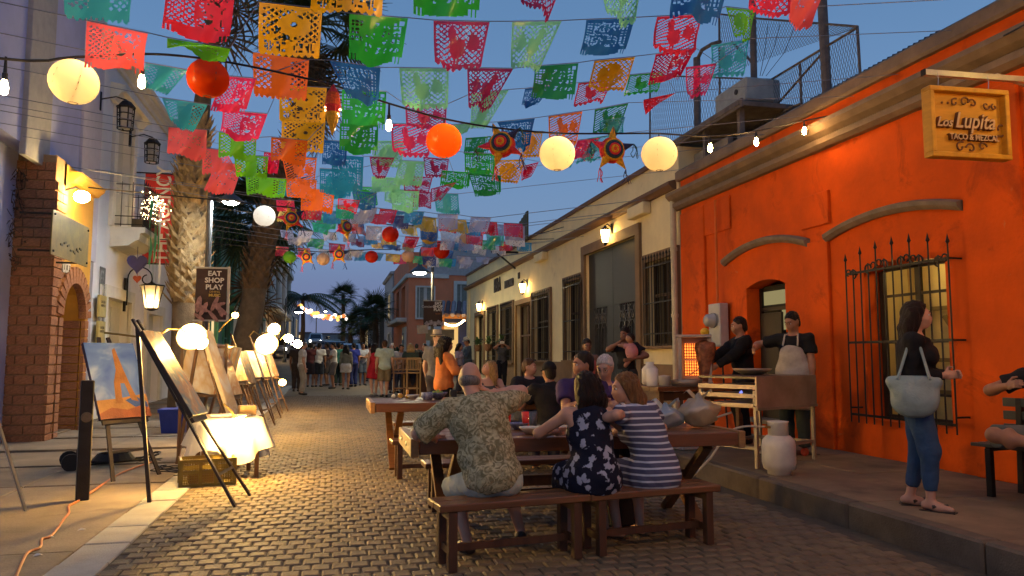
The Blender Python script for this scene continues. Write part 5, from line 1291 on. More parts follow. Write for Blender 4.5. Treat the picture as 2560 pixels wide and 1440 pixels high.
for k, (x, y) in enumerate(((125, 1345), (205, 1326), (95, 1390))):
    p = P(x, y, Z=0); b = MB(); b.add([(-.03, -.02, .004), (.03, -.015, .012), (.025, .02, .006), (-.02, .02, .014), (0, 0, .02)], [(0, 1, 4), (1, 2, 4), (2, 3, 4), (3, 0, 4)]); tag(b.build("paper_scrap", white, None, False, p), ("white paper scrap by the bend of the orange cord", "white paper scrap on the pale edging", "white paper scrap near the bottom left edge")[k], "litter")
# ================================================================== cut paper flags on strings across the street
NX, NY = 46, 42
UU, VV = np.meshgrid((np.arange(NX) + .5) / NX, (np.arange(NY) + .5) / NY, indexing='ij')
def _ell(cx, cy, rx, ry, rot=0.):
    c, s_ = math.cos(rot), math.sin(rot); x, y = UU - cx, VV - cy
    return ((x * c + y * s_) / rx) ** 2 + ((-x * s_ + y * c) / ry) ** 2 < 1
def _lat(n=9, w=.34):
    a = ((UU + VV) * n) % 1; b = ((UU - VV) * n + 50) % 1
    return (a < w) | (b < w)
def _diag(n=10, w=.45): return ((UU * .55 + VV) * n) % 1 < w
def _sq(n=11, w=.42): return ((UU * n) % 1 < w) | ((VV * n) % 1 < w)
def _border(g, t=.05, top=.06): return g | (UU < t) | (UU > 1 - t) | (VV < top)
def _scallop(g, n=8, base=.90):
    edge = base + (1 - base) * np.abs(np.sin(UU * math.pi * n))
    return (g | ((VV > base - .05) & (VV < base))) & (VV < edge) | ((VV > base - .05) & (VV < edge))
def _fringe(g, base=.84):
    cut = base + (1 - base) * np.where((UU > .17) & (UU < .83), 1.0, 0) * np.sqrt(np.maximum(0, 1 - ((UU - .5) / .42) ** 2))
    side = ((UU * 30).astype(int) % 2 == 0) & (VV < .97)
    body = (VV < np.maximum(cut, base))
    return (g & (VV < base - .1)) | ((VV >= base - .1) & body) | ((VV >= base - .02) & side & ((UU < .17) | (UU > .83)))
def _dashes(seed, n=70):
    r = np.random.RandomState(seed); h = np.zeros((NX, NY), bool)
    for _ in range(n):
        cx, cy, a = r.uniform(.08, .92), r.uniform(.1, .86), r.uniform(0, 3.1); h |= _ell(cx, cy, r.uniform(.02, .045), .012, a)
    return h
def _rooster(flip=False):
    g = _ell(.46, .58, .17, .15, .2) | _ell(.36, .40, .08, .20, -.25) | _ell(.33, .22, .075, .07) | _ell(.335, .13, .05, .035) | _ell(.25, .25, .045, .02) | _ell(.5, .47, .13, .08, -.7)
    for k in range(7):
        a = -1.2 + k * .27; g |= _ell(.66 + .13 * math.cos(a), .50 + .17 * math.sin(a), .17, .028, a)
    g |= ((np.abs(UU - .43) < .018) | (np.abs(UU - .50) < .018)) & (VV > .68) & (VV < .90) | _ell(.47, .89, .09, .03)
    return g[::-1] if flip else g
F5 = {'A': "01110100011111110001", 'N': "10001110011010110011", 'C': "01111100001000001111", 'I': "00100001000010000100", 'X': "10001010100101010001", 'E': "11111111101000011111", 'M': "10001110111010110001", 'U': "10001100011000101110"}
def _letters(word, v0, v1, mirror=True):
    h = np.zeros((NX, NY), bool); n = len(word); w = word[::-1] if mirror else word
    for k, ch in enumerate(w):
        bits = np.array([int(c) for c in F5[ch]]).reshape(4, 5)
        u0 = .07 + .86 * k / n; du = .86 / n
        for r_ in range(4):
            for c in range(5):
                cc = 4 - c if mirror else c
                if bits[r_, c]:
                    h |= (UU > u0 + du * .12 + du * .74 * cc / 5) & (UU <= u0 + du * .12 + du * .74 * (cc + 1.05) / 5) & (VV > v0 + (v1 - v0) * r_ / 4) & (VV <= v0 + (v1 - v0) * (r_ + 1) / 4)
    return h
def _mk():
    D = {}
    D['rooster'] = _scallop(_border(_lat(8.5, .32) | _rooster()), 8, .93)
    D['rooster2'] = _scallop(_border(_lat(8.5, .32) | _rooster(True)), 8, .93)
    D['barred'] = _scallop(_border(_diag(11, .46) | _rooster()), 7, .91)
    body = (np.abs(UU - .5) < .24) | (VV > .55)
    hol = _dashes(3, 60)
    D['hacienda'] = _fringe(_border((_sq(12) | body | _ell(.5, .35, .3, .3)) & ~(hol & (UU > .3) & (VV < .75)) & ~_ell(.93, .1, .06, .06)))
    let = (_lat(8, .40) | _ell(.56, .38, .26, .22) | (np.abs(UU + VV * .9 - .75) < .06)) & ~(_ell(.56, .36, .05, .05) | _ell(.66, .2, .05, .02, .6) | _ell(.3, .5, .03, .08, .7) | _ell(.22, .38, .02, .06, .6) | _ell(.44, .62, .07, .05))
    let |= (VV > .69)
    let &= ~_letters("UMEXICANA", .71, .90)
    D['lettered'] = _scallop(_border(let), 9, .95)
    sk = ((UU < .46) & _lat(10, .42) | (UU >= .46) & ~_dashes(9, 80)) & ~(_ell(.66, .17, .035, .045) | _ell(.63, .64, .06, .04) | _ell(.75, .3, .05, .02, .5)) | (VV > .80)
    D['skull'] = _fringe(_border(sk), .86)
    D['lattice'] = _scallop(_border((_lat(8, .42) & ((UU < .34) | (UU > .66))) | (np.abs(UU - .5) < .17) | (VV > .78)), 10, .93)
    bl = _ell(.5, .5, .34, .36) & ~_dashes(5, 36)
    D['blossom'] = _scallop(_border(_lat(7.5, .36) | bl), 9, .94)
    D['figure'] = _fringe(_border((_sq(13, .5) | _ell(.5, .45, .26, .3) | (VV > .72)) & ~_dashes(12, 90)), .86)
    D['foil'] = _scallop(_border(~_dashes(21, 60)), 6, .92)
    D['foil2'] = _scallop(_border(_lat(7, .5) | _ell(.5, .5, .33, .3)), 6, .92)
    D['solid'] = _scallop(_border(~_dashes(33, 26)), 9, .94)
    return D
DES = _mk()
DNAME = {'rooster': 'rooster', 'rooster2': 'rooster', 'barred': 'barred rooster', 'hacienda': 'hacienda', 'lettered': 'lettered', 'skull': 'skull and flower', 'lattice': 'lattice', 'blossom': 'blossom', 'figure': 'dancer', 'foil': 'foil', 'foil2': 'foil', 'solid': 'plain'}
FC = {'salmon': (.90, .13, .13), 'teal': (.05, .46, .56), 'red': (.85, .03, .06), 'pink': (.86, .04, .16), 'yellow': (.95, .50, .01), 'green': (.03, .50, .06), 'lime': (.16, .62, .02), 'magenta': (.42, .03, .13), 'mint': (.22, .72, .42), 'blue': (.02, .14, .46), 'orange': (.95, .19, .02), 'amber': (.80, .36, .01), 'crimson': (.70, .01, .06), 'dark green': (.02, .30, .09), 'silver': (.42, .46, .66), 'gold': (.62, .46, .07), 'sky blue': (.02, .30, .62), 'white': (.80, .82, .86), 'navy': (.03, .07, .30), 'maroon': (.30, .02, .05), 'emerald': (.02, .50, .24)}
def flag_mesh(des, A, B, C, D_, wave, ph, step=1):
    """A,B top corners; C,D bottom corners (left, right), world points relative to A"""
    g = DES[des][::step, ::step]; nx, ny = g.shape
    uu = np.linspace(0, 1, nx + 1); vv = np.linspace(0, 1, ny + 1); U, V = np.meshgrid(uu, vv, indexing='ij')
    A, B, C, D_ = [np.array(q) for q in (A, B, C, D_)]
    Pn = ((1 - U) * (1 - V))[..., None] * A + (U * (1 - V))[..., None] * B + ((1 - U) * V)[..., None] * C + (U * V)[..., None] * D_
    rip = wave * V * (np.sin(6.0 * U + ph + 2 * V) + .45 * np.sin(11 * U - 2.2 * ph + 4 * V))
    Pn[..., 1] += rip; Pn[..., 2] += .25 * rip * np.cos(3 * U + ph)
    idx = np.arange((nx + 1) * (ny + 1)).reshape(nx + 1, ny + 1)
    q = np.stack([idx[:-1, :-1], idx[:-1, 1:], idx[1:, 1:], idx[1:, :-1]], -1)[g]
    used, inv = np.unique(q, return_inverse=True)
    me = bpy.data.meshes.new("paper_flag")
    co = Pn.reshape(-1, 3)[used]; q = inv.reshape(-1, 4)
    me.vertices.add(len(co)); me.vertices.foreach_set("co", co.astype(np.float32).ravel())
    n = len(q); me.loops.add(n * 4); me.loops.foreach_set("vertex_index", q.astype(np.int32).ravel())
    me.polygons.add(n); me.polygons.foreach_set("loop_start", np.arange(0, n * 4, 4, dtype=np.int32)); me.polygons.foreach_set("loop_total", np.full(n, 4, dtype=np.int32))
    me.polygons.foreach_set("use_smooth", np.ones(n, bool)); me.update(calc_edges=True)
    return me
# string: depth along the street, then its flags: colour, design, the four corners as sighted, wind
ST = [
 (4.9, [('teal', 'lattice', 168, -90, 335, -75, 160, 40, 325, 66), ('red', 'skull', 415, -45, 588, -28, 408, 84, 573, 112), ('yellow', 'lettered', 790, -108, 962, -100, 775, 24, 955, 42), ('green', 'hacienda', 1030, -95, 1205, -92, 1034, 36, 1196, 50), ('magenta', 'rooster', 1292, -95, 1425, -95, 1306, 8, 1372, 48), ('mint', 'rooster2', 1490, -92, 1622, -98, 1512, 40, 1582, 66), ('blue', 'figure', 1690, -82, 1832, -90, 1680, 45, 1800, 60), ('red', 'blossom', 1884, -70, 1996, -82, 1862, 34, 1968, 42), ('salmon', 'solid', 1978, -70, 2095, -82, 1956, 44, 2016, 78)]),
 (5.6, [('salmon', 'skull', 218, 53, 370, 84, 206, 170, 352, 182), ('lime', 'solid', 418, 95, 576, 122, 415, 118, 562, 154), ('yellow', 'lettered', 648, 5, 806, 24, 646, 132, 798, 150), ('green', 'hacienda', 873, 35, 1020, 46, 872, 155, 1000, 166), ('magenta', 'rooster', 1084, 52, 1224, 55, 1085, 172, 1200, 174), ('mint', 'rooster2', 1280, 55, 1404, 53, 1280, 172, 1348, 174), ('blue', 'figure', 1466, 50, 1588, 45, 1450, 135, 1554, 140), ('red', 'barred', 1643, 42, 1757, 36, 1624, 132, 1734, 136), ('lime', 'blossom', 1815, 18, 1888, 26, 1840, 94, 1874, 102)]),
 (6.7, [('teal', 'lattice', 365, 158, 471, 176, 350, 214, 418, 240), ('pink', 'skull', 562, 190, 641, 197, 524, 277, 612, 286), ('orange', 'lattice', 632, 130, 773, 150, 635, 240, 766, 254), ('blue', 'figure', 824, 152, 951, 170, 872, 250, 946, 264), ('mint', 'rooster', 998, 170, 1122, 172, 1005, 270, 1118, 274), ('magenta', 'rooster2', 1168, 170, 1283, 172, 1172, 272, 1224, 274), ('dark green', 'hacienda', 1338, 166, 1446, 158, 1328, 243, 1432, 254), ('amber', 'blossom', 1486, 152, 1588, 142, 1468, 222, 1556, 230), ('crimson', 'skull', 1639, 136, 1738, 120, 1624, 214, 1702, 194), ('teal', 'barred', 1778, 113, 1872, 98, 1774, 192, 1856, 194), ('pink', 'barred', 1714, 168, 1792, 158, 1714, 246, 1760, 240)]),
 (7.6, [('teal', 'lattice', 405, 245, 519, 262, 430, 312, 484, 332), ('pink', 'skull', 557, 276, 669, 285, 553, 338, 642, 360), ('yellow', 'lettered', 700, 214, 817, 220, 698, 300, 813, 310), ('green', 'hacienda', 855, 224, 966, 230, 855, 312, 962, 320), ('magenta', 'rooster', 1013, 262, 1117, 262, 1015, 318, 1113, 324), ('mint', 'lattice', 1180, 234, 1272, 225, 1175, 320, 1212, 324), ('blue', 'figure', 1313, 222, 1377, 215, 1302, 268, 1342, 264), ('red', 'barred', 1446, 208, 1530, 200, 1436, 268, 1510, 252), ('green', 'barred', 1573, 188, 1657, 180, 1559, 238, 1642, 232), ('red', 'solid', 1609, 249, 1690, 232, 1611, 292, 1632, 268)]),
 (8.4, [('salmon', 'solid', 421, 318, 517, 325, 418, 386, 514, 402), ('lime', 'lattice', 547, 330, 641, 345, 545, 394, 638, 404), ('orange', 'lattice', 678, 343, 769, 352, 676, 402, 762, 416), ('yellow', 'lettered', 705, 300, 813, 306, 702, 376, 808, 384), ('green', 'hacienda', 850, 308, 946, 312, 848, 380, 943, 390), ('pink', 'barred', 978, 310, 1079, 311, 980, 388, 1072, 394), ('mint', 'solid', 1130, 313, 1180, 308, 1128, 338, 1166, 332), ('blue', 'figure', 1243, 306, 1337, 296, 1290, 376, 1322, 374), ('orange', 'barred', 1371, 291, 1456, 278, 1375, 352, 1442, 362), ('dark green', 'barred', 1487, 274, 1571, 258, 1484, 336, 1546, 332), ('teal', 'blossom', 1500, 302, 1563, 292, 1498, 336, 1556, 334)]),
 (9.4, [('salmon', 'lattice', 507, 370, 562, 376, 504, 438, 592, 424), ('lime', 'lattice', 585, 385, 670, 392, 590, 442, 667, 447), ('orange', 'barred', 704, 390, 792, 395, 718, 457, 786, 464), ('blue', 'figure', 806, 350, 869, 355, 805, 412, 864, 418), ('sky blue', 'figure', 828, 386, 909, 392, 832, 477, 906, 484), ('mint', 'blossom', 944, 352, 1011, 352, 928, 412, 1002, 422), ('magenta', 'barred', 924, 392, 986, 395, 932, 444, 962, 447), ('dark green', 'hacienda', 1164, 345, 1228, 340, 1160, 385, 1222, 382), ('green', 'figure', 1161, 382, 1240, 385, 1164, 432, 1237, 442), ('amber', 'blossom', 1306, 331, 1357, 329, 1288, 392, 1347, 394), ('teal', 'barred', 1469, 346, 1532, 336, 1438, 412, 1502, 396), ('pink', 'solid', 1444, 351, 1500, 345, 1428, 402, 1482, 396)]),
 (10.4, [('salmon', 'solid', 539, 405, 607, 412, 510, 482, 582, 487), ('lime', 'lattice', 614, 440, 717, 448, 616, 487, 710, 494), ('orange', 'blossom', 712, 445, 792, 451, 717, 492, 787, 502), ('sky blue', 'figure', 800, 421, 870, 426, 799, 482, 872, 492), ('mint', 'lattice', 999, 401, 1062, 405, 984, 462, 1052, 467), ('magenta', 'barred', 1058, 392, 1122, 398, 1064, 442, 1117, 447), ('green', 'figure', 1104, 426, 1177, 431, 1099, 467, 1172, 472), ('dark green', 'figure', 1169, 431, 1252, 440, 1189, 493, 1252, 487), ('amber', 'blossom', 1234, 401, 1312, 398, 1239, 452, 1292, 460), ('crimson', 'blossom', 1299, 417, 1347, 405, 1304, 452, 1327, 442), ('magenta', 'rooster', 1077, 472, 1142, 455, 1079, 507, 1101, 499), ('teal', 'solid', 1395, 390, 1440, 384, 1392, 424, 1428, 418)]),
 (11.4, [('orange', 'lattice', 754, 471, 837, 476, 751, 527, 830, 532), ('blue', 'figure', 879, 476, 942, 482, 889, 522, 937, 527), ('mint', 'solid', 929, 441, 1002, 445, 930, 480, 1000, 482), ('magenta', 'barred', 1009, 441, 1082, 442, 1011, 480, 1072, 482), ('mint', 'figure', 977, 476, 1048, 478, 981, 527, 1045, 532), ('red', 'barred', 845, 496, 900, 501, 844, 522, 890, 532), ('sky blue', 'figure', 815, 440, 880, 446, 814, 490, 876, 498), ('crimson', 'lattice', 660, 380, 700, 384, 658, 430, 694, 436)]),
 (17.0, [('silver', 'foil', 900, 516, 942, 520, 898, 544, 940, 548), ('sky blue', 'foil', 977, 525, 1023, 533, 976, 558, 1021, 562), ('gold', 'foil', 1038, 538, 1083, 545, 1037, 570, 1080, 574), ('red', 'foil2', 1098, 548, 1143, 553, 1097, 578, 1141, 582), ('sky blue', 'foil2', 1158, 555, 1204, 559, 1157, 586, 1200, 590), ('silver', 'foil', 1215, 560, 1260, 563, 1216, 586, 1259, 590), ('silver', 'solid', 1263, 563, 1312, 566, 1262, 600, 1312, 602), ('silver', 'foil2', 842, 518, 880, 522, 838, 550, 876, 556)]),
 (18.6, [('emerald', 'foil', 800, 532, 846, 541, 786, 566, 838, 574), ('navy', 'foil2', 868, 530, 905, 540, 884, 566, 912, 570), ('silver', 'foil', 915, 565, 956, 568, 914, 600, 954, 602), ('gold', 'foil2', 998, 560, 1040, 564, 1006, 586, 1044, 590), ('blue', 'foil', 1050, 568, 1096, 571, 1052, 600, 1092, 604), ('white', 'foil', 1100, 576, 1150, 580, 1104, 598, 1148, 606), ('red', 'foil2', 1165, 585, 1208, 587, 1166, 610, 1206, 614), ('emerald', 'foil2', 1215, 581, 1260, 585, 1218, 612, 1258, 615), ('white', 'foil', 1262, 588, 1313, 590, 1263, 614, 1312, 617), ('maroon', 'foil2', 878, 552, 902, 556, 880, 584, 918, 588), ('emerald', 'foil', 780, 556, 826, 562, 784, 580, 818, 586)]),
 (20.2, [('emerald', 'foil', 770, 596, 812, 599, 768, 618, 806, 622), ('crimson', 'foil2', 822, 608, 864, 612, 824, 634, 858, 637), ('maroon', 'foil2', 876, 596, 912, 600, 878, 614, 910, 618), ('silver', 'foil', 896, 590, 937, 592, 895, 606, 934, 608), ('blue', 'foil2', 952, 600, 992, 602, 954, 620, 990, 624), ('gold', 'foil', 925, 605, 962, 608, 930, 620, 958, 622), ('gold', 'foil2', 1006, 609, 1036, 612, 1004, 626, 1034, 630), ('red', 'foil', 1076, 600, 1114, 604, 1078, 624, 1112, 630), ('sky blue', 'foil', 1130, 600, 1172, 602, 1132, 626, 1168, 630), ('white', 'foil', 1180, 610, 1217, 613, 1182, 634, 1214, 638), ('white', 'foil2', 1230, 615, 1266, 618, 1231, 634, 1264, 638), ('silver', 'foil2', 716, 592, 764, 596, 722, 612, 758, 616)]),
 (22.0, [('silver', 'foil2', 870, 623, 907, 627, 868, 640, 902, 644), ('navy', 'foil2', 975, 611, 1002, 613, 976, 624, 1000, 628), ('gold', 'foil', 965, 634, 1001, 637, 964, 652, 998, 657), ('red', 'foil2', 1052, 618, 1086, 621, 1053, 638, 1084, 641), ('navy', 'foil', 1055, 641, 1091, 644, 1057, 662, 1089, 666), ('emerald', 'foil2', 1096, 646, 1131, 648, 1098, 666, 1128, 669), ('silver', 'foil', 1141, 640, 1177, 642, 1142, 658, 1174, 662), ('blue', 'foil', 1102, 624, 1134, 627, 1104, 642, 1130, 646), ('silver', 'foil', 1190, 642, 1224, 644, 1192, 656, 1220, 660)]),
]
rff = random.Random(77)                       # the crowded far strings: more foil flags hung edge to edge
for Yk, (x0, y0, x1, y1) in ((12.6, (700, 452, 1120, 486)), (15.0, (690, 500, 1240, 548)), (16.0, (700, 520, 1290, 560)), (19.4, (700, 575, 1300, 606)), (23.5, (690, 616, 1180, 650))):
    fl = []; x = x0; big = Yk < 14
    while x < x1:
        w = 700 / Yk * rff.uniform(.85, 1.1); y = y0 + (y1 - y0) * (x - x0) / (x1 - x0); hgt_ = w * rff.uniform(.62, .85); sk = rff.uniform(-.25, .15) * w
        c = rff.choice(('blue', 'green', 'mint', 'magenta', 'orange', 'teal', 'sky blue') if big else ('silver', 'sky blue', 'red', 'emerald', 'gold', 'blue', 'white', 'navy', 'crimson', 'sky blue', 'silver'))
        fl.append((c, rff.choice(('figure', 'lattice', 'blossom')) if big else rff.choice(('foil', 'foil2')), x, y, x + w, y + 2, x + sk, y + hgt_, x + w + sk * 1.3, y + hgt_ + rff.uniform(-4, 4)))
        x += w * rff.uniform(1.15, 1.75)
    ST.append((Yk, fl))
ST.sort(key=lambda q: q[0])
NTH = ['nearest', 'second', 'third', 'fourth', 'fifth', 'sixth', 'seventh', 'eighth', 'ninth', 'tenth', 'eleventh', 'twelfth', 'thirteenth', 'fourteenth', 'fifteenth', 'sixteenth', 'farthest']
cord_m = mat("thin string", (.20, .22, .26), rough=.8, var=0)
rfl = random.Random(17); seen_lab = {}
for si, (Y, fl) in enumerate(ST):
    pts = []
    foil = Y > 14
    order = sorted(fl, key=lambda f: f[2])
    for k, f in enumerate(order):
        c, des, x0, y0, x1, y1, x2, y2, x3, y3 = f
        A, B = P(x0, y0, Y=Y), P(x1, y1, Y=Y)
        wy = rfl.uniform(.02, .14) * (1 if rfl.random() < .7 else -1)
        C, D_ = P(x2, y2, Y=Y + wy), P(x3, y3, Y=Y + wy * rfl.uniform(-.2, 1.2))
        me = flag_mesh(des, (0, 0, 0), B - A, C - A, D_ - A, .035 + .02 * rfl.random(), rfl.uniform(0, 6), 2 if foil else 1)
        me.materials.append(film("foil %s" % c, FC[c], tr=.35, rough=.3, gloss=.09) if foil else film("flag %s" % c, FC[c], tr=.45, rough=.22, gloss=.035))
        o = link_mesh("paper_flag", me, None, A)
        nm = "%s %s flag" % (c, DNAME[des]) if DNAME[des] != 'plain' else "%s flag" % c
        nb_ = order[k - 1] if k else None
        lab = "%s on the %s string, %s" % (nm, NTH[si], ("right of a %s one" % nb_[0]) if nb_ else "first at the left")
        if lab in seen_lab and k + 1 < len(order): lab = "%s on the %s string, between %s and %s" % (nm, NTH[si], nb_[0] if nb_ else 'the wall', order[k + 1][0])
        if lab in seen_lab: lab = "%s on the %s string, %s from the left" % (nm, NTH[si], ('first', 'second', 'third', 'fourth', 'fifth', 'sixth', 'seventh', 'eighth', 'ninth', 'tenth', 'eleventh', 'twelfth')[min(k, 11)])
        if lab in seen_lab: lab = "%s on the %s string, left of a %s one" % (nm, NTH[si], order[k + 1][0] if k + 1 < len(order) else "bare stretch")
        seen_lab[lab] = 1
        tag(o, lab, "paper flag", "cut paper flags on the %s string" % NTH[si])
        pts.append((A, B))
    pts.sort(key=lambda ab: ab[0].x)
    line = []
    z0 = pts[0][0].z
    L = Vector((-4.85 if Y > 13 else -4.6, Y, pts[0][0].z + .10 * (pts[0][0].x + 4.7) + .1)); Rr = Vector((6.58, Y, min(5.0 if Y < 13.6 else 5.55, pts[-1][1].z + .16 * (6.58 - pts[-1][1].x))))
    line.append(L)
    lastx = -99
    for A, B in pts:
        for q in (A, B):
            if q.x > lastx + .02: line.append(q + Vector((0, 0, .006))); lastx = q.x
    line.append(Rr)
    b = MB(); b.tube(line, .004 if Y < 13 else .006, 4, False)
    tag(b.build("flag_string", cord_m), "thin flag string across the street, the %s of them" % NTH[si] if si else "thin flag string nearest the viewer, across the street", "string", "strings of paper flags")

# ================================================================== cable with lanterns, bulbs and pinatas
def cable(label, pts, r=.010, sub_=4):
    pv = [Vector(p) for p in pts]; out = []
    for i in range(len(pv) - 1):
        p0 = pv[max(i - 1, 0)]; p1 = pv[i]; p2 = pv[i + 1]; p3 = pv[min(i + 2, len(pv) - 1)]
        for k in range(sub_):
            t = k / sub_
            out.append(.5 * ((2 * p1) + (p2 - p0) * t + (2 * p0 - 5 * p1 + 4 * p2 - p3) * t * t + (3 * p1 - p0 - 3 * p2 + p3) * t ** 3))
    out.append(pv[-1])
    b = MB(); b.tube(out, r, 5); return tag(b.build("light_cable", cable_m), label, "cable")
CX = [(-60, 141, 5.5), (185, 143, 5.7), (360, 135, 6.0), (480, 143, 6.2), (620, 165, 6.4), (830, 212, 6.7), (970, 258, 6.9), (1110, 297, 7.2), (1245, 320, 7.3), (1393, 333, 7.45), (1530, 334, 7.55), (1648, 334, 7.7), (1775, 341, 8.1), (1890, 328, 8.5), (2010, 302, 8.9)]
cp = [P(x, y, Y=d) for x, y, d in CX]
cable("black festoon cable with lanterns and bulbs sagging across the street", [Vector((-4.85, 5.3, cp[0].z + .1))] + cp + [P(2075, 290, X=6.5)])
bulb_m = lamp_mat("warm bulb", (1.0, .56, .18), 280)
sock_m = mat("lamp socket", (.02, .02, .02), rough=.5, var=0)
def bulb(loc, label, group="bulbs on the festoon cable", drop=.10, r=.027, m=None):
    t = thing("light_bulb", label, "light bulb", loc, 0, group)
    b = MB(); b.lathe((0, 0, -drop), [(.008, drop), (.012, .05), (.018, .045), (.018, 0)], 8); b.build("socket", sock_m, t)
    b = MB(); b.lathe((0, 0, -drop), [(.015, 0), (r, -.05), (r * .8, -.09), (.001, -.105)][::-1], 10, None); b.build("glass", m or bulb_m, t, True)
    return t
for (x, y, d, lab) in ((15, 142, 5.55, "bare lit bulb at the far left before the purple wall"), (357, 136, 6.0, "bare lit bulb between the cream lantern and the orange one, left"), (973, 258, 6.9, "bare lit bulb left of the glowing orange lantern"), (1775, 341, 8.1, "lit bulb below the rooftop shelter, nearest the cream lanterns"), (1890, 328, 8.5, "lit bulb in front of the orange parapet, middle of three"), (2010, 302, 8.9, "lit bulb in front of the cornice, last before the orange wall")):
    bulb(P(x, y, Y=d), lab, drop=.16 if x in (973, 15, 357) else .09)
lan_c = {'cream': (.96, .80, .52), 'orange': (.90, .10, .006), 'white': (.88, .88, .84), 'green': (.22, .55, .05), 'red': (.78, .05, .02), 'peach': (.9, .62, .42)}
def lantern(x, y, Y, rpx, col, lit, label, group="round paper lanterns over the street", tilt=0., ytop=None):
    c = P(x, y, Y=Y); dd = proj(c)[2]; r = rpx * dd / 1900.0
    t = thing("paper_lantern", label, "paper lantern", c, 0, group)
    b = MB(); n = 28; m_ = 22; prof = []
    for i in range(m_ + 1):
        a = math.pi * (.06 + .88 * i / m_); rr_ = r * math.sin(a) * (1 - .012 * (i % 2)); prof.append((rr_, -r * .95 * math.cos(a)))
    vs = []; fs = []
    rot = euler(tilt * .6, tilt, 0)
    for q, h in prof:
        for j in range(n): vs.append(rot @ Vector((q * math.cos(6.28318 * j / n), q * math.sin(6.28318 * j / n), h)))
    fs = [(i * n + j, i * n + (j + 1) % n, (i + 1) * n + (j + 1) % n, (i + 1) * n + j) for i in range(len(prof) - 1) for j in range(n)]
    b.add(vs, fs); b.build("paper_shade", film("lantern %s" % col, lan_c[col], tr=.62, gloss=.01, var=.04), t, True)
    b = MB()
    for s_ in (-1, 1): b.tube(arc_pts((0, 0, s_ * r * .93), (1, 0, 0), (0, 1, 0), r * .19, 0, 6.2832, 14), .004, 4)
    for k in range(6):
        a = k * math.pi / 3; b.tube([rot @ Vector((r * .985 * math.sin(math.pi * (.06 + .88 * i / 8)) * math.cos(a), r * .985 * math.sin(math.pi * (.06 + .88 * i / 8)) * math.sin(a), -r * .935 * math.cos(math.pi * (.06 + .88 * i / 8)))) for i in range(9)], .0028, 3, False)
    b.build("wire_frame", mat("lantern wire", (.25, .18, .08), var=0), t)
    if ytop:
        b = MB(); top = (P(x, ytop, Y=Y) - c).z; b.tube([(0, 0, r * .9), (0, 0, top)], .006, 5); b.build("hanger", cable_m, t)
    if lit:
        b = MB(); b.ball((r * .25, -r * .1, r * .35), r * .17, 10, 7); b.build("bulb", lamp_mat("lantern bulb %s" % lit, (1, .66, .30) if col != 'white' else (1, .95, .85), lit), t, True)
    return t
lantern(185, 205, 5.7, 58, 'cream', 100, "large cream paper lantern glowing against the purple wall, top left", tilt=.3, ytop=143)
lantern(520, 196, 6.2, 51, 'orange', 0, "unlit orange red paper lantern under a green flag, upper left", ytop=150)
lantern(1110, 352, 7.2, 45, 'orange', 100, "glowing orange paper lantern over the middle of the street", ytop=297)
lantern(1393, 384, 7.45, 45, 'cream', 110, "glowing cream lantern between the two striped pinatas", ytop=333)
lantern(1648, 385, 7.7, 45, 'cream', 95, "glowing cream lantern beside the orange building's parapet corner", ytop=334)
lantern(661, 540, 14.0, 27, 'white', 60, "small white lantern in front of the second palm trunk", tilt=.2)
FAR = [(976, 586, 18, 21, 'red', "red lantern among foil flags, biggest of the far ones"), (724, 643, 20, 16, 'green', "small green lantern against the dark palm fronds"), (808, 648, 20, 16, 'peach', "dull white lantern between two small far pinatas"), (929, 642, 20.5, 16, 'red', "small red lantern beside the gold foil flag"), (1020, 641, 21, 16, 'peach', "pale lantern above the terracotta house corner"), (1073, 590, 19, 22, 'gold', ""), (1166, 598, 19.5, 18, 'peach', "peach lantern half hidden by a red foil flag"), (1104, 628, 20, 20, 'red', "red lantern behind a blue foil flag, far right group")]
lan_c['gold'] = (.55, .42, .12)
for x, y, Y, r_, c, lab in FAR: lantern(x, y, Y, r_, c, 0, lab or "dull gold lantern behind a sky blue foil flag", "round paper lanterns in the far cluster")
cable("black cable carrying the far row of pinatas and lanterns", [Vector((-4.85, 15.5, P(300, 470, Y=15.5).z))] + [P(x, y, Y=d) for x, y, d in ((661, 512, 14), (760, 525, 15.5), (860, 545, 17), (976, 562, 18), (1073, 566, 19), (1166, 578, 19.5), (1310, 590, 20.5))] + [Vector((6.5, 21, 5.2))], .012)
cable("black cable carrying the farthest small lanterns and pinatas", [Vector((-4.85, 20, P(560, 600, Y=20).z))] + [P(x, y, Y=d) for x, y, d in ((724, 624, 20), (766, 627, 20), (808, 630, 20), (848, 628, 20.2), (929, 624, 20.5), (1020, 622, 21), (1104, 606, 20))] + [Vector((6.5, 22, 5.0))], .012)
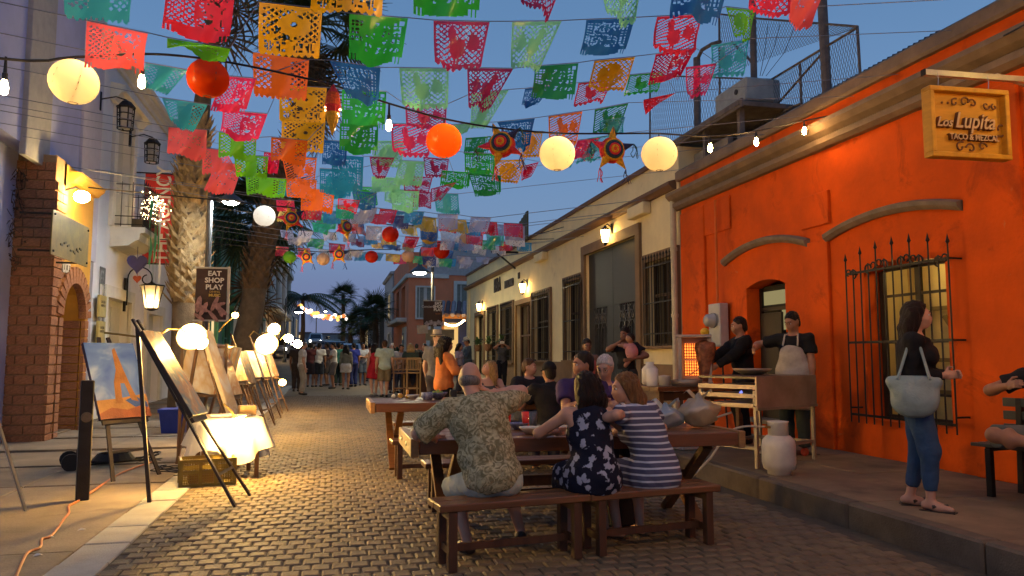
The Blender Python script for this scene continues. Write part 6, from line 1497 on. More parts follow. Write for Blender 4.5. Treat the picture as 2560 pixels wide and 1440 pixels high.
# pinatas: banded body with coloured cones and tassels
PCOL = [(.75, .03, .03), (.02, .09, .06), (.80, .40, .01), (.85, .04, .10), (.02, .03, .10), (.85, .10, .01)]
pm = [mat("pinata paper %d" % i, c, rough=.7, var=.35, scale=40, bump=.5, bscale=90) for i, c in enumerate(PCOL)]
def pinata(x, y, Y, rpx, label, face=(0, -1, 0), top=None, spin=0., lit=False, group="star pinatas hung from the cables"):
    c = P(x, y, Y=Y); r = rpx * proj(c)[2] / 1900.0
    t = thing("star_pinata", label, "pinata", c, 0, group)
    fz = Vector(face).normalized(); rot = fz.to_track_quat('Z', 'Y').to_matrix()
    b = MB(); bands = [(.0, 5), (.16, 2), (.34, 0), (.52, 4), (.70, 1), (.86, 2), (1.04, 5), (1.25, 0), (1.5, 3), (1.9, 1), (2.4, 0), (3.14, 0)]
    for i in range(len(bands) - 1):
        a0, a1 = bands[i][0], bands[i + 1][0]; b.use(pm[bands[i][1]])
        pr = [(max(1e-5, r * 1.0 * math.sin(a0)), r * .8 * math.cos(a0)), (r * 1.07 * math.sin((a0 + a1) / 2) , r * .83 * math.cos((a0 + a1) / 2)), (max(1e-5, r * 1.0 * math.sin(a1)), r * .8 * math.cos(a1))]
        b.lathe((0, 0, 0), pr[::-1], 18, rot)
    b.build("body", None, t)
    for k in range(5):
        a = spin + k * 2 * math.pi / 5 + math.pi / 2
        dv = rot @ Vector((math.cos(a), math.sin(a), .12)); dv.normalize()
        q = dv.to_track_quat('Z', 'Y').to_matrix()
        bb = MB(); bb.lathe(dv * r * .82, [(r * .40, 0), (r * .33, r * .18), (r * .20, r * .55), (r * .07, r * .95), (.001, r * 1.12)], 9, q)
        co_ = bb.build("cone", pm[(2, 3, 1, 0, 4)[k % 5] if dv.z > -.6 else 2], t)
        tip = dv * r * 1.9; bb = MB(); rt = random.Random(k)
        for j in range(4):
            p = [tip]; 
            for i in range(4): p.append(p[-1] + Vector((rt.uniform(-.35, .35), rt.uniform(-.2, .2), -.42)) * r * .7)
            bb.tube(p, r * .035, 3, False)
        tag(bb.build("tassel", pm[(4, 1, 0)[k % 3]], co_))
    if top:
        bb = MB(); bb.tube([(0, 0, r * .8), (0, 0, (P(x, top, Y=Y) - c).z)], .006, 5); bb.build("hanger", cable_m, t)
    return t
pinata(1255, 362, 7.3, 32, "striped star pinata right of the glowing orange lantern", (-.45, -1, .15), 321, .4)
pinata(1530, 376, 7.55, 31, "striped star pinata between the two cream lanterns by the orange building", (0, -1, -.05), 335, .0)
pinata(728, 546, 15.0, 19, "bright star pinata right of the small white lantern", (.1, -1, 0), 522, .3)
pinata(862, 568, 17.0, 18, "tilted star pinata beside the emerald foil flags", (.7, -1, .1), 546, .8)
pinata(766, 643, 20.0, 13, "small star pinata right of the green lantern", (0, -1, 0), 628, .2)
pinata(847, 636, 20.2, 14, "small star pinata under the crimson foil flag", (.1, -1, 0), 629, .0)
t = thing("spindle_pinata", "long red and yellow spindle pinata with fairy lights, right of the yellow flags", "pinata", P(832, 272, Y=6.7))
b = MB(); sc = proj(P(832, 272, Y=6.7))[2] / 1900
for (z0, r0, z1, r1, k) in ((62, 2, 40, 15, 0), (40, 15, 8, 20, 5), (8, 20, -10, 17, 0), (-10, 17, -30, 14, 2), (-30, 14, -68, 1, 2)):
    b.use(pm[k]); b.lathe((0, 0, 0), [(r1 * sc, z1 * sc), (r0 * sc, z0 * sc)], 10)
b.build("body", None, t)
b = MB(); rq = random.Random(2)
for k in range(26):
    z = rq.uniform(-55, 50); a = rq.uniform(0, 6.28); rr2 = (20 - abs(z) * .27) * sc
    b.ball((rr2 * math.cos(a), rr2 * math.sin(a), z * sc), .007, 6, 4)
tag(b.build("fairy_lights", lamp_mat("fairy light", (1, .72, .35), 14), t), kind="stuff")
b = MB(); b.tube([(0, 0, 62 * sc), (0, 0, 62 * sc + .02)], .005, 4); b.build("loop", cable_m, t)

# festoon of coloured lanterns far down the street
t = thing("far_lantern_string", "string of small glowing red, orange and white lanterns far down the street", "lantern string", P(800, 790, Y=70))
base = P(800, 790, Y=70); rq = random.Random(8)
fm_ = [lamp_mat("far lantern %d" % i, c, s_) for i, (c, s_) in enumerate((((1, .25, .06), 1.6), ((1, .55, .12), 2.0), ((1, .9, .8), 3.0)))]
for k in range(34):
    u = k / 33; x = 748 + 118 * u; y = 768 + 26 * math.sin(min(1, u * 1.3) * 1.6) + rq.uniform(-6, 6); d = 66 + 8 * rq.random()
    b = MB(); b.ball(P(x, y, Y=d) - base, rq.uniform(.14, .19), 8, 6); b.build("lantern", fm_[rq.choice((0, 1, 1, 2, 2))], t, True)
b = MB(); b.tube([P(735, 764, Y=70) - base, P(780, 782, Y=70) - base, P(830, 790, Y=70) - base, P(880, 785, Y=70) - base], .02, 4); b.build("cable", cable_m, t)
# ================================================================== restaurant tables, benches, kitchen
plank_m = mat("table wood", (.15, .055, .018), rough=.42, var=.45, scale=2.2, stretch=(.5, 5, 5), bump=.15, bscale=30, coat=.25)
bench_m = mat("bench wood", (.17, .068, .022), rough=.45, var=.45, scale=2.2, stretch=(.5, 5, 5), bump=.15, bscale=30, coat=.2)
leg_w = mat("bench leg wood", (.085, .034, .013), rough=.55, var=.4, scale=3, stretch=(4, 4, .6))
bolt_m = mat("bolt steel", (.5, .45, .35), rough=.3, metal=.9, var=0)
def table(label, x0, x1, y0, y1, z, rz=0., piv=None):
    c = ((x0 + x1) / 2, (y0 + y1) / 2, gnd((y0 + y1) / 2)); t = thing("wooden_table", label, "table", c, rz, "heavy wooden tables in the street")
    L, D = x1 - x0, y1 - y0; n = 5; th = .11
    for k in range(n):
        b = MB(); b.box((0, -D / 2 + D * (k + .5) / n, z - th / 2 + .001 * (k % 2)), (L - .14, D / n - .006, th), bev=.006); b.build("plank", plank_m, t)
    for s_ in (-1, 1):
        b = MB(); b.box((s_ * (L / 2 - .035), 0, z - th / 2 - .004), (.065, D, th + .03), bev=.006); e = b.build("end_board", mat("end board", (.30, .16, .055), rough=.45, var=.35, scale=3, stretch=(5, .5, 5)), t)
        for y in (-D * .2, D * .2):
            b = MB(); b.lathe((s_ * L / 2, y, z - th / 2), [(.022, 0), (.022, .008), (.001, .012)], 8, euler(0, R(90) * s_, 0)); b.build("bolt", bolt_m, e)
    for s_ in (-1, 1):
        for q in (-1, 1):
            b = MB(); b.bar((s_ * (L / 2 - .35), q * D * .42, 0), (s_ * (L / 2 - .35), -q * D * .30, z - th), .085, .07, up=(1, 0, 0)) if False else b.bar((s_ * (L / 2 - .35) + .05 * q, q * D * .45, 0), (s_ * (L / 2 - .35) + .05 * q, -q * D * .38, z - th - .01), .085, .06); b.build("leg", bench_m, t)
    b = MB(); b.bar((-L / 2 + .35, 0, z * .48), (L / 2 - .35, 0, z * .48), .07, .09); b.build("stretcher", leg_w, t)
    return t
def bench(label, a, c, w, z, split=False, group="wooden benches at the tables"):
    """a, c: ground points under the two ends"""
    a, c = Vector((a[0], a[1], 0)), Vector((c[0], c[1], 0)); L = (c - a).length; rz = math.atan2((c - a).y, (c - a).x); m_ = (a + c) / 2
    t = thing("bench", label, "bench", (m_.x, m_.y, gnd(m_.y)), rz, group); th = .05
    parts_ = [(-L / 2, 0), (0, L / 2)] if split else [(-L / 2, L / 2)]
    for x0, x1 in parts_:
        for k in (0, 1):
            b = MB(); b.box(((x0 + x1) / 2, (-.5 + k) * w / 2, z - th / 2), (x1 - x0 - .005, w / 2 - .003, th), bev=.007); b.build("seat_plank", bench_m, t)
        for x in (x0 + .10, x1 - .10):
            for s_ in (-1, 1):
                b = MB(); b.bar((x, s_ * (w / 2 - .045), 0), (x, s_ * (w / 2 - .045), z - th), .062, .062, bev=.004); b.build("leg", leg_w, t)
            b = MB(); b.bar((x, -w / 2 + .05, .13), (x, w / 2 - .05, .13), .03, .05); b.bar((x, -w / 2 + .05, z - th - .035), (x, w / 2 - .05, z - th - .035), .03, .06); b.build("cross_rail", leg_w, t)
        b = MB(); b.bar((x0 + .1, 0, .13), (x1 - .1, 0, .13), .03, .05); b.build("long_rail", leg_w, t)
    return t
bench("long front bench of two butted seats, nearest to the viewer", (.70, 5.33), (2.95, 5.66), .33, .45, True)
table("long front table that the three diners sit at, end board with two bolts", .60, 3.46, 5.95, 7.0, .80)
bench("short bench on the far side of the front table, left end showing", (.86, 7.33), (3.0, 7.40), .30, .45)
bench("low bench on the near side of the second table", (.70, 9.30), (3.3, 9.40), .30, .45)
table("second wooden table with bowls and salsa, behind the front one", .48, 3.7, 9.85, 11.1, .84)
bench("bench on the far side of the second table, mostly hidden", (.9, 11.55), (3.5, 11.55), .30, .45)
side = thing("side_table", "rough wooden work table carrying the spit roaster and pans", "table", (4.95, 10.1, pavz(10)), R(8))
for k in range(4):
    b = MB(); b.box((0, -.33 + .22 * k, .80), (1.5, .215, .06), bev=.005); b.build("plank", plank_m, side)
for x in (-.65, .65):
    for y in (-.33, .33):
        b = MB(); b.bar((x, y, 0), (x, y, .77), .07); b.build("leg", bench_m, side)
b = MB(); b.bar((-.65, -.33, .70), (.65, -.33, .70), .03, .12); b.bar((-.65, -.33, .25), (.65, .33, .25), .05); b.build("apron", leg_w, side)
# ---- things on the tables
clay = mat("red plastic cup", (.75, .03, .015), rough=.3, var=.05); cer = mat("blue ceramic", (.05, .05, .16), rough=.25, var=.6, scale=30, col2=(.35, .35, .4))
wh_c = mat("white ceramic", (.65, .6, .5), rough=.25, var=.05); mud = mat("amber mug", (.50, .28, .04), rough=.3, var=.2)
glass_m = mat("drinking glass", (.85, .85, .82), rough=.03, var=0, trans=.9)
T1, T2 = .80, .84 + gnd(10.4)
def put(name, label, cat, x, y, z, prof, m, n=16, group=None, extra=None):
    t = MB(); t.lathe((0, 0, 0), prof, n); o = t.build(name, m, None, True, (x, y, z + .001)); tag(o, label, cat, group)
    if extra: extra(o)
    return o
cup = [(.030, 0), (.042, .11), (.040, .11), (.028, .008), (.001, .008)]
bowl = [(.035, 0), (.09, .05), (.095, .06), (.088, .06), (.03, .012), (.001, .012)]
def at(x, y, Z): return P(x, y, Z=Z)
p = at(1322, 1074, T1); put("plastic_cup", "red plastic cup on the front table beside the elderly man", "cup", p.x, p.y + .05, T1, [(.040, 0), (.055, .15), (.052, .15), (.038, .01), (.001, .01)], clay)
p = at(1295, 1052, T1); put("salsa_bowl", "dark blue patterned bowl behind the tall glass", "bowl", 1.62, 6.62, T1, bowl, cer)
put("tall_glass", "tall clear glass standing on the front table", "glass", 1.70, 6.42, T1, [(.032, 0), (.036, .17), (.033, .17), (.029, .012), (.001, .012)], glass_m)
put("small_dish", "white dish in front of the tall glass", "dish", 1.62, 6.22, T1, bowl, wh_c)
put("sauce_bottle", "red topped sauce bottle between the floral dress and the elderly man", "bottle", 1.55, 6.75, T1, [(.03, 0), (.032, .13), (.012, .17), (.012, .20), (.001, .205)], clay)
put("water_bottle", "clear water bottle at the far side of the front table", "bottle", 2.25, 6.85, T1, [(.032, 0), (.034, .17), (.012, .21), (.012, .235), (.001, .24)], glass_m)
put("plate", "pale plate beyond the glass on the front table", "plate", 2.02, 6.66, T1, [(.06, 0), (.13, .015), (.13, .02), (.06, .008), (.001, .008)], wh_c, 20)
b = MB(); b.box((0, 0, .02), (.12, .07, .03), euler(.2, .1, .4), bev=.01); tag(b.build("tortilla", mat("tortilla", (.62, .34, .16), var=.3), None, False, (1.93, 6.3, T1)), "folded tortilla beside the tall glass", "food")
put("bottle_cap", "small black ashtray near the left end of the front table", "ashtray", .78, 6.12, T1, [(.02, 0), (.026, .03), (.02, .03), (.001, .012)], cer, 12)
put("plastic_cup", "white paper cup by the striped woman's hand", "cup", 2.72, 6.28, T1, cup, wh_c)
for nm, lab, cat, px, py, prof, m in (("lemon", "halved lemon near the left end of the second table", "lemon", 1001, 993, [(.001, 0), (.035, .02), (.04, .045), (.02, .07), (.001, .075)], mud), ("egg_cup", "white onion half beside the lemon on the second table", "onion", 984, 996, [(.02, 0), (.035, .03), (.02, .06), (.001, .065)], wh_c), ("napkin_holder", "wooden napkin holder on the second table", "napkin holder", 1018, 996, [(.02, 0), (.02, .12), (.001, .12)], mud), ("salsa_bowl", "white dish of salsa on the second table", "dish", 1032, 998, bowl, wh_c), ("clay_pot", "dark patterned clay pot on the second table", "pot", 1068, 1000, [(.06, 0), (.085, .05), (.08, .10), (.07, .10), (.05, .01), (.001, .01)], cer), ("fruit_bowl", "dark blue bowl of limes on the second table", "bowl", 1095, 998, [(.05, 0), (.13, .08), (.135, .095), (.125, .095), (.04, .012), (.001, .012)], cer), ("mug", "amber mug in the middle of the second table", "mug", 1232, 965, [(.045, 0), (.05, .11), (.046, .11), (.04, .01), (.001, .01)], mud), ("plastic_cup", "red plastic cup before the smiling man", "cup", 1297, 982, cup, clay), ("plastic_cup", "pink plastic cup right of the red one, second table", "cup", 1318, 978, cup, mat("pink plastic cup", (.65, .16, .16), rough=.3, var=.05))):
    p = at(px, py, T2); y = min(max(p.y, 9.98), 10.95); p2 = P(px, py, Y=y); o = put(nm, lab, cat, p2.x, y, T2, prof, m)
    if nm == "fruit_bowl":
        for k in range(7):
            b = MB(); a = k * .9; b.ball((.06 * math.cos(a) * (k > 0), .06 * math.sin(a) * (k > 0), .085 + .02 * (k == 0)), .03, 8, 6); tag(b.build("lime", mat("lime", (.30, .34, .03), rough=.4, var=.2), None, True, o.location), "green lime piled in the dark bowl", "lime", "limes in the dark bowl")
p = P(1125, 985, Y=10.6); b = MB(); b.box((0, 0, .07), (.09, .07, .14), bev=.01); tag(b.build("menu_stand", mat("menu black", (.02, .02, .02), var=0), None, False, (p.x, 10.3, T2 + .001)), "small black menu block beside the lime bowl", "menu stand")
# ---- grill on legs
gs = mat("stainless", (.38, .31, .25), rough=.48, metal=.6, var=.3, scale=3, bump=.08); gs2 = mat("steel leg", (.30, .26, .21), rough=.45, metal=.5, var=.25)
ga = math.atan2(.55, 1.15); gr_ = thing("gas_grill", "stainless steel gas griddle on thin legs, its back panel to the viewer", "grill", (5.02, 8.35, pavz(8.3)), ga)
b = MB(); b.box((0, -.40, .845), (1.26, .02, .35)); b.build("back_panel", gs, gr_)
b = MB(); b.box((.62, 0, .845), (.02, .78, .35)); b.build("side_panel", gs, gr_)
b = MB(); b.box((0, .01, 1.005), (1.23, .78, .025)); b.build("griddle_plate", mat("griddle", (.10, .09, .08), rough=.4, metal=.8, var=.3), gr_)
for k, z in enumerate((.90, .80, .69)):
    b = MB(); b.box((-.02 - .02 * k, .0, z), (1.20, .76, .02)); b.box((-.62, 0, z), (.02, .78, .05)); b.build("shelf", gs, gr_)
b = MB(); b.box((0, -.40, .655), (1.27, .04, .03)); b.bar((-.58, -.36, .22), (.58, -.36, .22), .035); b.bar((-.58, .36, .22), (.58, .36, .22), .035); b.bar((-.58, -.36, .22), (-.58, .36, .22), .035); b.bar((.58, -.36, .22), (.58, .36, .22), .035); b.build("frame", gs2, gr_)
for x in (-.60, .60):
    for y in (-.37, .37):
        b = MB(); b.bar((x, y, 0), (x, y, .86), .038); b.build("leg", gs2, gr_)
b = MB()
for k in range(7): b.lathe((-.5 + .05 * k, -.1 + .03 * k, .785), [(.02, 0), (.014, .03), (.001, .055)], 6)
b.build("burner_flame", lamp_mat("blue flame", (.25, .3, 1.0), 1.2), gr_)
b = MB(); b.lathe((0, 0, 0), [(.12, 0), (.22, .05), (.24, .075), (.22, .075), (.11, .012), (.001, .012)], 18); tag(b.build("steel_pan", gs, None, True, (5.08, 8.55, pavz(8.3) + 1.02)), "wide shallow steel pan on the griddle by the cooks", "pan")
for i, (x, y, h) in enumerate(((4.66, 7.36, .55),)):
    t = thing("gas_cylinder", "squat white gas cylinder standing at the pavement edge", "gas cylinder", (x, y, pavz(y)))
    wg = mat("gas bottle white", (.62, .58, .50), rough=.35, var=.15, scale=6)
    b = MB(); b.lathe((0, 0, 0), [(.12, 0), (.12, .035), (.16, .06), (.175, .12), (.175, .30), (.165, .36), (.12, .405), (.05, .42), (.001, .42)], 24); b.build("tank", wg, t, True)
    b = MB(); b.lathe((0, 0, .39), [(.105, 0), (.105, .15), (.112, .165), (.10, .165), (.095, 0)], 20); b.build("collar", wg, t, True)
    b = MB(); b.tube([(-.02, 0, .42), (-.02, 0, .49), (-.16, -.02, .5)], .016, 6); b.build("valve", mat("brass", (.35, .2, .06), rough=.3, metal=.8, var=.1), t)
    hose = [Vector((x - .16, y, pavz(y) + .50)), Vector((x - .38, y + .05, .70)), Vector((x - .55, y + .1, .62)), Vector((x - .75, y + .12, .36)), Vector((x - 1.05, y + .15, .13)), Vector((x - 1.25, y + .3, .22)), Vector((x - 1.36, y + .5, .48)), Vector((4.50, 8.05, .80))]
    b = MB(); o2 = []
    for i2 in range(len(hose) - 1):
        p0, p1, p2, p3 = hose[max(i2 - 1, 0)], hose[i2], hose[i2 + 1], hose[min(i2 + 2, len(hose) - 1)]
        for k in range(6):
            q = k / 6; o2.append(.5 * ((2 * p1) + (p2 - p0) * q + (2 * p0 - 5 * p1 + 4 * p2 - p3) * q * q + (3 * p1 - p0 - 3 * p2 + p3) * q ** 3))
    o2.append(hose[-1]); b.tube(o2, .012, 6); tag(b.build("gas_hose", mat("hose", (.50, .42, .30), rough=.4, var=.1)), "pale looped gas hose between the cylinder and the griddle", "hose")
# ---- spit roaster on the side table
SR = Vector((5.05, 10.05, pavz(10) + .83)); t = thing("spit_roaster", "upright steel spit roaster with glowing burners and a cone of meat", "roaster", SR, R(-28))
b = MB(); b.box((-.19, .08, .36), (.06, .42, .66), bev=.005); b.box((.22, .12, .36), (.05, .34, .66)); b.box((0, .28, .36), (.44, .04, .66)); b.box((0, .08, .70), (.50, .46, .04), bev=.005); b.box((0, .06, .02), (.52, .54, .04), bev=.005); b.build("housing", gs, t)
for k in range(2):
    b = MB(); b.box((-.02, .235, .24 + .25 * k), (.24, .02, .21)); br = b.build("burner", lamp_mat("glowing burner", (1.0, .20, .03), 3.0), t)
    b = MB()
    for j in range(8): b.bar((-.14 + .034 * j, .215, .135 + .25 * k), (-.14 + .034 * j, .215, .345 + .25 * k), .012)
    for j in range(5): b.bar((-.14, .217, .16 + .042 * j + .25 * k), (.10, .217, .16 + .042 * j + .25 * k), .010)
    tag(b.build("burner_grid", mat("hot grid", (.06, .03, .02), rough=.8, var=.2), br), kind="stuff")
b = MB(); pr = [(.001, .06), (.075, .06), (.085, .14), (.10, .26), (.125, .40), (.15, .52), (.14, .60), (.05, .64), (.001, .64)]; b.lathe((.16, .02, 0), pr, 18)
meat = mat("roast meat", (.26, .09, .04), rough=.55, var=.6, scale=14, bump=1.0, bscale=24)
b.build("meat_cone", meat, t, True)
b = MB(); b.tube([(.16, .02, .03), (.16, .02, .78)], .008, 6); b.build("spit", gs, t)
b = MB(); b.ball((.16, .02, .76), .065, 12, 8, .9); b.build("pineapple", mat("pineapple", (.70, .42, .02), rough=.5, var=.4, scale=30, bump=.6), t, True)
put("steel_tray", "shallow steel tray in front of the spit roaster", "tray", 4.82, 9.82, pavz(10) + .83, [(.22, 0), (.25, .09), (.24, .09), (.21, .01), (.001, .01)], gs, 4)
put("cooking_tank", "small grey gas cylinder behind the spit roaster", "gas cylinder", 4.50, 10.35, pavz(10) + .83, [(.10, 0), (.12, .03), (.12, .22), (.08, .27), (.06, .28), (.06, .33), (.001, .33)], wg, 16)
put("paper_roll", "roll of white kitchen paper at the left of the roaster", "paper roll", 4.36, 9.95, pavz(10) + .83, [(.075, 0), (.08, .01), (.08, .24), (.02, .25), (.001, .24)], mat("kitchen paper", (.7, .65, .58), var=.05), 16)
put("plastic_tub", "squat pale plastic tub in front of the paper roll", "tub", 4.50, 9.86, pavz(10) + .83, [(.07, 0), (.085, .13), (.09, .14), (.001, .15)], mat("tub plastic", (.55, .52, .48), rough=.3, var=.1), 14)
point("fire_glow", (SR.x + .10, SR.y - .05, SR.z + .3), 6, (1, .28, .06), .12)
# ---- plastic bags slumped on the far end of the front table
def bag(label, c, s, m, seed):
    rg_ = random.Random(seed); b = MB(); n, mm = 22, 12; vs = []
    for i in range(mm + 1):
        a = math.pi * i / mm
        for j in range(n):
            q = 6.2832 * j / n; d = Vector((math.sin(a) * math.cos(q), math.sin(a) * math.sin(q), -math.cos(a)))
            w = 1 + .34 * mnoise.noise(d * 2.6 + Vector((seed, 0, 0))) + .13 * math.sin(q * 6 + 3 * mnoise.noise(d * 2) + 1.5 * i) * math.sin(a) - .24 * abs(math.sin(q * 3.5 + 3 * mnoise.noise(d * 1.7 + Vector((0, seed, 0))) + 1.6 * d.z)) * math.sin(a)
            z = d.z; tp_ = 1 if d.z < .25 else max(.22, 1 - 1.5 * (d.z - .25)); vs.append((d.x * s[0] * w * tp_, d.y * s[1] * w * tp_, max(0, (z + 1) * s[2] / 2 * (1 + .2 * mnoise.noise(d * 3)))))
    b.add(vs, [(i * n + j, i * n + (j + 1) % n, (i + 1) * n + (j + 1) % n, (i + 1) * n + j) for i in range(mm) for j in range(n)])
    for e in (-1, 1):
        r0 = Vector((e * .02, 0, s[2] * .95)); b.add([r0 + Vector((-.03, -.01, -.03)), r0 + Vector((.03, .01, -.03)), r0 + Vector((e * .09 + .03, .02, .06)), r0 + Vector((e * .09 - .03, -.03, .05)), r0 + Vector((e * .13, .02, .015))], [(0, 1, 2, 3), (2, 4, 3)])
    o = b.build("plastic_bag", m, None, True, c); tag(o, label, "bag", "tied plastic bags on the front table's right end")
bag("grey blue knotted plastic bag beside the striped woman", (2.95, 6.45, T1 + .002), (.17, .14, .22), film("bag grey", (.36, .42, .45), tr=.4, gloss=.15, var=.3), 1)
bag("pale plastic bag behind the grey blue one", (2.78, 6.80, T1 + .002), (.15, .12, .17), film("bag pale", (.45, .42, .38), tr=.35, gloss=.12), 2)
bag("tall pale tan bag, farthest to the right on the front table", (3.28, 6.45, T1 + .002), (.20, .15, .30), film("bag tan", (.52, .42, .27), tr=.4, gloss=.13, var=.3), 3)
b = MB(); b.box((0, 0, .17), (.30, .22, .34), bev=.02); tag(b.build("canvas_bag", mat("bag black", (.015, .015, .018), rough=.8, var=.3), None, False, (2.45, 6.3, 0.006), (.0, 0, .4)), "black bag on the ground under the front table", "bag")
b = MB(); b.box((0, 0, .2), (.42, .30, .4), bev=.01); tag(b.build("white_cooler_box", mat("cooler white", (.55, .5, .45), rough=.4, var=.1), None, False, (4.72, 9.6, pavz(9.6) + .004), (0, 0, .2)), "white cooler box under the side table", "cooler box")
# ---- far bar table and high chairs
t = thing("bar_table", "high bar table with people seated round it, far along the kerb", "table", (2.9, 25.4, gnd(25)))
b = MB(); b.box((0, 0, 1.02), (1.5, .8, .06), bev=.01); b.build("top", leg_w, t)
b = MB(); b.box((0, 0, .5), (1.3, .6, .98), bev=.01); b.build("base", leg_w, t)
for i, (px, lab) in enumerate(((1030, "tall light wood bar chair with slatted back, right one"), (1001, "tall dark wood bar chair behind the walking man, left one"))):
    c = P(px, 952, Y=24.0); t = thing("bar_chair", lab, "chair", (c.x, 24.0, gnd(24)), R(6 - 10 * i), "tall bar chairs with their backs to the viewer"); m_ = mat("bar chair light", (.36, .22, .08), rough=.5, var=.3) if i == 0 else mat("bar chair dark", (.16, .08, .035), rough=.5, var=.3)
    for x in (-.21, .21):
        b = MB(); b.bar((x, -.21, 0), (x, -.24, 1.22), .045); b.build("leg", m_, t); b = MB(); b.bar((x, .21, 0), (x, .21, .74), .045); b.build("leg", m_, t)
    b = MB(); b.box((0, 0, .76), (.48, .46, .05), bev=.01); b.build("seat", m_, t)
    b = MB(); b.bar((-.21, -.24, 1.2), (.21, -.24, 1.2), .05, .07); b.bar((-.21, -.23, .86), (.21, -.23, .86), .03, .05); b.bar((-.21, -.21, .28), (.21, -.21, .28), .03, .04); b.bar((-.21, .21, .28), (.21, .21, .28), .03, .04); b.build("back_frame", m_, t)
    for k in range(7):
        b = MB(); x = -.15 + .05 * k; b.bar((x, -.235, .88), (x, -.238, 1.17), .022, .012); b.build("slat", m_, t)
# ---- bench at the right edge, cars far down the street
t = thing("metal_bench", "dark metal bench at the right edge, where the seated man rests", "bench", (6.05, 5.25, pavz(5.2)), R(-80))
for x in (-.55, .0, .55):
    b = MB(); b.bar((x, -.2, 0), (x, -.2, .42), .05); b.bar((x, .22, 0), (x, .26, .86), .05); b.bar((x, -.22, .42), (x, .24, .42), .04); b.build("leg", iron, t)
for k in range(5):
    b = MB(); b.box((0, -.2 + .1 * k, .45), (1.4, .075, .03), bev=.005); b.build("slat", mat("green grey slat", (.06, .065, .045), rough=.5, var=.3), t)
for k in range(3):
    b = MB(); b.box((0, .25, .58 + .12 * k), (1.4, .03, .08), bev=.005); b.build("slat", mat("green grey slat", (0, 0, 0)), t)
def car(label, loc, rz, col, suv=True, lights=0):
    t = thing("parked_car", label, "car", loc, rz, "cars far down the street")
    h = 1.75 if suv else 1.45; L, Wd = 4.5, 1.8
    prof = [(-2.2, .35), (-2.25, .75), (-2.1, .98), (-1.25, 1.06), (-.75, h - .05), (-.5, h), (1.3 if suv else .9, h), (2.0 if suv else 1.5, 1.1), (2.22, 1.0), (2.25, .4)]
    b = MB(); k = len(prof); vs = []
    for s_ in (-1, 1):
        for y, z in prof: vs.append((s_ * Wd / 2 * (.80 if z > 1.2 else 1), y, z))
    b.add(vs, [tuple(range(k)), tuple(range(k, 2 * k))[::-1]] + [(i, k + i, k + (i + 1) % k, (i + 1) % k) for i in range(k)]); b.build("body", mat("car paint %s" % str(col), col, rough=.25, metal=.3, var=.05, coat=.5), t)
    b = MB(); b.add([(-.66, -1.23, 1.10), (.66, -1.23, 1.10), (.60, -.80, h - .1), (-.60, -.80, h - .1)], [(0, 1, 2, 3)]); b.build("windscreen", glass_dk, t)
    for s_ in (-1, 1):
        b = MB(); b.add([(s_ * .885, -1.0, 1.12), (s_ * .885, 1.5, 1.12), (s_ * .745, 1.1, h - .12), (s_ * .745, -.65, h - .12)], [(0, 1, 2, 3)]); b.build("side_window", glass_dk, t)
        b = MB(); b.lathe((s_ * .62, -2.24, .76), [(.11, 0), (.10, .04), (.001, .05)], 10, euler(R(90), 0, 0)); b.build("headlight", lamp_mat("headlight %d" % (1 if lights else 0), (1, .95, .8), 25) if lights else mat("headlight off", (.6, .6, .6), rough=.1, var=0), t)
        for y in (-1.4, 1.4):
            b = MB(); b.lathe((s_ * .82, y, .33), [(.12, -.11), (.33, -.11), (.33, .11), (.12, .11)], 14, euler(0, R(90), 0)); w_ = b.build("wheel", mat("rubber", (0, 0, 0)), t)
    b = MB(); b.box((0, -2.26, .5), (1.5, .06, .22), bev=.01); b.build("bumper", mat("bumper", (.06, .06, .06), var=0), t)
c = P(872, 850, Y=52); car("white parked SUV facing the crowd, far down the street", (c.x, 52, gnd(52)), 0, (.55, .55, .56), True, 0)
c = P(838, 850, Y=58); car("dark parked car left of the white SUV", (c.x, 58, gnd(58)), 0, (.03, .03, .035), True, 0)
for i, (px, Y, col, li, lab) in enumerate(((700, 70, (.30, .30, .32), 1, "grey car with headlights on, far left lane"), (745, 85, (.25, .05, .04), 1, "dark red car with headlights on near the crest"), (790, 100, (.5, .5, .5), 1, "pale car with headlights on at the crest"), (815, 74, (.12, .12, .14), 0, "dark grey car parked before the crest"))):
    c = P(px, 830, Y=Y); car(lab, (c.x, Y, gnd(Y)), 0, col, i % 2 == 0, li)
# bulbs strung at the awning house and on the far fronts
for i in range(15):
    u = i / 14; x = 1107 + 53 * u; y = 800 + 16 * math.sin(math.pi * (u * .8 + .05)) - 10 * u
    bulb(P(x, y - 3, Y=42.3), "bulb in the drooping row under the striped awning", "bulbs in the row under the striped awning", .1, .075, lamp_mat("awning bulb", (1, .66, .28), 26)) if 'bulb' in globals() else None

# unseen cable and strong bulbs over the viewer, added as warm fill light
cable("unseen added cable carrying the fill bulbs above the near end of the street", [(6.4, 6.0, 4.6), (4.6, 2.6, 3.9), (2.6, 1.4, 3.7), (.6, 1.0, 3.8), (-2, .6, 4.3)])
for k, (x, y, z) in enumerate(((4.6, 2.6, 3.88), (2.6, 1.4, 3.68), (.6, 1.0, 3.78))): bulb((x, y, z), "unseen bulb added as fill light above the near end of the street", "added fill bulbs above the near end of the street", .08, m=lamp_mat("near fill bulb", (1, .50, .13), 1900))
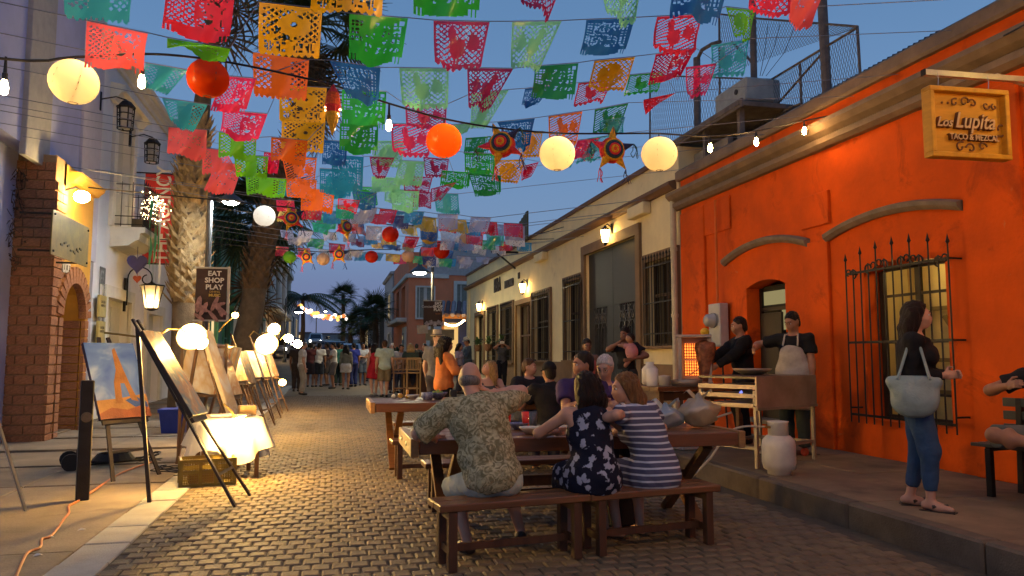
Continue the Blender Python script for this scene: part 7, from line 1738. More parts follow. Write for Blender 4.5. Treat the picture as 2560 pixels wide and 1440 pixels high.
# ================================================================== people: one smooth surface per body, clothes and hair over it
def V(*a): return np.array(a, float)
def seg(a, b, r0, r1, cut=None): return ('c', V(*a), V(*b), r0, r1, cut)
def ell(c, r, ax=None): return ('e', V(*c), V(*r), np.eye(3) if ax is None else ax)
def field(prims, h, k, pad=.05, clip=(), fold=None, hs_=0):
    lo = np.full(3, 1e9); hi = -lo
    for p in prims:
        if p[0] == 'c': R_ = max(p[3], p[4]); lo = np.minimum(lo, np.minimum(p[1], p[2]) - R_); hi = np.maximum(hi, np.maximum(p[1], p[2]) + R_)
        elif p[0] == 'e': R_ = p[2].max(); lo = np.minimum(lo, p[1] - R_); hi = np.maximum(hi, p[1] + R_)
    lo -= pad; hi += pad; n = np.maximum(((hi - lo) / h).astype(int) + 2, 3)
    ax = [lo[i] + h * np.arange(n[i]) for i in range(3)]
    F = np.full(n, 1.0)
    for p in prims:
        if p[0] == 'c': R_ = max(p[3], p[4]); a = np.minimum(p[1], p[2]) - R_; b = np.maximum(p[1], p[2]) + R_
        else: R_ = p[2].max(); a = p[1] - R_; b = p[1] + R_
        i0 = np.maximum(((a - lo - k) / h).astype(int) - 2, 0); i1 = np.minimum(((b - lo + k) / h).astype(int) + 3, n)
        sl = tuple(slice(i0[i], i1[i]) for i in range(3))
        X, Y, Z = np.meshgrid(ax[0][sl[0]], ax[1][sl[1]], ax[2][sl[2]], indexing='ij')
        if p[0] == 'c':
            d = p[2] - p[1]; L2 = max(d @ d, 1e-9)
            t = np.clip(((X - p[1][0]) * d[0] + (Y - p[1][1]) * d[1] + (Z - p[1][2]) * d[2]) / L2, 0, 1)
            D = np.sqrt((X - p[1][0] - t * d[0]) ** 2 + (Y - p[1][1] - t * d[1]) ** 2 + (Z - p[1][2] - t * d[2]) ** 2) - (p[3] + (p[4] - p[3]) * t)
            if p[5]:
                L = math.sqrt(L2); u = d / L; q = (X - p[2][0]) * u[0] + (Y - p[2][1]) * u[1] + (Z - p[2][2]) * u[2]; D = np.maximum(D, q)
        else:
            Q = np.stack([X - p[1][0], Y - p[1][1], Z - p[1][2]], -1) @ p[3]
            k0 = np.sqrt(((Q / p[2]) ** 2).sum(-1)); k1 = np.sqrt(((Q / p[2] ** 2) ** 2).sum(-1)) + 1e-9; D = k0 * (k0 - 1) / k1
            D = np.where(k0 < 1e-6, -p[2].min(), D)
        f = F[sl]; hh = np.maximum(k - np.abs(f - D), 0) / k; F[sl] = np.minimum(f, D) - hh * hh * k * .25
    if clip or fold:
        X, Y, Z = np.meshgrid(*ax, indexing='ij')
        if fold and hs_: F = F + fold * (np.sin(150 * X + 45 * Y + 5 * np.sin(9 * Z)) + np.sin(105 * Y - 85 * X + 4 * np.sin(13 * Z + 20 * X)) + .7 * np.sin(14 * Z + 30 * X))
        elif fold: F = F + fold * .35 * np.sin(62 * X + 30 * Z + 3 * np.sin(17 * Y)) * np.sin(48 * Z - 35 * Y + 2 * np.sin(21 * X)) + fold * (np.sin(23 * X + 9 * Z + 4 * np.sin(11 * Y)) * np.sin(19 * Y - 13 * Z) + .6 * np.sin(31 * Z + 17 * X + 6 * Y))
        for c in clip:
            if c[0] == 'p': F = np.maximum(F, (X - c[1][0]) * c[2][0] + (Y - c[1][1]) * c[2][1] + (Z - c[1][2]) * c[2][2])
            else: F = np.maximum(F, c[2] - np.sqrt((X - c[1][0]) ** 2 + (Y - c[1][1]) ** 2 + (Z - c[1][2]) ** 2))
    return F, lo
def nets(F, lo, h):
    ins = F < 0; s = F.shape
    cnt = sum(ins[i:s[0] - 1 + i, j:s[1] - 1 + j, k:s[2] - 1 + k].astype(np.int8) for i in (0, 1) for j in (0, 1) for k in (0, 1))
    act = (cnt > 0) & (cnt < 8); C = np.argwhere(act)
    if not len(C): return np.zeros((0, 3)), np.zeros((0, 4), int)
    cr = [(i, j, k) for i in (0, 1) for j in (0, 1) for k in (0, 1)]
    val = np.stack([F[C[:, 0] + a, C[:, 1] + b, C[:, 2] + c] for a, b, c in cr], 1)
    acc = np.zeros((len(C), 3)); num = np.zeros(len(C))
    for i in range(8):
        for j in range(i + 1, 8):
            if sum(abs(cr[i][q] - cr[j][q]) for q in range(3)) != 1: continue
            a, b = val[:, i], val[:, j]; m = (a < 0) != (b < 0); t = np.where(m, a / np.where(m, a - b, 1), 0)
            pt = np.array(cr[i])[None] + t[:, None] * (np.array(cr[j]) - np.array(cr[i]))[None]
            acc += np.where(m[:, None], pt, 0); num += m
    co = lo + h * (C + acc / num[:, None])
    idx = np.full(act.shape, -1, int); idx[tuple(C.T)] = np.arange(len(C)); fs = []
    for ax_ in range(3):
        a = np.take(ins, range(s[ax_] - 1), ax_); b = np.take(ins, range(1, s[ax_]), ax_); E = np.argwhere(a != b)
        u, v = [(1, 2), (2, 0), (0, 1)][ax_]
        E = E[(E[:, u] > 0) & (E[:, v] > 0) & (E[:, u] < s[u] - 1) & (E[:, v] < s[v] - 1)]
        q = []
        for du, dv in ((0, 0), (-1, 0), (-1, -1), (0, -1)):
            e = E.copy(); e[:, u] += du; e[:, v] += dv; q.append(idx[tuple(e.T)])
        q = np.stack(q, 1); fl = b[tuple(E.T)] if True else None; q[fl] = q[fl][:, ::-1]; fs.append(q[:, ::-1])
    f = np.concatenate(fs); return co, f[(f >= 0).all(1)]
def nmesh(name, parts_, m):
    co = []; fs = []; o = 0
    for c, f in parts_: co.append(c); fs.append(f + o); o += len(c)
    co = np.concatenate(co); f = np.concatenate(fs); me = bpy.data.meshes.new(name); n = len(f)
    me.vertices.add(len(co)); me.vertices.foreach_set("co", co.astype(np.float32).ravel()); me.loops.add(n * 4); me.loops.foreach_set("vertex_index", f.astype(np.int32).ravel())
    me.polygons.add(n); me.polygons.foreach_set("loop_start", np.arange(0, n * 4, 4, dtype=np.int32)); me.polygons.foreach_set("loop_total", np.full(n, 4, np.int32)); me.polygons.foreach_set("use_smooth", np.ones(n, bool))
    me.update(calc_edges=True); me.materials.append(m); return me
def solid(prims, h, k=.03, **kw): F, lo = field(prims, h, k, **kw); return nets(F, lo, h)
def unit(v): v = np.asarray(v, float); return v / (np.linalg.norm(v) + 1e-9)
def ik(a, b, l1, l2, pole):
    a, b = V(*a), V(*b); d = b - a; D = np.linalg.norm(d); D2 = min(D, (l1 + l2) * .999); u = unit(d); b = a + u * D2
    c = (l1 * l1 - l2 * l2 + D2 * D2) / (2 * D2); hgt = math.sqrt(max(l1 * l1 - c * c, 0)); p = V(*pole); p = unit(p - u * (p @ u)); return a + u * c + p * hgt, b
def axes(z, x): z = unit(z); x = unit(np.asarray(x, float) - z * (np.asarray(x, float) @ z)); return np.stack([x, np.cross(z, x), z], 1)
SK = [mat("skin fair", (.50, .27, .18), rough=.5, var=.12, scale=12, bump=.05), mat("skin tan", (.36, .17, .095), rough=.5, var=.12, scale=12, bump=.05), mat("skin brown", (.24, .11, .06), rough=.5, var=.12, scale=12, bump=.05)]
def hair_mat(key, c): return mat("hair " + key, c, rough=.45, var=.6, scale=30, bump=.8, bscale=90, stretch=(3, 3, .35), spec=.22)
HR = {'black': hair_mat('black', (.012, .009, .008)), 'dark': hair_mat('dark', (.018, .010, .007)), 'brown': hair_mat('brown', (.10, .05, .022)), 'auburn': hair_mat('auburn', (.22, .10, .035)), 'blond': hair_mat('blond', (.42, .26, .10)), 'grey': hair_mat('grey', (.22, .20, .18)), 'white': hair_mat('white', (.68, .64, .60))}
CL = {}
def cl(c, key=None):
    k = "cloth %s" % (key or "%.2f %.2f %.2f" % c); return mat(k, c, rough=.85, var=.22, scale=9, bump=.35, bscale=30, spec=.2)
eye_m = mat("eye dark", (.02, .015, .012), rough=.15, var=0); lip_m = mat("lips", (.35, .10, .08), rough=.5, var=0); eyew_m = mat("eye white", (.6, .57, .53), rough=.3, var=0)
shoe_m = mat("shoe dark", (.03, .022, .018), rough=.5, var=.2)
def hand_prims(w, d, nrm, curl, side):
    """wrist w, hand direction d, palm normal nrm (faces what is held), side +1 thumb toward +cross"""
    d = unit(d); nrm = unit(np.asarray(nrm, float) - d * (np.asarray(nrm, float) @ d)); x = np.cross(d, nrm) * side; P_ = []
    pc = w + d * .045; A = np.stack([x, nrm, d], 1)
    P_.append(ell(pc, (.040, .016, .052), A)); P_.append(seg(w - d * .03, w + d * .02, .026, .026))
    for i, (o, L, r_) in enumerate(((-.028, .062, .0075), (-.010, .078, .0085), (.010, .074, .0085), (.028, .066, .0082))):
        b = w + d * .088 + x * o; dd = d.copy(); q = b
        for s_ in (.42, .32, .26):
            e = q + dd * L * s_ * 1.25; P_.append(seg(q, e, r_, r_ * .93)); q = e; dd = unit(dd * math.cos(curl) + nrm * math.sin(curl))
    b = w + d * .03 + x * .030; e = b + unit(d * .6 + x * .75 + nrm * .25) * .045; P_.append(seg(b, e, .013, .010)); P_.append(seg(e, e + unit(d * .9 + x * .15 + nrm * .4) * .035, .010, .0085))
    return P_
def person(label, loc, rz, pose, hair, skin, top, bottom, hgt=1.72, w=1., sex='m', h=.016, shoes=shoe_m, hands=True, belly=0., extra=None, glow=None, group=None, hs=1.0):
    """pose: dict of joints in metres for a 1.75 m figure, facing +Y, right hand at +X. top / bottom: (kind, material, ...)"""
    t = thing("person", label, "person", loc, rz, group); s = hgt / 1.75
    g = pose.get
    pel = V(*g('pelvis', (0, 0, .94))); nk = V(*g('neck', pel + V(0, .02, .53))); up = unit(nk - pel); sh_ax = unit(V(*g('across', (1, 0, 0)))); fw = unit(np.cross(up, sh_ax)); hip_ax = unit(V(*g('hip_across', (1, 0, 0))))
    SW = (.175 if sex == 'm' else .155) * (1 + .5 * (w - 1)); hd = nk + up * .05 + unit(V(*g('headlean', up))) * .125 + fw * .02
    face = unit(V(*g('face', fw))); fx = unit(np.cross(face, V(0, 0, 1))); fz = np.cross(fx, face); HA = np.stack([fx, face, fz], 1)
    sh = {q: nk - up * .045 + sh_ax * SW * q for q in (1, -1)}
    dfl = {q: sh[q] + sh_ax * .06 * q - V(0, 0, .53) + fw * .05 for q in (1, -1)}
    wr = {1: g('rw'), -1: g('lw')}; el = {}; wp_ = {}
    for q in (1, -1):
        tgt = V(*wr[q]) if wr[q] is not None else dfl[q]; el[q], wp_[q] = ik(sh[q], tgt, .29, .255, V(*(g('re') if q > 0 else g('le')) or (.5 * q, -1, -.3)))
    hip = {q: pel - up * .02 + hip_ax * .09 * q for q in (1, -1)}; kn = {}; an = {}
    for q in (1, -1):
        tgt = g('ra') if q > 0 else g('la'); tgt = V(*tgt) if tgt is not None else V(.10 * q, 0, .08)
        kn[q], an[q] = ik(hip[q], tgt, .43, .42, V(*((g('rk') if q > 0 else g('lk')) or (.15 * q, 1, .2))))
    ft = {q: V(*((g('rt') if q > 0 else g('lt')) or (.25 * q, 1, 0))) for q in (1, -1)}
    TA = axes(up, sh_ax); PA = axes(up, hip_ax); mid = lambda u: pel * (1 - u) + nk * u
    fem = sex == 'f'
    tors = [ell(mid(.70), ((.155 if not fem else .14) * w, .108 * w, .20), TA), ell(mid(.33) + fw * belly * .5, ((.138 if not fem else .122) * w + belly * .4, .105 * w + belly, .17), TA), ell(mid(.02) - fw * .01, (.155 * w * (1.06 if fem else 1), .118 * w, .125), PA)]
    if fem: tors += [ell(mid(.66) + fw * .085 * w + sh_ax * .065 * q, (.062 * w, .055 * w, .062 * w)) for q in (1, -1)]
    tors += [seg(nk - up * .05, sh[q], .062, .058) for q in (1, -1)] + [ell(mid(.80) + sh_ax * .08 * q - fw * .03, (.085 * w, .07, .10), TA) for q in (1, -1)]
    aw = 1 + .6 * (w - 1); ar = .044 if fem else .050
    arm = {q: [seg(sh[q], el[q], ar * 1.12 * aw, ar * .84 * aw), seg(el[q], wp_[q], ar * .82 * aw, ar * .56), ell(el[q] * .72 + wp_[q] * .28, (ar * .86 * aw,) * 3)] for q in (1, -1)}
    legp = {q: [seg(hip[q], kn[q], .086 * w, .056 * aw), seg(kn[q], an[q], .055 * aw, .036), ell(kn[q] * .68 + an[q] * .32 - unit(ft[q]) * .015, (.05 * aw, .05 * aw, .085 * aw))] for q in (1, -1)}
    foot = {q: [seg(an[q] - unit(ft[q]) * .045 - V(0, 0, .035), an[q] + unit(ft[q]) * .07 - V(0, 0, .045), .034, .034), seg(an[q] + unit(ft[q]) * .05 - V(0, 0, .045), an[q] + unit(ft[q]) * .155 - V(0, 0, .055), .036, .024)] for q in (1, -1)}
    L = lambda x, y, z: hd + HA @ V(x, y, z)
    head = [ell(L(0, -.012, .025), (.073, .092, .095), HA), ell(L(0, .028, -.045), (.056, .062, .068), HA), ell(L(0, .062, -.088), (.026, .022, .020), HA), seg(nk - up * .05, hd - fz * .05 - face * .02, .060 if not fem else .050, .052 if not fem else .045),
            seg(L(0, .083, .012), L(0, .105, -.028), .010, .014), ell(L(0, .082, .028), (.05, .014, .012), HA), ell(L(.036, .066, -.03), (.022, .02, .02), HA), ell(L(-.036, .066, -.03), (.022, .02, .02), HA)] + [ell(L(.074 * q, -.005, -.008), (.010, .022, .032), HA) for q in (1, -1)]
    fine = [ell(L(0, .090, -.060), (.022, .010, .009), HA)]
    sc = lambda pr: (pr[0] * s, pr[1])
    def add(name, prims, m, par=t, hh=h, k=.03, smooth=True, **kw):
        co, f = solid(prims, hh, k, **kw)
        if not len(f): return None
        return link_mesh(name, nmesh(name, [(co * s, f)], m), par)
    # ---- the body
    body = tors + arm[1] + arm[-1] + legp[1] + legp[-1] + head + (fine if h < .02 else []) + foot[1] + foot[-1]
    pr = [(lambda c, f: (c * s, f))(*solid(body, h, .032))]
    hnd = []
    if hands:
        for q in (1, -1):
            hv = g('rh') if q > 0 else g('lh'); hv = hv or (unit(wp_[q] - el[q]), -sh_ax * q, .55)
            hp = hand_prims(wp_[q], hv[0], hv[1], hv[2], q)
            c, f = solid(hp, max(.0048, h * .42) if h < .022 else .011, .008, pad=.02); pr.append((c * s, f))
    bo = link_mesh("body", nmesh("body", pr, SK[skin]), t)
    # ---- face
    if g('noface') is None and h < .03:
        b = MB()
        for q in (1, -1):
            b.use(eyew_m); b.ball(Vector(L(.031 * q, .078, .005) * s), .0135 * s, 8, 6); b.use(eye_m); b.ball(Vector(L(.031 * q, .0885, .005) * s), .007 * s, 6, 5)
            b.use(HR[hair[1]] if hair[1] not in ('white',) else HR['grey']); b.tube([Vector(L(x * q, yy_, zz) * s) for x, yy_, zz in ((.014, .099, .030), (.032, .097, .035), (.050, .082, .029))], .0042 * s, 4)
        b.use(lip_m); b.tube([Vector(L(x, .099 - abs(x) * .35, -.058) * s) for x in (-.024, -.01, .01, .024)], [.002, .005, .005, .002], 5)
        b.build("face_features", None, bo, True)
    # ---- hair
    kind, hcol = hair[0], hair[1]; hm = HR.get(hcol, None)
    skull = [ell(L(0, -.018, .032), (.084, .101, .103), HA)]; cf = ('p', L(0, .045, .045), HA @ unit(V(0, .80, -.60))); hk = dict(k=.02, fold=.0028, hs_=1)
    if kind == 'short': add("hair", skull + [ell(L(0, -.055, -.03), (.070, .062, .075), HA)], hm, bo, max(.009, h * .7), clip=[cf], **hk)
    elif kind == 'bald': add("hair", [ell(L(0, -.035, -.024), (.080, .081, .050), HA)], hm, bo, max(.009, h * .7), clip=[('p', L(0, .025, 0), HA @ V(0, 1, 0)), ('p', L(0, 0, .012), HA @ V(0, 0, 1))], k=.02)
    elif kind in ('long', 'curly', 'bob'):
        ln = {'long': .34, 'curly': .27, 'bob': .15}[kind] * (hair[2] if len(hair) > 2 else 1); vol = 1.35 if kind == 'curly' else 1.08
        bk = unit(-face + V(0, 0, -.2)); dn = V(0, 0, -1)
        pp = [ell(L(0, -.022, .03), (.087 * vol, .104 * vol, .106), HA)]
        for q, o in ((-.06, .35), (-.03, .12), (0, 0), (.03, .12), (.06, .35)):
            a = L(q * 1.1, -.06, .02); e1 = L(q * 1.25 * vol, -.085 * vol, -.10); e2 = e1 + dn * ln * (.9 - abs(q) * 2) + fx * q * .5 - fw * .02
            pp += [seg(a, e1, .05 * vol, .052 * vol), seg(e1, e2, .052 * vol, .026)]
        pp += [seg(L(.075 * q, -.02, .03), L(.085 * q, .0, -.10 - (.10 if kind != 'bob' else .02)), .032 * vol, .024) for q in (1, -1)]
        add("hair", pp, hm, bo, max(.010, h * .75), k=.018, fold=.009 if kind == 'curly' else .0042, hs_=1, clip=[('p', L(0, .052, .05), HA @ unit(V(0, .93, -.36)))])
    elif kind == 'bun': add("hair", skull + [ell(L(0, -.06, -.02), (.07, .06, .07), HA), ell(L(0, -.10, .06), (.045, .045, .045), HA)], hm, bo, max(.009, h * .7), clip=[cf], **hk)
    elif kind == 'pony': add("hair", skull + [seg(L(0, -.10, .03), L(0, -.14, -.04), .03, .035), seg(L(0, -.14, -.04), L(0, -.12, -.20), .035, .012)], hm, bo, max(.009, h * .7), clip=[cf], **hk)
    if len(hair) > 2 and hair[2] == 'cap':
        add("cap", [ell(L(0, -.015, .045), (.090, .108, .092), HA)], hair[3], bo, max(.009, h * .7), k=.01, clip=[('p', L(0, 0, .02), HA @ V(0, 0, -1))])
        add("cap_peak", [ell(L(0, .115, .028), (.062, .075, .011), HA)], hair[3], bo, .009, k=.01)
    if len(hair) > 2 and hair[2] == 'hat':
        add("hat_crown", [seg(L(0, -.01, .05), L(0, -.01, .145), .092, .080)], hair[3], bo, max(.009, h * .7), k=.01, clip=[('p', L(0, 0, .05), HA @ V(0, 0, -1)), ('p', L(0, 0, .165), HA @ V(0, 0, 1))])
        add("hat_brim", [ell(L(0, 0, .055), (.135, .15, .012), HA)], hair[3], bo, .010, k=.01)
        add("hat_band", [seg(L(0, -.01, .062), L(0, -.01, .080), .094, .093, True)], shoe_m, bo, .010, k=.005, clip=[('p', L(0, 0, .058), HA @ V(0, 0, -1))])
    # ---- clothes
    grow = lambda P_, d: [(p[0], p[1], p[2], p[3] + d, p[4] + d, p[5]) if p[0] == 'c' else (p[0], p[1], p[2] + d, p[3]) for p in P_]
    if bottom:
        bk_, bm = bottom[0], bottom[1]
        if bk_ in ('trousers', 'shorts', 'crop'):
            fr = {'trousers': .97, 'crop': .80, 'shorts': None}[bk_]; P_ = grow([tors[2]], .016)
            for q in (1, -1):
                if fr: e = kn[q] + (an[q] - kn[q]) * fr; tight = .012 if bk_ == 'crop' else .022; P_ += [seg(hip[q], kn[q], .086 * w + .020, .056 * aw + .026), seg(kn[q], e, .056 * aw + .026, .036 + tight + (.012 if bk_ == 'trousers' else .006), True)]
                else: P_ += [seg(hip[q], hip[q] * .04 + kn[q] * .96, .086 * w + .022, .056 * aw + .045, True)]
            add("trousers" if bk_ != 'shorts' else "shorts", P_, bm, fold=.004, clip=[('p', mid(.16), up)])
        elif bk_ == 'skirt':
            z = bottom[2]; kk = (kn[1] + kn[-1]) / 2; P_ = grow([tors[2]], .018)
            for q in (1, -1): P_ += [seg(hip[q], hip[q] + (kn[q] - hip[q]) * z, .105 * w, .12 * w, True)]
            add("skirt", P_, bm, fold=.007, k=.07, clip=[('p', mid(.18), up)])
    if top:
        tk, tm = top[0], top[1]; sl = {'tee': .62, 'shirt': .98, 'long': 1.0, 'tank': 0, 'dress': 0, 'jacket': 1.0, 'teedress': .5, 'elbow': .98}[tk]; d = top[2] if len(top) > 2 else .016
        P_ = grow(tors[:3] + (tors[3:5] if fem else []), d + (.008 if tk in ('shirt', 'jacket') else 0)); sh_e = tors[-4:]
        if tk in ('tank', 'dress'): P_ += [ell(mid(.80) + sh_ax * .065 * q - fw * .02, (.070 * w, .085, .105), TA) for q in (1, -1)]
        else: P_ += grow(sh_e, d * .8)
        if sl:
            for q in (1, -1):
                e = sh[q] + (el[q] - sh[q]) * min(sl, 1.0); P_ += [seg(sh[q], e, ar * 1.15 * aw + d, ar * aw + d + (.016 if tk in ('shirt', 'tee') else .006), tk in ('tee', 'teedress', 'shirt', 'elbow'))]
                if tk in ('long', 'jacket'): P_ += [seg(el[q], el[q] + (wp_[q] - el[q]) * .93, ar * .88 * aw + d, ar * .62 + d, True)]
        hem = mid(-.12 if tk not in ('shirt', 'jacket', 'tee') else -.20)
        cp_ = [('p', hem, -up)]
        if tk in ('dress', 'teedress'):
            cp_ = []; fl = top[3] if len(top) > 3 else .6; fr_w = top[4] if len(top) > 4 else .05
            for q in (1, -1): P_ += [seg(hip[q], hip[q] + (kn[q] - hip[q]) * fl, .10 * w + d, .09 * w + fr_w, True)]
        if g('flare'):
            P_ += [('c',) + tuple([V(*a[0]), V(*a[1]), a[2], a[3], None]) for a in g('flare')]; cp_ = []
        cp_ = cp_ + [('p', nk + up * (.045 if tk not in ('tank', 'dress') else -.035) + fw * (-.03), unit(up + fw * .45))]
        if g('seat') is not None: cp_.append(('p', V(0, 0, g('seat')), V(0, 0, -1)))
        add("shirt" if tk in ('tee', 'shirt', 'long', 'elbow') else {'tank': "tank_top", 'dress': "dress", 'teedress': "dress", 'jacket': "jacket"}[tk], P_, tm, k=.035 if tk not in ('dress',) else .05, fold=.0075, clip=cp_)
        if tk in ('tank', 'dress') and h < .02:
            b = MB()
            for q in (1, -1): b.tube([Vector((mid(.86) + sh_ax * .09 * q + fw * .095) * s), Vector((nk - up * .005 + sh_ax * .10 * q) * s), Vector((mid(.84) + sh_ax * .09 * q - fw * .105) * s)], .012, 5)
            b.build("strap", tm, t)
    if shoes is not None:
        for q in (1, -1): add("shoe", grow(foot[q], .010), shoes, k=.02, hh=max(.011, h * .8), clip=[('p', an[q] + V(0, 0, .015), V(0, 0, 1))])
    elif h < .02:
        for q in (1, -1):
            b = MB(); f_ = unit(ft[q]); sd = np.cross(f_, V(0, 0, 1)); c = an[q]
            b.tube([Vector((c + sd * .042 - V(0, 0, .04) + f_ * .02) * s), Vector((c + f_ * .125 - V(0, 0, .025)) * s), Vector((c - sd * .042 - V(0, 0, .04) + f_ * .02) * s)], .014, 5)
            b.sweep([(-.045, -.006), (.045, -.006), (.045, .008), (-.045, .008)], [((c + f_ * k_ - V(0, 0, .082)) * s, sd, V(0, 0, 1)) for k_ in (-.08, .05, .19)]); b.build("sandal", shoe_m, t)
    if extra: extra(t, s, dict(hd=hd, HA=HA, L=L, nk=nk, up=up, fw=fw, sh=sh, el=el, wr=wp_, mid=mid, pel=pel, kn=kn, add=add, bo=bo, sh_ax=sh_ax))
    return t
def facing(dx, dy): return math.atan2(-dx, dy)      # rotation that turns +Y to (dx, dy)
def sitp(z=.46, lean=(0, .03), feet=.40, kx=.13, **k):
    p = dict(pelvis=(0, 0, z + .105), neck=(lean[0], lean[1], z + .64), ra=(kx, feet, .08), la=(-kx, feet, .08)); p.update(k); return p
# ---------------------------------------------------------------- the three on the front bench (seen from behind)
paisley = cloth_mat("paisley shirt", 'paisley', (.17, .15, .075), (.44, .40, .235), 15)
floral = cloth_mat("floral dress", 'floral', (.008, .009, .022), (.33, .34, .42), 11.5)
stripe = cloth_mat("striped dress", 'stripe', (.085, .085, .14), (.52, .54, .60), 6.6)
def glass_on(t, s, J):
    b = MB(); L = J['L']
    for q in (1, -1): b.tube(arc_pts(Vector(L(.033 * q, .104, .004) * s), Vector(J['HA'][:, 0]), Vector(J['HA'][:, 2]), .021 * s, 0, 6.2832, 12), .0025, 4); b.tube([Vector(L(.052 * q, .10, .008) * s), Vector(L(.078 * q, 0, .006) * s)], .0025, 4)
    b.build("spectacles", mat("spectacle frame", (.25, .22, .2), rough=.3, metal=.6, var=0), J['bo'])
zs = .45 / 1.0
person("elderly man from behind in a green grey paisley shirt, eating on the front bench", (1.15, 5.50, 0), facing(-.02, 1), sitp(.45, (-.10, .13), .34, .16, headlean=(-.1, .5, .9), face=(.25, .9, -.25), across=(1, -.05, .07), lw=(-.36, .42, .80), le=(-.9, -.2, -.4), rw=(.04, .30, 1.13), re=(1, .30, .12), rh=(unit(V(-.5, .2, .5)), V(-1, .3, 0), .7), lk=(-.3, 1, .3), ra=(.32, .42, .08), la=(-.14, .18, .08)),
       ('bald', 'grey'), 0, ('shirt', paisley, .022), ('shorts', cl((.46, .50, .42), 'pale shorts')), 1.80, 1.22, h=.0125, belly=.03, shoes=shoe_m)
person("woman from behind in a navy dress with white flowers, sleeveless, on the front bench", (1.93, 5.52, 0), facing(.02, 1), sitp(.45, (-.02, .10), .30, .12, headlean=(.12, .3, 1), face=(-.25, .95, -.12), lw=(-.20, .40, .88), le=(-1, -.15, -.35), rw=(.20, .42, .86), re=(1, 0, -.4), ra=(.24, .44, .08), la=(-.10, .26, .08), seat=.455, flare=[((0, .05, 1.02), (0, -.02, .56), .125, .205), ((-.10, .05, .58), (-.14, .24, .55), .12, .12), ((.10, .05, .58), (.14, .24, .55), .12, .12), ((0, .1, .56), (0, .34, .54), .13, .12)]),
       ('bob', 'dark', .75), 0, ('dress', floral, .020), None, 1.68, 1.10, 'f', h=.0125, shoes=None)
person("woman in a blue and white striped dress with her arm round her neighbour, front bench", (2.46, 5.60, 0), facing(-.30, 1), sitp(.45, (-.10, .12), .34, .12, headlean=(-.25, .45, 1), face=(-.95, .35, -.12), across=(1, .18, .06), lw=(-.52, .13, .99), le=(-.4, -.8, .15), lh=(unit(V(-.8, .35, -.3)), V(0, .1, -1), .3), rw=(.12, .42, .86), re=(1, 0, -.5), seat=.455, flare=[((-.03, .07, 1.0), (.02, -.01, .56), .125, .19), ((.1, .05, .58), (.12, .3, .55), .12, .11), ((-.1, .05, .58), (-.1, .3, .55), .12, .11)]),
       ('long', 'auburn', 1.0), 0, ('teedress', stripe, .020, .9, .03), None, 1.68, 1.08, 'f', h=.0125, shoes=None)
# across the front table
def shades(t, s, J):
    b = MB(); L = J['L']
    for q in (1, -1): b.ball(Vector(L(.03 * q, .075, .105) * s), .02 * s, 8, 6, .5)
    b.build("sunglasses_on_head", shoe_m, J['bo'])
def seated(label, px, py, Y, face, hair, skin, top, bottom=('trousers', cl((.05, .05, .07), 'navy jeans')), zseat=.46, fr=(0, -1), hgt=1.72, w=1., sex='m', extra=None, h=.016, lean=(0, .03), **kw):
    c = P(px, py, Y=Y); z0 = c.z - (zseat + .64 + .17) * hgt / 1.75; a = facing(*fr)
    f = rotz(-a) @ Vector(face); off = rotz(a) @ Vector((lean[0], lean[1] + .05, 0)) * (hgt / 1.75)
    return person(label, (c.x - off.x, c.y - off.y, z0), a, sitp(zseat, lean, .36, .12, face=tuple(f), **kw), hair, skin, top, bottom, hgt, w, sex, h=h, extra=extra)
seated("dark haired man in profile facing left, half hidden beyond the floral dress", 1459, 912, 7.30, (-1, -.1, -.1), ('short', 'black'), 1, ('tee', cl((.05, .03, .10), 'plum')), hgt=1.78, w=1.1, rw=(.1, .40, .95), lw=(-.1, .40, .95))
seated("white haired older man in spectacles looking down, beyond the striped dress", 1514, 920, 7.32, (-.55, -.75, -.35), ('short', 'white'), 0, ('shirt', cl((.10, .05, .17), 'purple shirt')), hgt=1.78, w=1.1, extra=glass_on, rw=(.15, .40, .90), lw=(-.15, .40, .90))
seated("child's arm and striped sleeve, small figure leaning on the far bench", 1405, 1000, 7.15, (-.5, -.8, 0), ('short', 'dark'), 0, ('tee', cl((.45, .25, .15), 'orange stripe')), hgt=1.30, w=.9, rw=(.1, .4, .8), lw=(-.1, .4, .8)) if False else None
# second table
seated("man from behind in a black cap and black shirt at the second table", 1372, 930, 9.45, (-.15, 1, -.1), ('short', 'black', 'cap', cl((.012, .012, .014), 'black cap')), 1, ('tee', cl((.014, .013, .014), 'black tee')), fr=(0, 1), hgt=1.80, w=1.22, lean=(0, .10), rw=(.25, .42, .90), lw=(-.25, .42, .90))
seated("smiling man in a black polo with sunglasses on his head, facing right", 1325, 918, 11.5, (.80, -.55, -.05), ('short', 'brown'), 0, ('tee', cl((.016, .016, .02), 'black polo')), fr=(.1, -1), hgt=1.82, w=1.2, extra=shades, rw=(.2, .42, .92), lw=(-.25, .42, .92))
seated("woman with shoulder length blond hair looking up to the left, second table", 1222, 922, 11.4, (-.92, -.2, .30), ('bob', 'blond', 1.0), 0, ('tank', cl((.08, .075, .07), 'grey top')), fr=(-.3, -1), hgt=1.68, w=1.05, sex='f', rw=(.2, .42, .92), lw=(-.2, .42, .92))
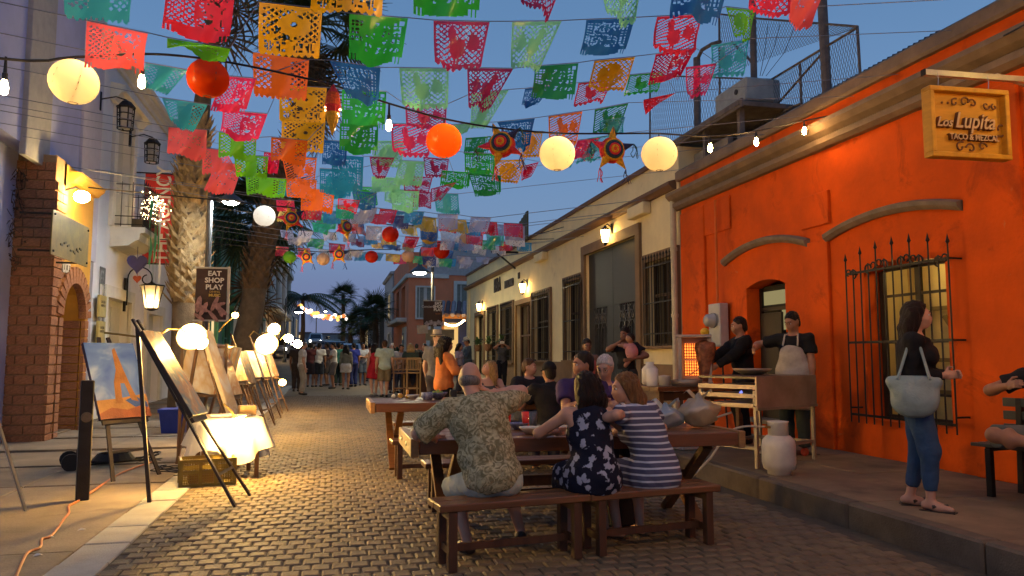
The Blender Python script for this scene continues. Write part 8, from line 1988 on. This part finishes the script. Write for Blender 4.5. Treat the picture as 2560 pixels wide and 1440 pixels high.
# ---------------------------------------------------------------- standing figures
def stand(label, px, py_head, Y, z, fr, face, hair, skin, top, bottom, hgt=1.70, w=1., sex='m', h=.017, extra=None, shoes=shoe_m, hands=True, group=None, walk=0., lean=0., **kw):
    c = P(px, py_head, Y=Y); a = facing(*fr); f = rotz(-a) @ Vector(face)
    p = dict(pelvis=(0, 0, .94), neck=(0, .02 + lean, 1.47 - lean * .15), face=tuple(f))
    p['ra'] = (.09, .20 * walk, .08); p['la'] = (-.09, -.22 * walk, .08 + .05 * abs(walk)); p.update(kw)
    off = rotz(a) @ Vector((p['neck'][0], p['neck'][1] + .03, 0))
    return person(label, (c.x - off.x, Y - off.y, z), a, p, hair, skin, top, bottom, hgt, w, sex, h=h, extra=extra, shoes=shoes, hands=hands, group=group)
def tote(t, s, J):
    m = mat("tote leather", (.23, .30, .29), rough=.5, var=.2, scale=6, bump=.2); c = V(.255, -.0, .98)
    J['add']("handbag", [ell(c, (.085, .185, .16)), ell(c + V(.01, 0, -.08), (.085, .18, .12)), seg(c + V(0, -.17, .10), c + V(0, .17, .10), .045, .045)], m, t, .014, fold=.006, k=.05, clip=[('p', c + V(0, 0, .15), V(0, 0, 1))])
    b = MB()
    for dx in (-.05, .05): b.tube([Vector((c + V(dx, -.12, .12)) * s), Vector((V(.20, -.04, 1.36)) * s), Vector((V(.17, .0, 1.455)) * s), Vector((V(.21, .06, 1.36)) * s), Vector((c + V(dx, .12, .12)) * s)], .012, 6)
    b.build("bag_strap", m, t)
stand("woman in black cardigan and jeans with a pale green tote bag, right pavement", 2296, 800, 5.45, pavz(5.4), (.74, -.67), (.86, -.50, .0), ('long', 'dark', 1.15), 0, ('jacket', cl((.010, .010, .012), 'black cardigan'), .022), ('crop', cl((.035, .075, .15), 'blue jeans')), 1.69, 1.10, 'f', h=.013, shoes=None, extra=tote, rw=(.07, .22, 1.13), re=(.3, -1, -.6), rh=((-.5, 1, .1), (-1, -.4, -.2), .9), lw=(-.03, .23, 1.13), le=(-.3, -1, -.6), lh=((.5, 1, .1), (1, -.4, -.2), .9), ra=(.11, .08, .08), la=(-.09, -.08, .08))
def apron(t, s, J):
    m = cl((.40, .36, .31), 'apron'); J['add']("apron", [ell(V(0, .075, 1.0), (.215, .10, .30)), ell(V(0, .085, 1.24), (.15, .09, .15)), seg(V(0, .03, .85), V(0, .05, .55), .20, .21, True)], m, t, .016, fold=.004, k=.06, clip=[('p', V(0, .045, 0), V(0, -1, 0))])
    b = MB(); [b.tube([Vector(V(.09 * q, .155, 1.34) * s), Vector(V(.08 * q, .09, 1.48) * s), Vector(V(.04 * q, -.07, 1.50) * s)], .012, 5) for q in (1, -1)]; b.build("apron_strap", m, t)
stand("cook in a black tee and long pale apron looking down, by the orange door", 1980, 806, 8.75, pavz(8.7), (-.75, -.62), (-.90, -.32, -.40), ('short', 'black'), 1, ('tee', cl((.012, .012, .013), 'cook tee')), ('trousers', cl((.04, .055, .06), 'dark jeans')), 1.80, 1.08, h=.014, extra=apron, rw=(.42, .25, 1.30), re=(1, -.2, -.2), lw=(-.24, .10, .86), le=(-1, -.8, 0), shoes=mat("red trainers", (.45, .06, .03), rough=.5, var=.2))
def knife(t, s, J):
    b = MB(); w_ = Vector(J['wr'][1] * s); d = Vector(unit(J['wr'][1] - J['el'][1])); b.bar(w_ + d * .08, w_ + d * .46, .028, .005); b.build("knife", gs, t)
stand("older cook in a black jacket carving at the spit roaster, in profile", 1846, 806, 10.0, pavz(10), (-.95, .2), (-.93, .30, -.12), ('short', 'dark'), 1, ('long', cl((.011, .010, .011), 'chef black'), .022), ('trousers', cl((.014, .013, .014), 'black trousers')), 1.79, 1.18, h=.015, extra=knife, rw=(-.02, .50, 1.13), re=(1, -.3, -.6), rh=(unit(V(-.1, 1, .05)), V(-1, 0, 0), .9), lw=(-.16, .42, 1.08), le=(-1, -.3, -.6))
stand("woman in a pink strapped top standing behind the diners", 1467, 860, 12.6, .03, (-.1, -1), (-.05, -1, -.25), ('bun', 'dark'), 2, ('tank', cl((.50, .14, .13), 'pink tank')), ('trousers', cl((.05, .05, .07), 'navy jeans')), 1.70, 1.15, 'f')
def toddler(t, s, J):
    J['add']("child_body", [ell(V(-.22, .20, 1.34), (.10, .09, .14)), ell(V(-.20, .22, 1.56), (.075, .08, .085)), seg(V(-.18, .26, 1.42), V(-.02, .30, 1.44), .035, .028), seg(V(-.22, .2, 1.24), V(-.15, .3, 1.08), .05, .035)], SK[1], t, .014, k=.03)
    J['add']("child_shirt", [ell(V(-.22, .20, 1.33), (.115, .105, .15)), seg(V(-.20, .22, 1.42), V(-.10, .28, 1.43), .05, .045, True)], cl((.55, .25, .25), 'pink shirt'), t, .014, k=.03, fold=.004)
    J['add']("child_hair", [ell(V(-.205, .205, 1.575), (.085, .088, .085))], HR['dark'], t, .012, k=.02, clip=[('p', V(-.2, .25, 1.56), unit(V(.3, .7, -.55)))])
stand("man in a dark tee holding a small child in pink, by the metal gate", 1562, 850, 13.2, .18, (-.75, -.6), (-.8, -.5, -.25), ('short', 'black'), 2, ('tee', cl((.016, .018, .022), 'dark tee')), ('trousers', cl((.03, .035, .05), 'dark jeans')), 1.78, 1.15, extra=toddler, rw=(-.02, .26, 1.50), re=(1, .1, -.6), lw=(-.26, .22, 1.20), le=(-1, -.2, -.5))
stand("woman with dark curly hair in a long orange shirt, in profile by the second table", 1118, 868, 13.0, .05, (1, .15), (.95, .25, -.15), ('curly', 'dark', 1.25), 1, ('jacket', cl((.62, .20, .055), 'orange shirt'), .035), ('trousers', cl((.02, .02, .024), 'black trousers')), 1.70, 1.12, 'f', rw=(.15, .30, 1.18), re=(1, -.5, -.6), lw=(-.1, .32, 1.2), le=(-1, -.6, -.5), h=.016)
stand("man in a straw fedora behind the curly haired woman", 1094, 852, 14.6, .06, (.6, .7), (.35, -.9, 0), ('short', 'brown', 'hat', cl((.55, .46, .30), 'straw')), 0, ('tee', cl((.14, .13, .12), 'grey tee')), ('trousers', cl((.05, .05, .07), 'navy jeans')), 1.84, 1.1, h=.018)
stand("man in blue denim and a pale hat reading his phone, by the cream wall", 1166, 858, 26, gnd(26) + .1, (-1, -.2), (-.9, -.3, -.3), ('short', 'dark', 'hat', cl((.50, .48, .40), 'pale hat')), 1, ('long', cl((.06, .09, .13), 'denim')), ('trousers', cl((.03, .035, .05), 'dark jeans')), 1.76, 1.15, h=.024, rw=(.05, .34, 1.2), lw=(-.05, .34, 1.22))
stand("woman in a pale lilac blouse in front of the man in denim", 1150, 868, 24.5, gnd(24.5) + .05, (.8, -.5), (.9, -.3, -.1), ('long', 'dark', .6), 1, ('tee', cl((.34, .30, .38), 'lilac blouse')), ('trousers', cl((.05, .05, .07), 'navy jeans')), 1.62, 1.05, 'f', h=.024)
stand("woman in grey taking a photo with both arms raised, against the barred windows", 1255, 855, 26.5, pavz(26.5), (-.2, -1), (-.2, -1, .05), ('long', 'dark', .5), 1, ('tee', cl((.075, .08, .085), 'grey tee b')), ('trousers', cl((.014, .014, .018), 'black jeans')), 1.70, 1.12, 'f', h=.022, rw=(.07, .28, 1.60), re=(1, .3, -.5), lw=(-.07, .28, 1.60), le=(-1, .3, -.5), extra=lambda t, s, J: MB().box(Vector((0, .36, 1.66)) * s, (.16, .02, .09)).build("phone", wh_c, t))
# the couple walking away and the crowd
G8 = gnd(24)
stand("man walking away in a pale green shirt and khaki shorts", 962, 862, 24.0, G8, (-.08, 1), (-.1, 1, -.05), ('short', 'brown'), 0, ('tee', cl((.40, .47, .38), 'pale green'), .026), ('shorts', cl((.20, .155, .09), 'khaki')), 1.76, 1.2, h=.018, walk=.7)
stand("woman walking away in a short sleeveless red dress", 936, 868, 24.8, gnd(24.8), (-.12, 1), (-.1, 1, -.05), ('bob', 'dark', .8), 0, ('dress', cl((.42, .02, .035), 'red dress'), .022, .75, .06), None, 1.66, 1.08, 'f', h=.018, walk=.8, shoes=mat("pale shoes", (.4, .35, .3), var=.1))
wt = cl((.60, .57, .52), 'white tee')
CR = [(760, 868, 26, 'm', 0, (1, .2), ('short', 'grey'), ('tee', wt), ('trousers', cl((.34, .30, .25), 'beige trousers')), "older man in a white shirt and beige trousers, left end of the crowd"),
      (778, 866, 31, 'm', 2, (.1, 1), ('short', 'black'), ('tee', cl((.10, .03, .03), 'maroon tee')), ('shorts', cl((.05, .04, .05), 'dark shorts')), "man in a maroon tee and dark shorts in the crowd"),
      (799, 862, 31, 'm', 2, (.2, 1), ('short', 'black'), ('tee', wt), ('shorts', cl((.03, .035, .05), 'dark shorts b')), "man in a white tee and dark shorts with his back turned"),
      (817, 862, 32, 'm', 2, (-.8, .3), ('short', 'black'), ('tee', cl((.05, .03, .03), 'brown tee')), ('shorts', cl((.06, .05, .05), 'brown shorts')), "man in dark brown standing between two white shirts"),
      (832, 865, 29.5, 'm', 1, (-1, -.1), ('short', 'dark'), ('tee', wt), ('shorts', cl((.16, .14, .13), 'grey shorts')), "man in a white tee and grey shorts with folded arms"),
      (848, 868, 32, 'm', 2, (.4, 1), ('short', 'black'), ('tee', cl((.05, .20, .14), 'green tee')), ('trousers', cl((.04, .06, .05), 'dark green trousers')), "man in a green tee behind the girl in the white skirt"),
      (866, 870, 29, 'f', 1, (.1, 1), ('long', 'black', .7), ('long', cl((.20, .20, .15), 'grey knit')), ('skirt', wt, .55), "girl in a grey knit top and short white skirt, back turned"),
      (884, 864, 31, 'm', 1, (-.4, .8), ('short', 'black'), ('tee', cl((.02, .03, .22), 'royal blue')), ('trousers', cl((.03, .04, .14), 'blue trousers')), "man all in royal blue beside the girl in the white skirt"),
      (908, 862, 32, 'm', 2, (.1, -1), ('short', 'black'), ('tee', cl((.40, .42, .48), 'pale blue')), ('shorts', cl((.06, .08, .12), 'navy shorts')), "man in a pale blue shirt facing the viewer, arms folded"),
      (924, 862, 36, 'm', 1, (0, 1), ('short', 'dark'), ('tee', cl((.30, .10, .08), 'rust tee')), ('trousers', cl((.05, .05, .07), 'navy jeans')), "man in rust red behind the walking couple"),
      (790, 858, 37, 'f', 1, (0, -1), ('long', 'dark', .6), ('tee', cl((.12, .05, .09), 'wine top')), ('trousers', cl((.05, .05, .07), 'navy jeans')), "woman in a wine top at the back of the crowd"),
      (856, 856, 38, 'm', 2, (.3, -1), ('short', 'black'), ('tee', cl((.25, .24, .30), 'grey lilac tee')), ('trousers', cl((.03, .035, .05), 'dark jeans')), "man in a grey lilac tee behind the green one"),
      (744, 872, 28, 'm', 2, (.3, 1), ('short', 'black'), ('tee', cl((.05, .035, .03), 'dark brown tee')), ('trousers', cl((.05, .035, .03), 'dark brown trousers')), "man in dark brown by the last easel lamp"),
      (842, 858, 42, 'f', 1, (0, -1), ('long', 'brown', .6), ('tee', wt), ('trousers', cl((.05, .05, .07), 'navy jeans')), "woman in white far back before the parked SUV")]
for px, py, Y, sx, sk, fr, hr, tp_, bt, lab in CR:
    fold_ = 'folded' in lab; kw = dict(rw=(-.10, .22, 1.15), re=(1, -.2, -.5), lw=(.10, .24, 1.18), le=(-1, -.2, -.5)) if fold_ else {}
    stand(lab, px, py, Y, gnd(Y), fr, (fr[0], fr[1], -.05), hr, sk, tp_, bt, 1.72 if sx == 'm' else 1.62, 1.1, sx, h=.026, group="people standing in the street crowd", **kw)
for i, (px, py, Y, c, hr, fr, lab) in enumerate(((980, 868, 26.2, (.60, .57, .52), ('short', 'white'), (.2, -1), "seated man in white with white hair at the high bar table"), (1003, 870, 26.4, (.55, .42, .36), ('short', 'dark'), (-.5, -1), "seated person in pale pink at the high bar table"), (1026, 868, 25.0, (.05, .07, .05), ('bob', 'blond', .6), (0, 1), "seated woman with blond hair in dark green on the light bar chair"), (1060, 868, 27, (.03, .025, .02), ('short', 'black'), (-.6, -.6), "dark dressed person at the right of the high bar table"))):
    seated(lab, px, py, Y, (fr[0], fr[1], -.1), hr, i % 3, ('tee', cl(c, 'bar guest %d' % i)), zseat=.78, fr=fr, hgt=1.70, w=1.1, h=.026)
for i, (px, py, Y, c, lab) in enumerate(((1078, 880, 33, (.30, .12, .05), "person in rust brown by the right street lamp"), (1042, 872, 34, (.04, .035, .03), "dark figure behind the bar chairs, by the terracotta wall"), (915, 866, 44, (.06, .05, .06), "dark figure far back beside the hedge"))):
    stand(lab, px, py - 6, Y, gnd(Y), (.3, 1), (.3, 1, 0), ('short', 'black'), 2, ('tee', cl(c, 'far %d' % i)), ('trousers', cl((.05, .05, .07), 'navy jeans')), 1.7, 1.1, h=.03, hands=True, group="people far back in the street")
# man at the right edge, ankle on knee
person("man in a black tee and grey shorts seated cross legged at the right edge", (5.88, 5.22, pavz(5.2)), facing(-.85, -.35), sitp(.46, (0, -.02), .40, .14, face=(.3, .9, .1), ra=(-.12, .40, .52), rk=(1, .2, .15), rt=(-1, .2, 0), la=(-.12, .40, .08), rw=(.24, .22, .98), re=(1, -.5, -.3), lw=(-.22, .24, .74), le=(-1, -.5, 0)), ('short', 'dark'), 1, ('tee', cl((.012, .012, .014), 'black tee b')), ('shorts', cl((.13, .14, .13), 'grey shorts b')), 1.78, 1.12, h=.014)
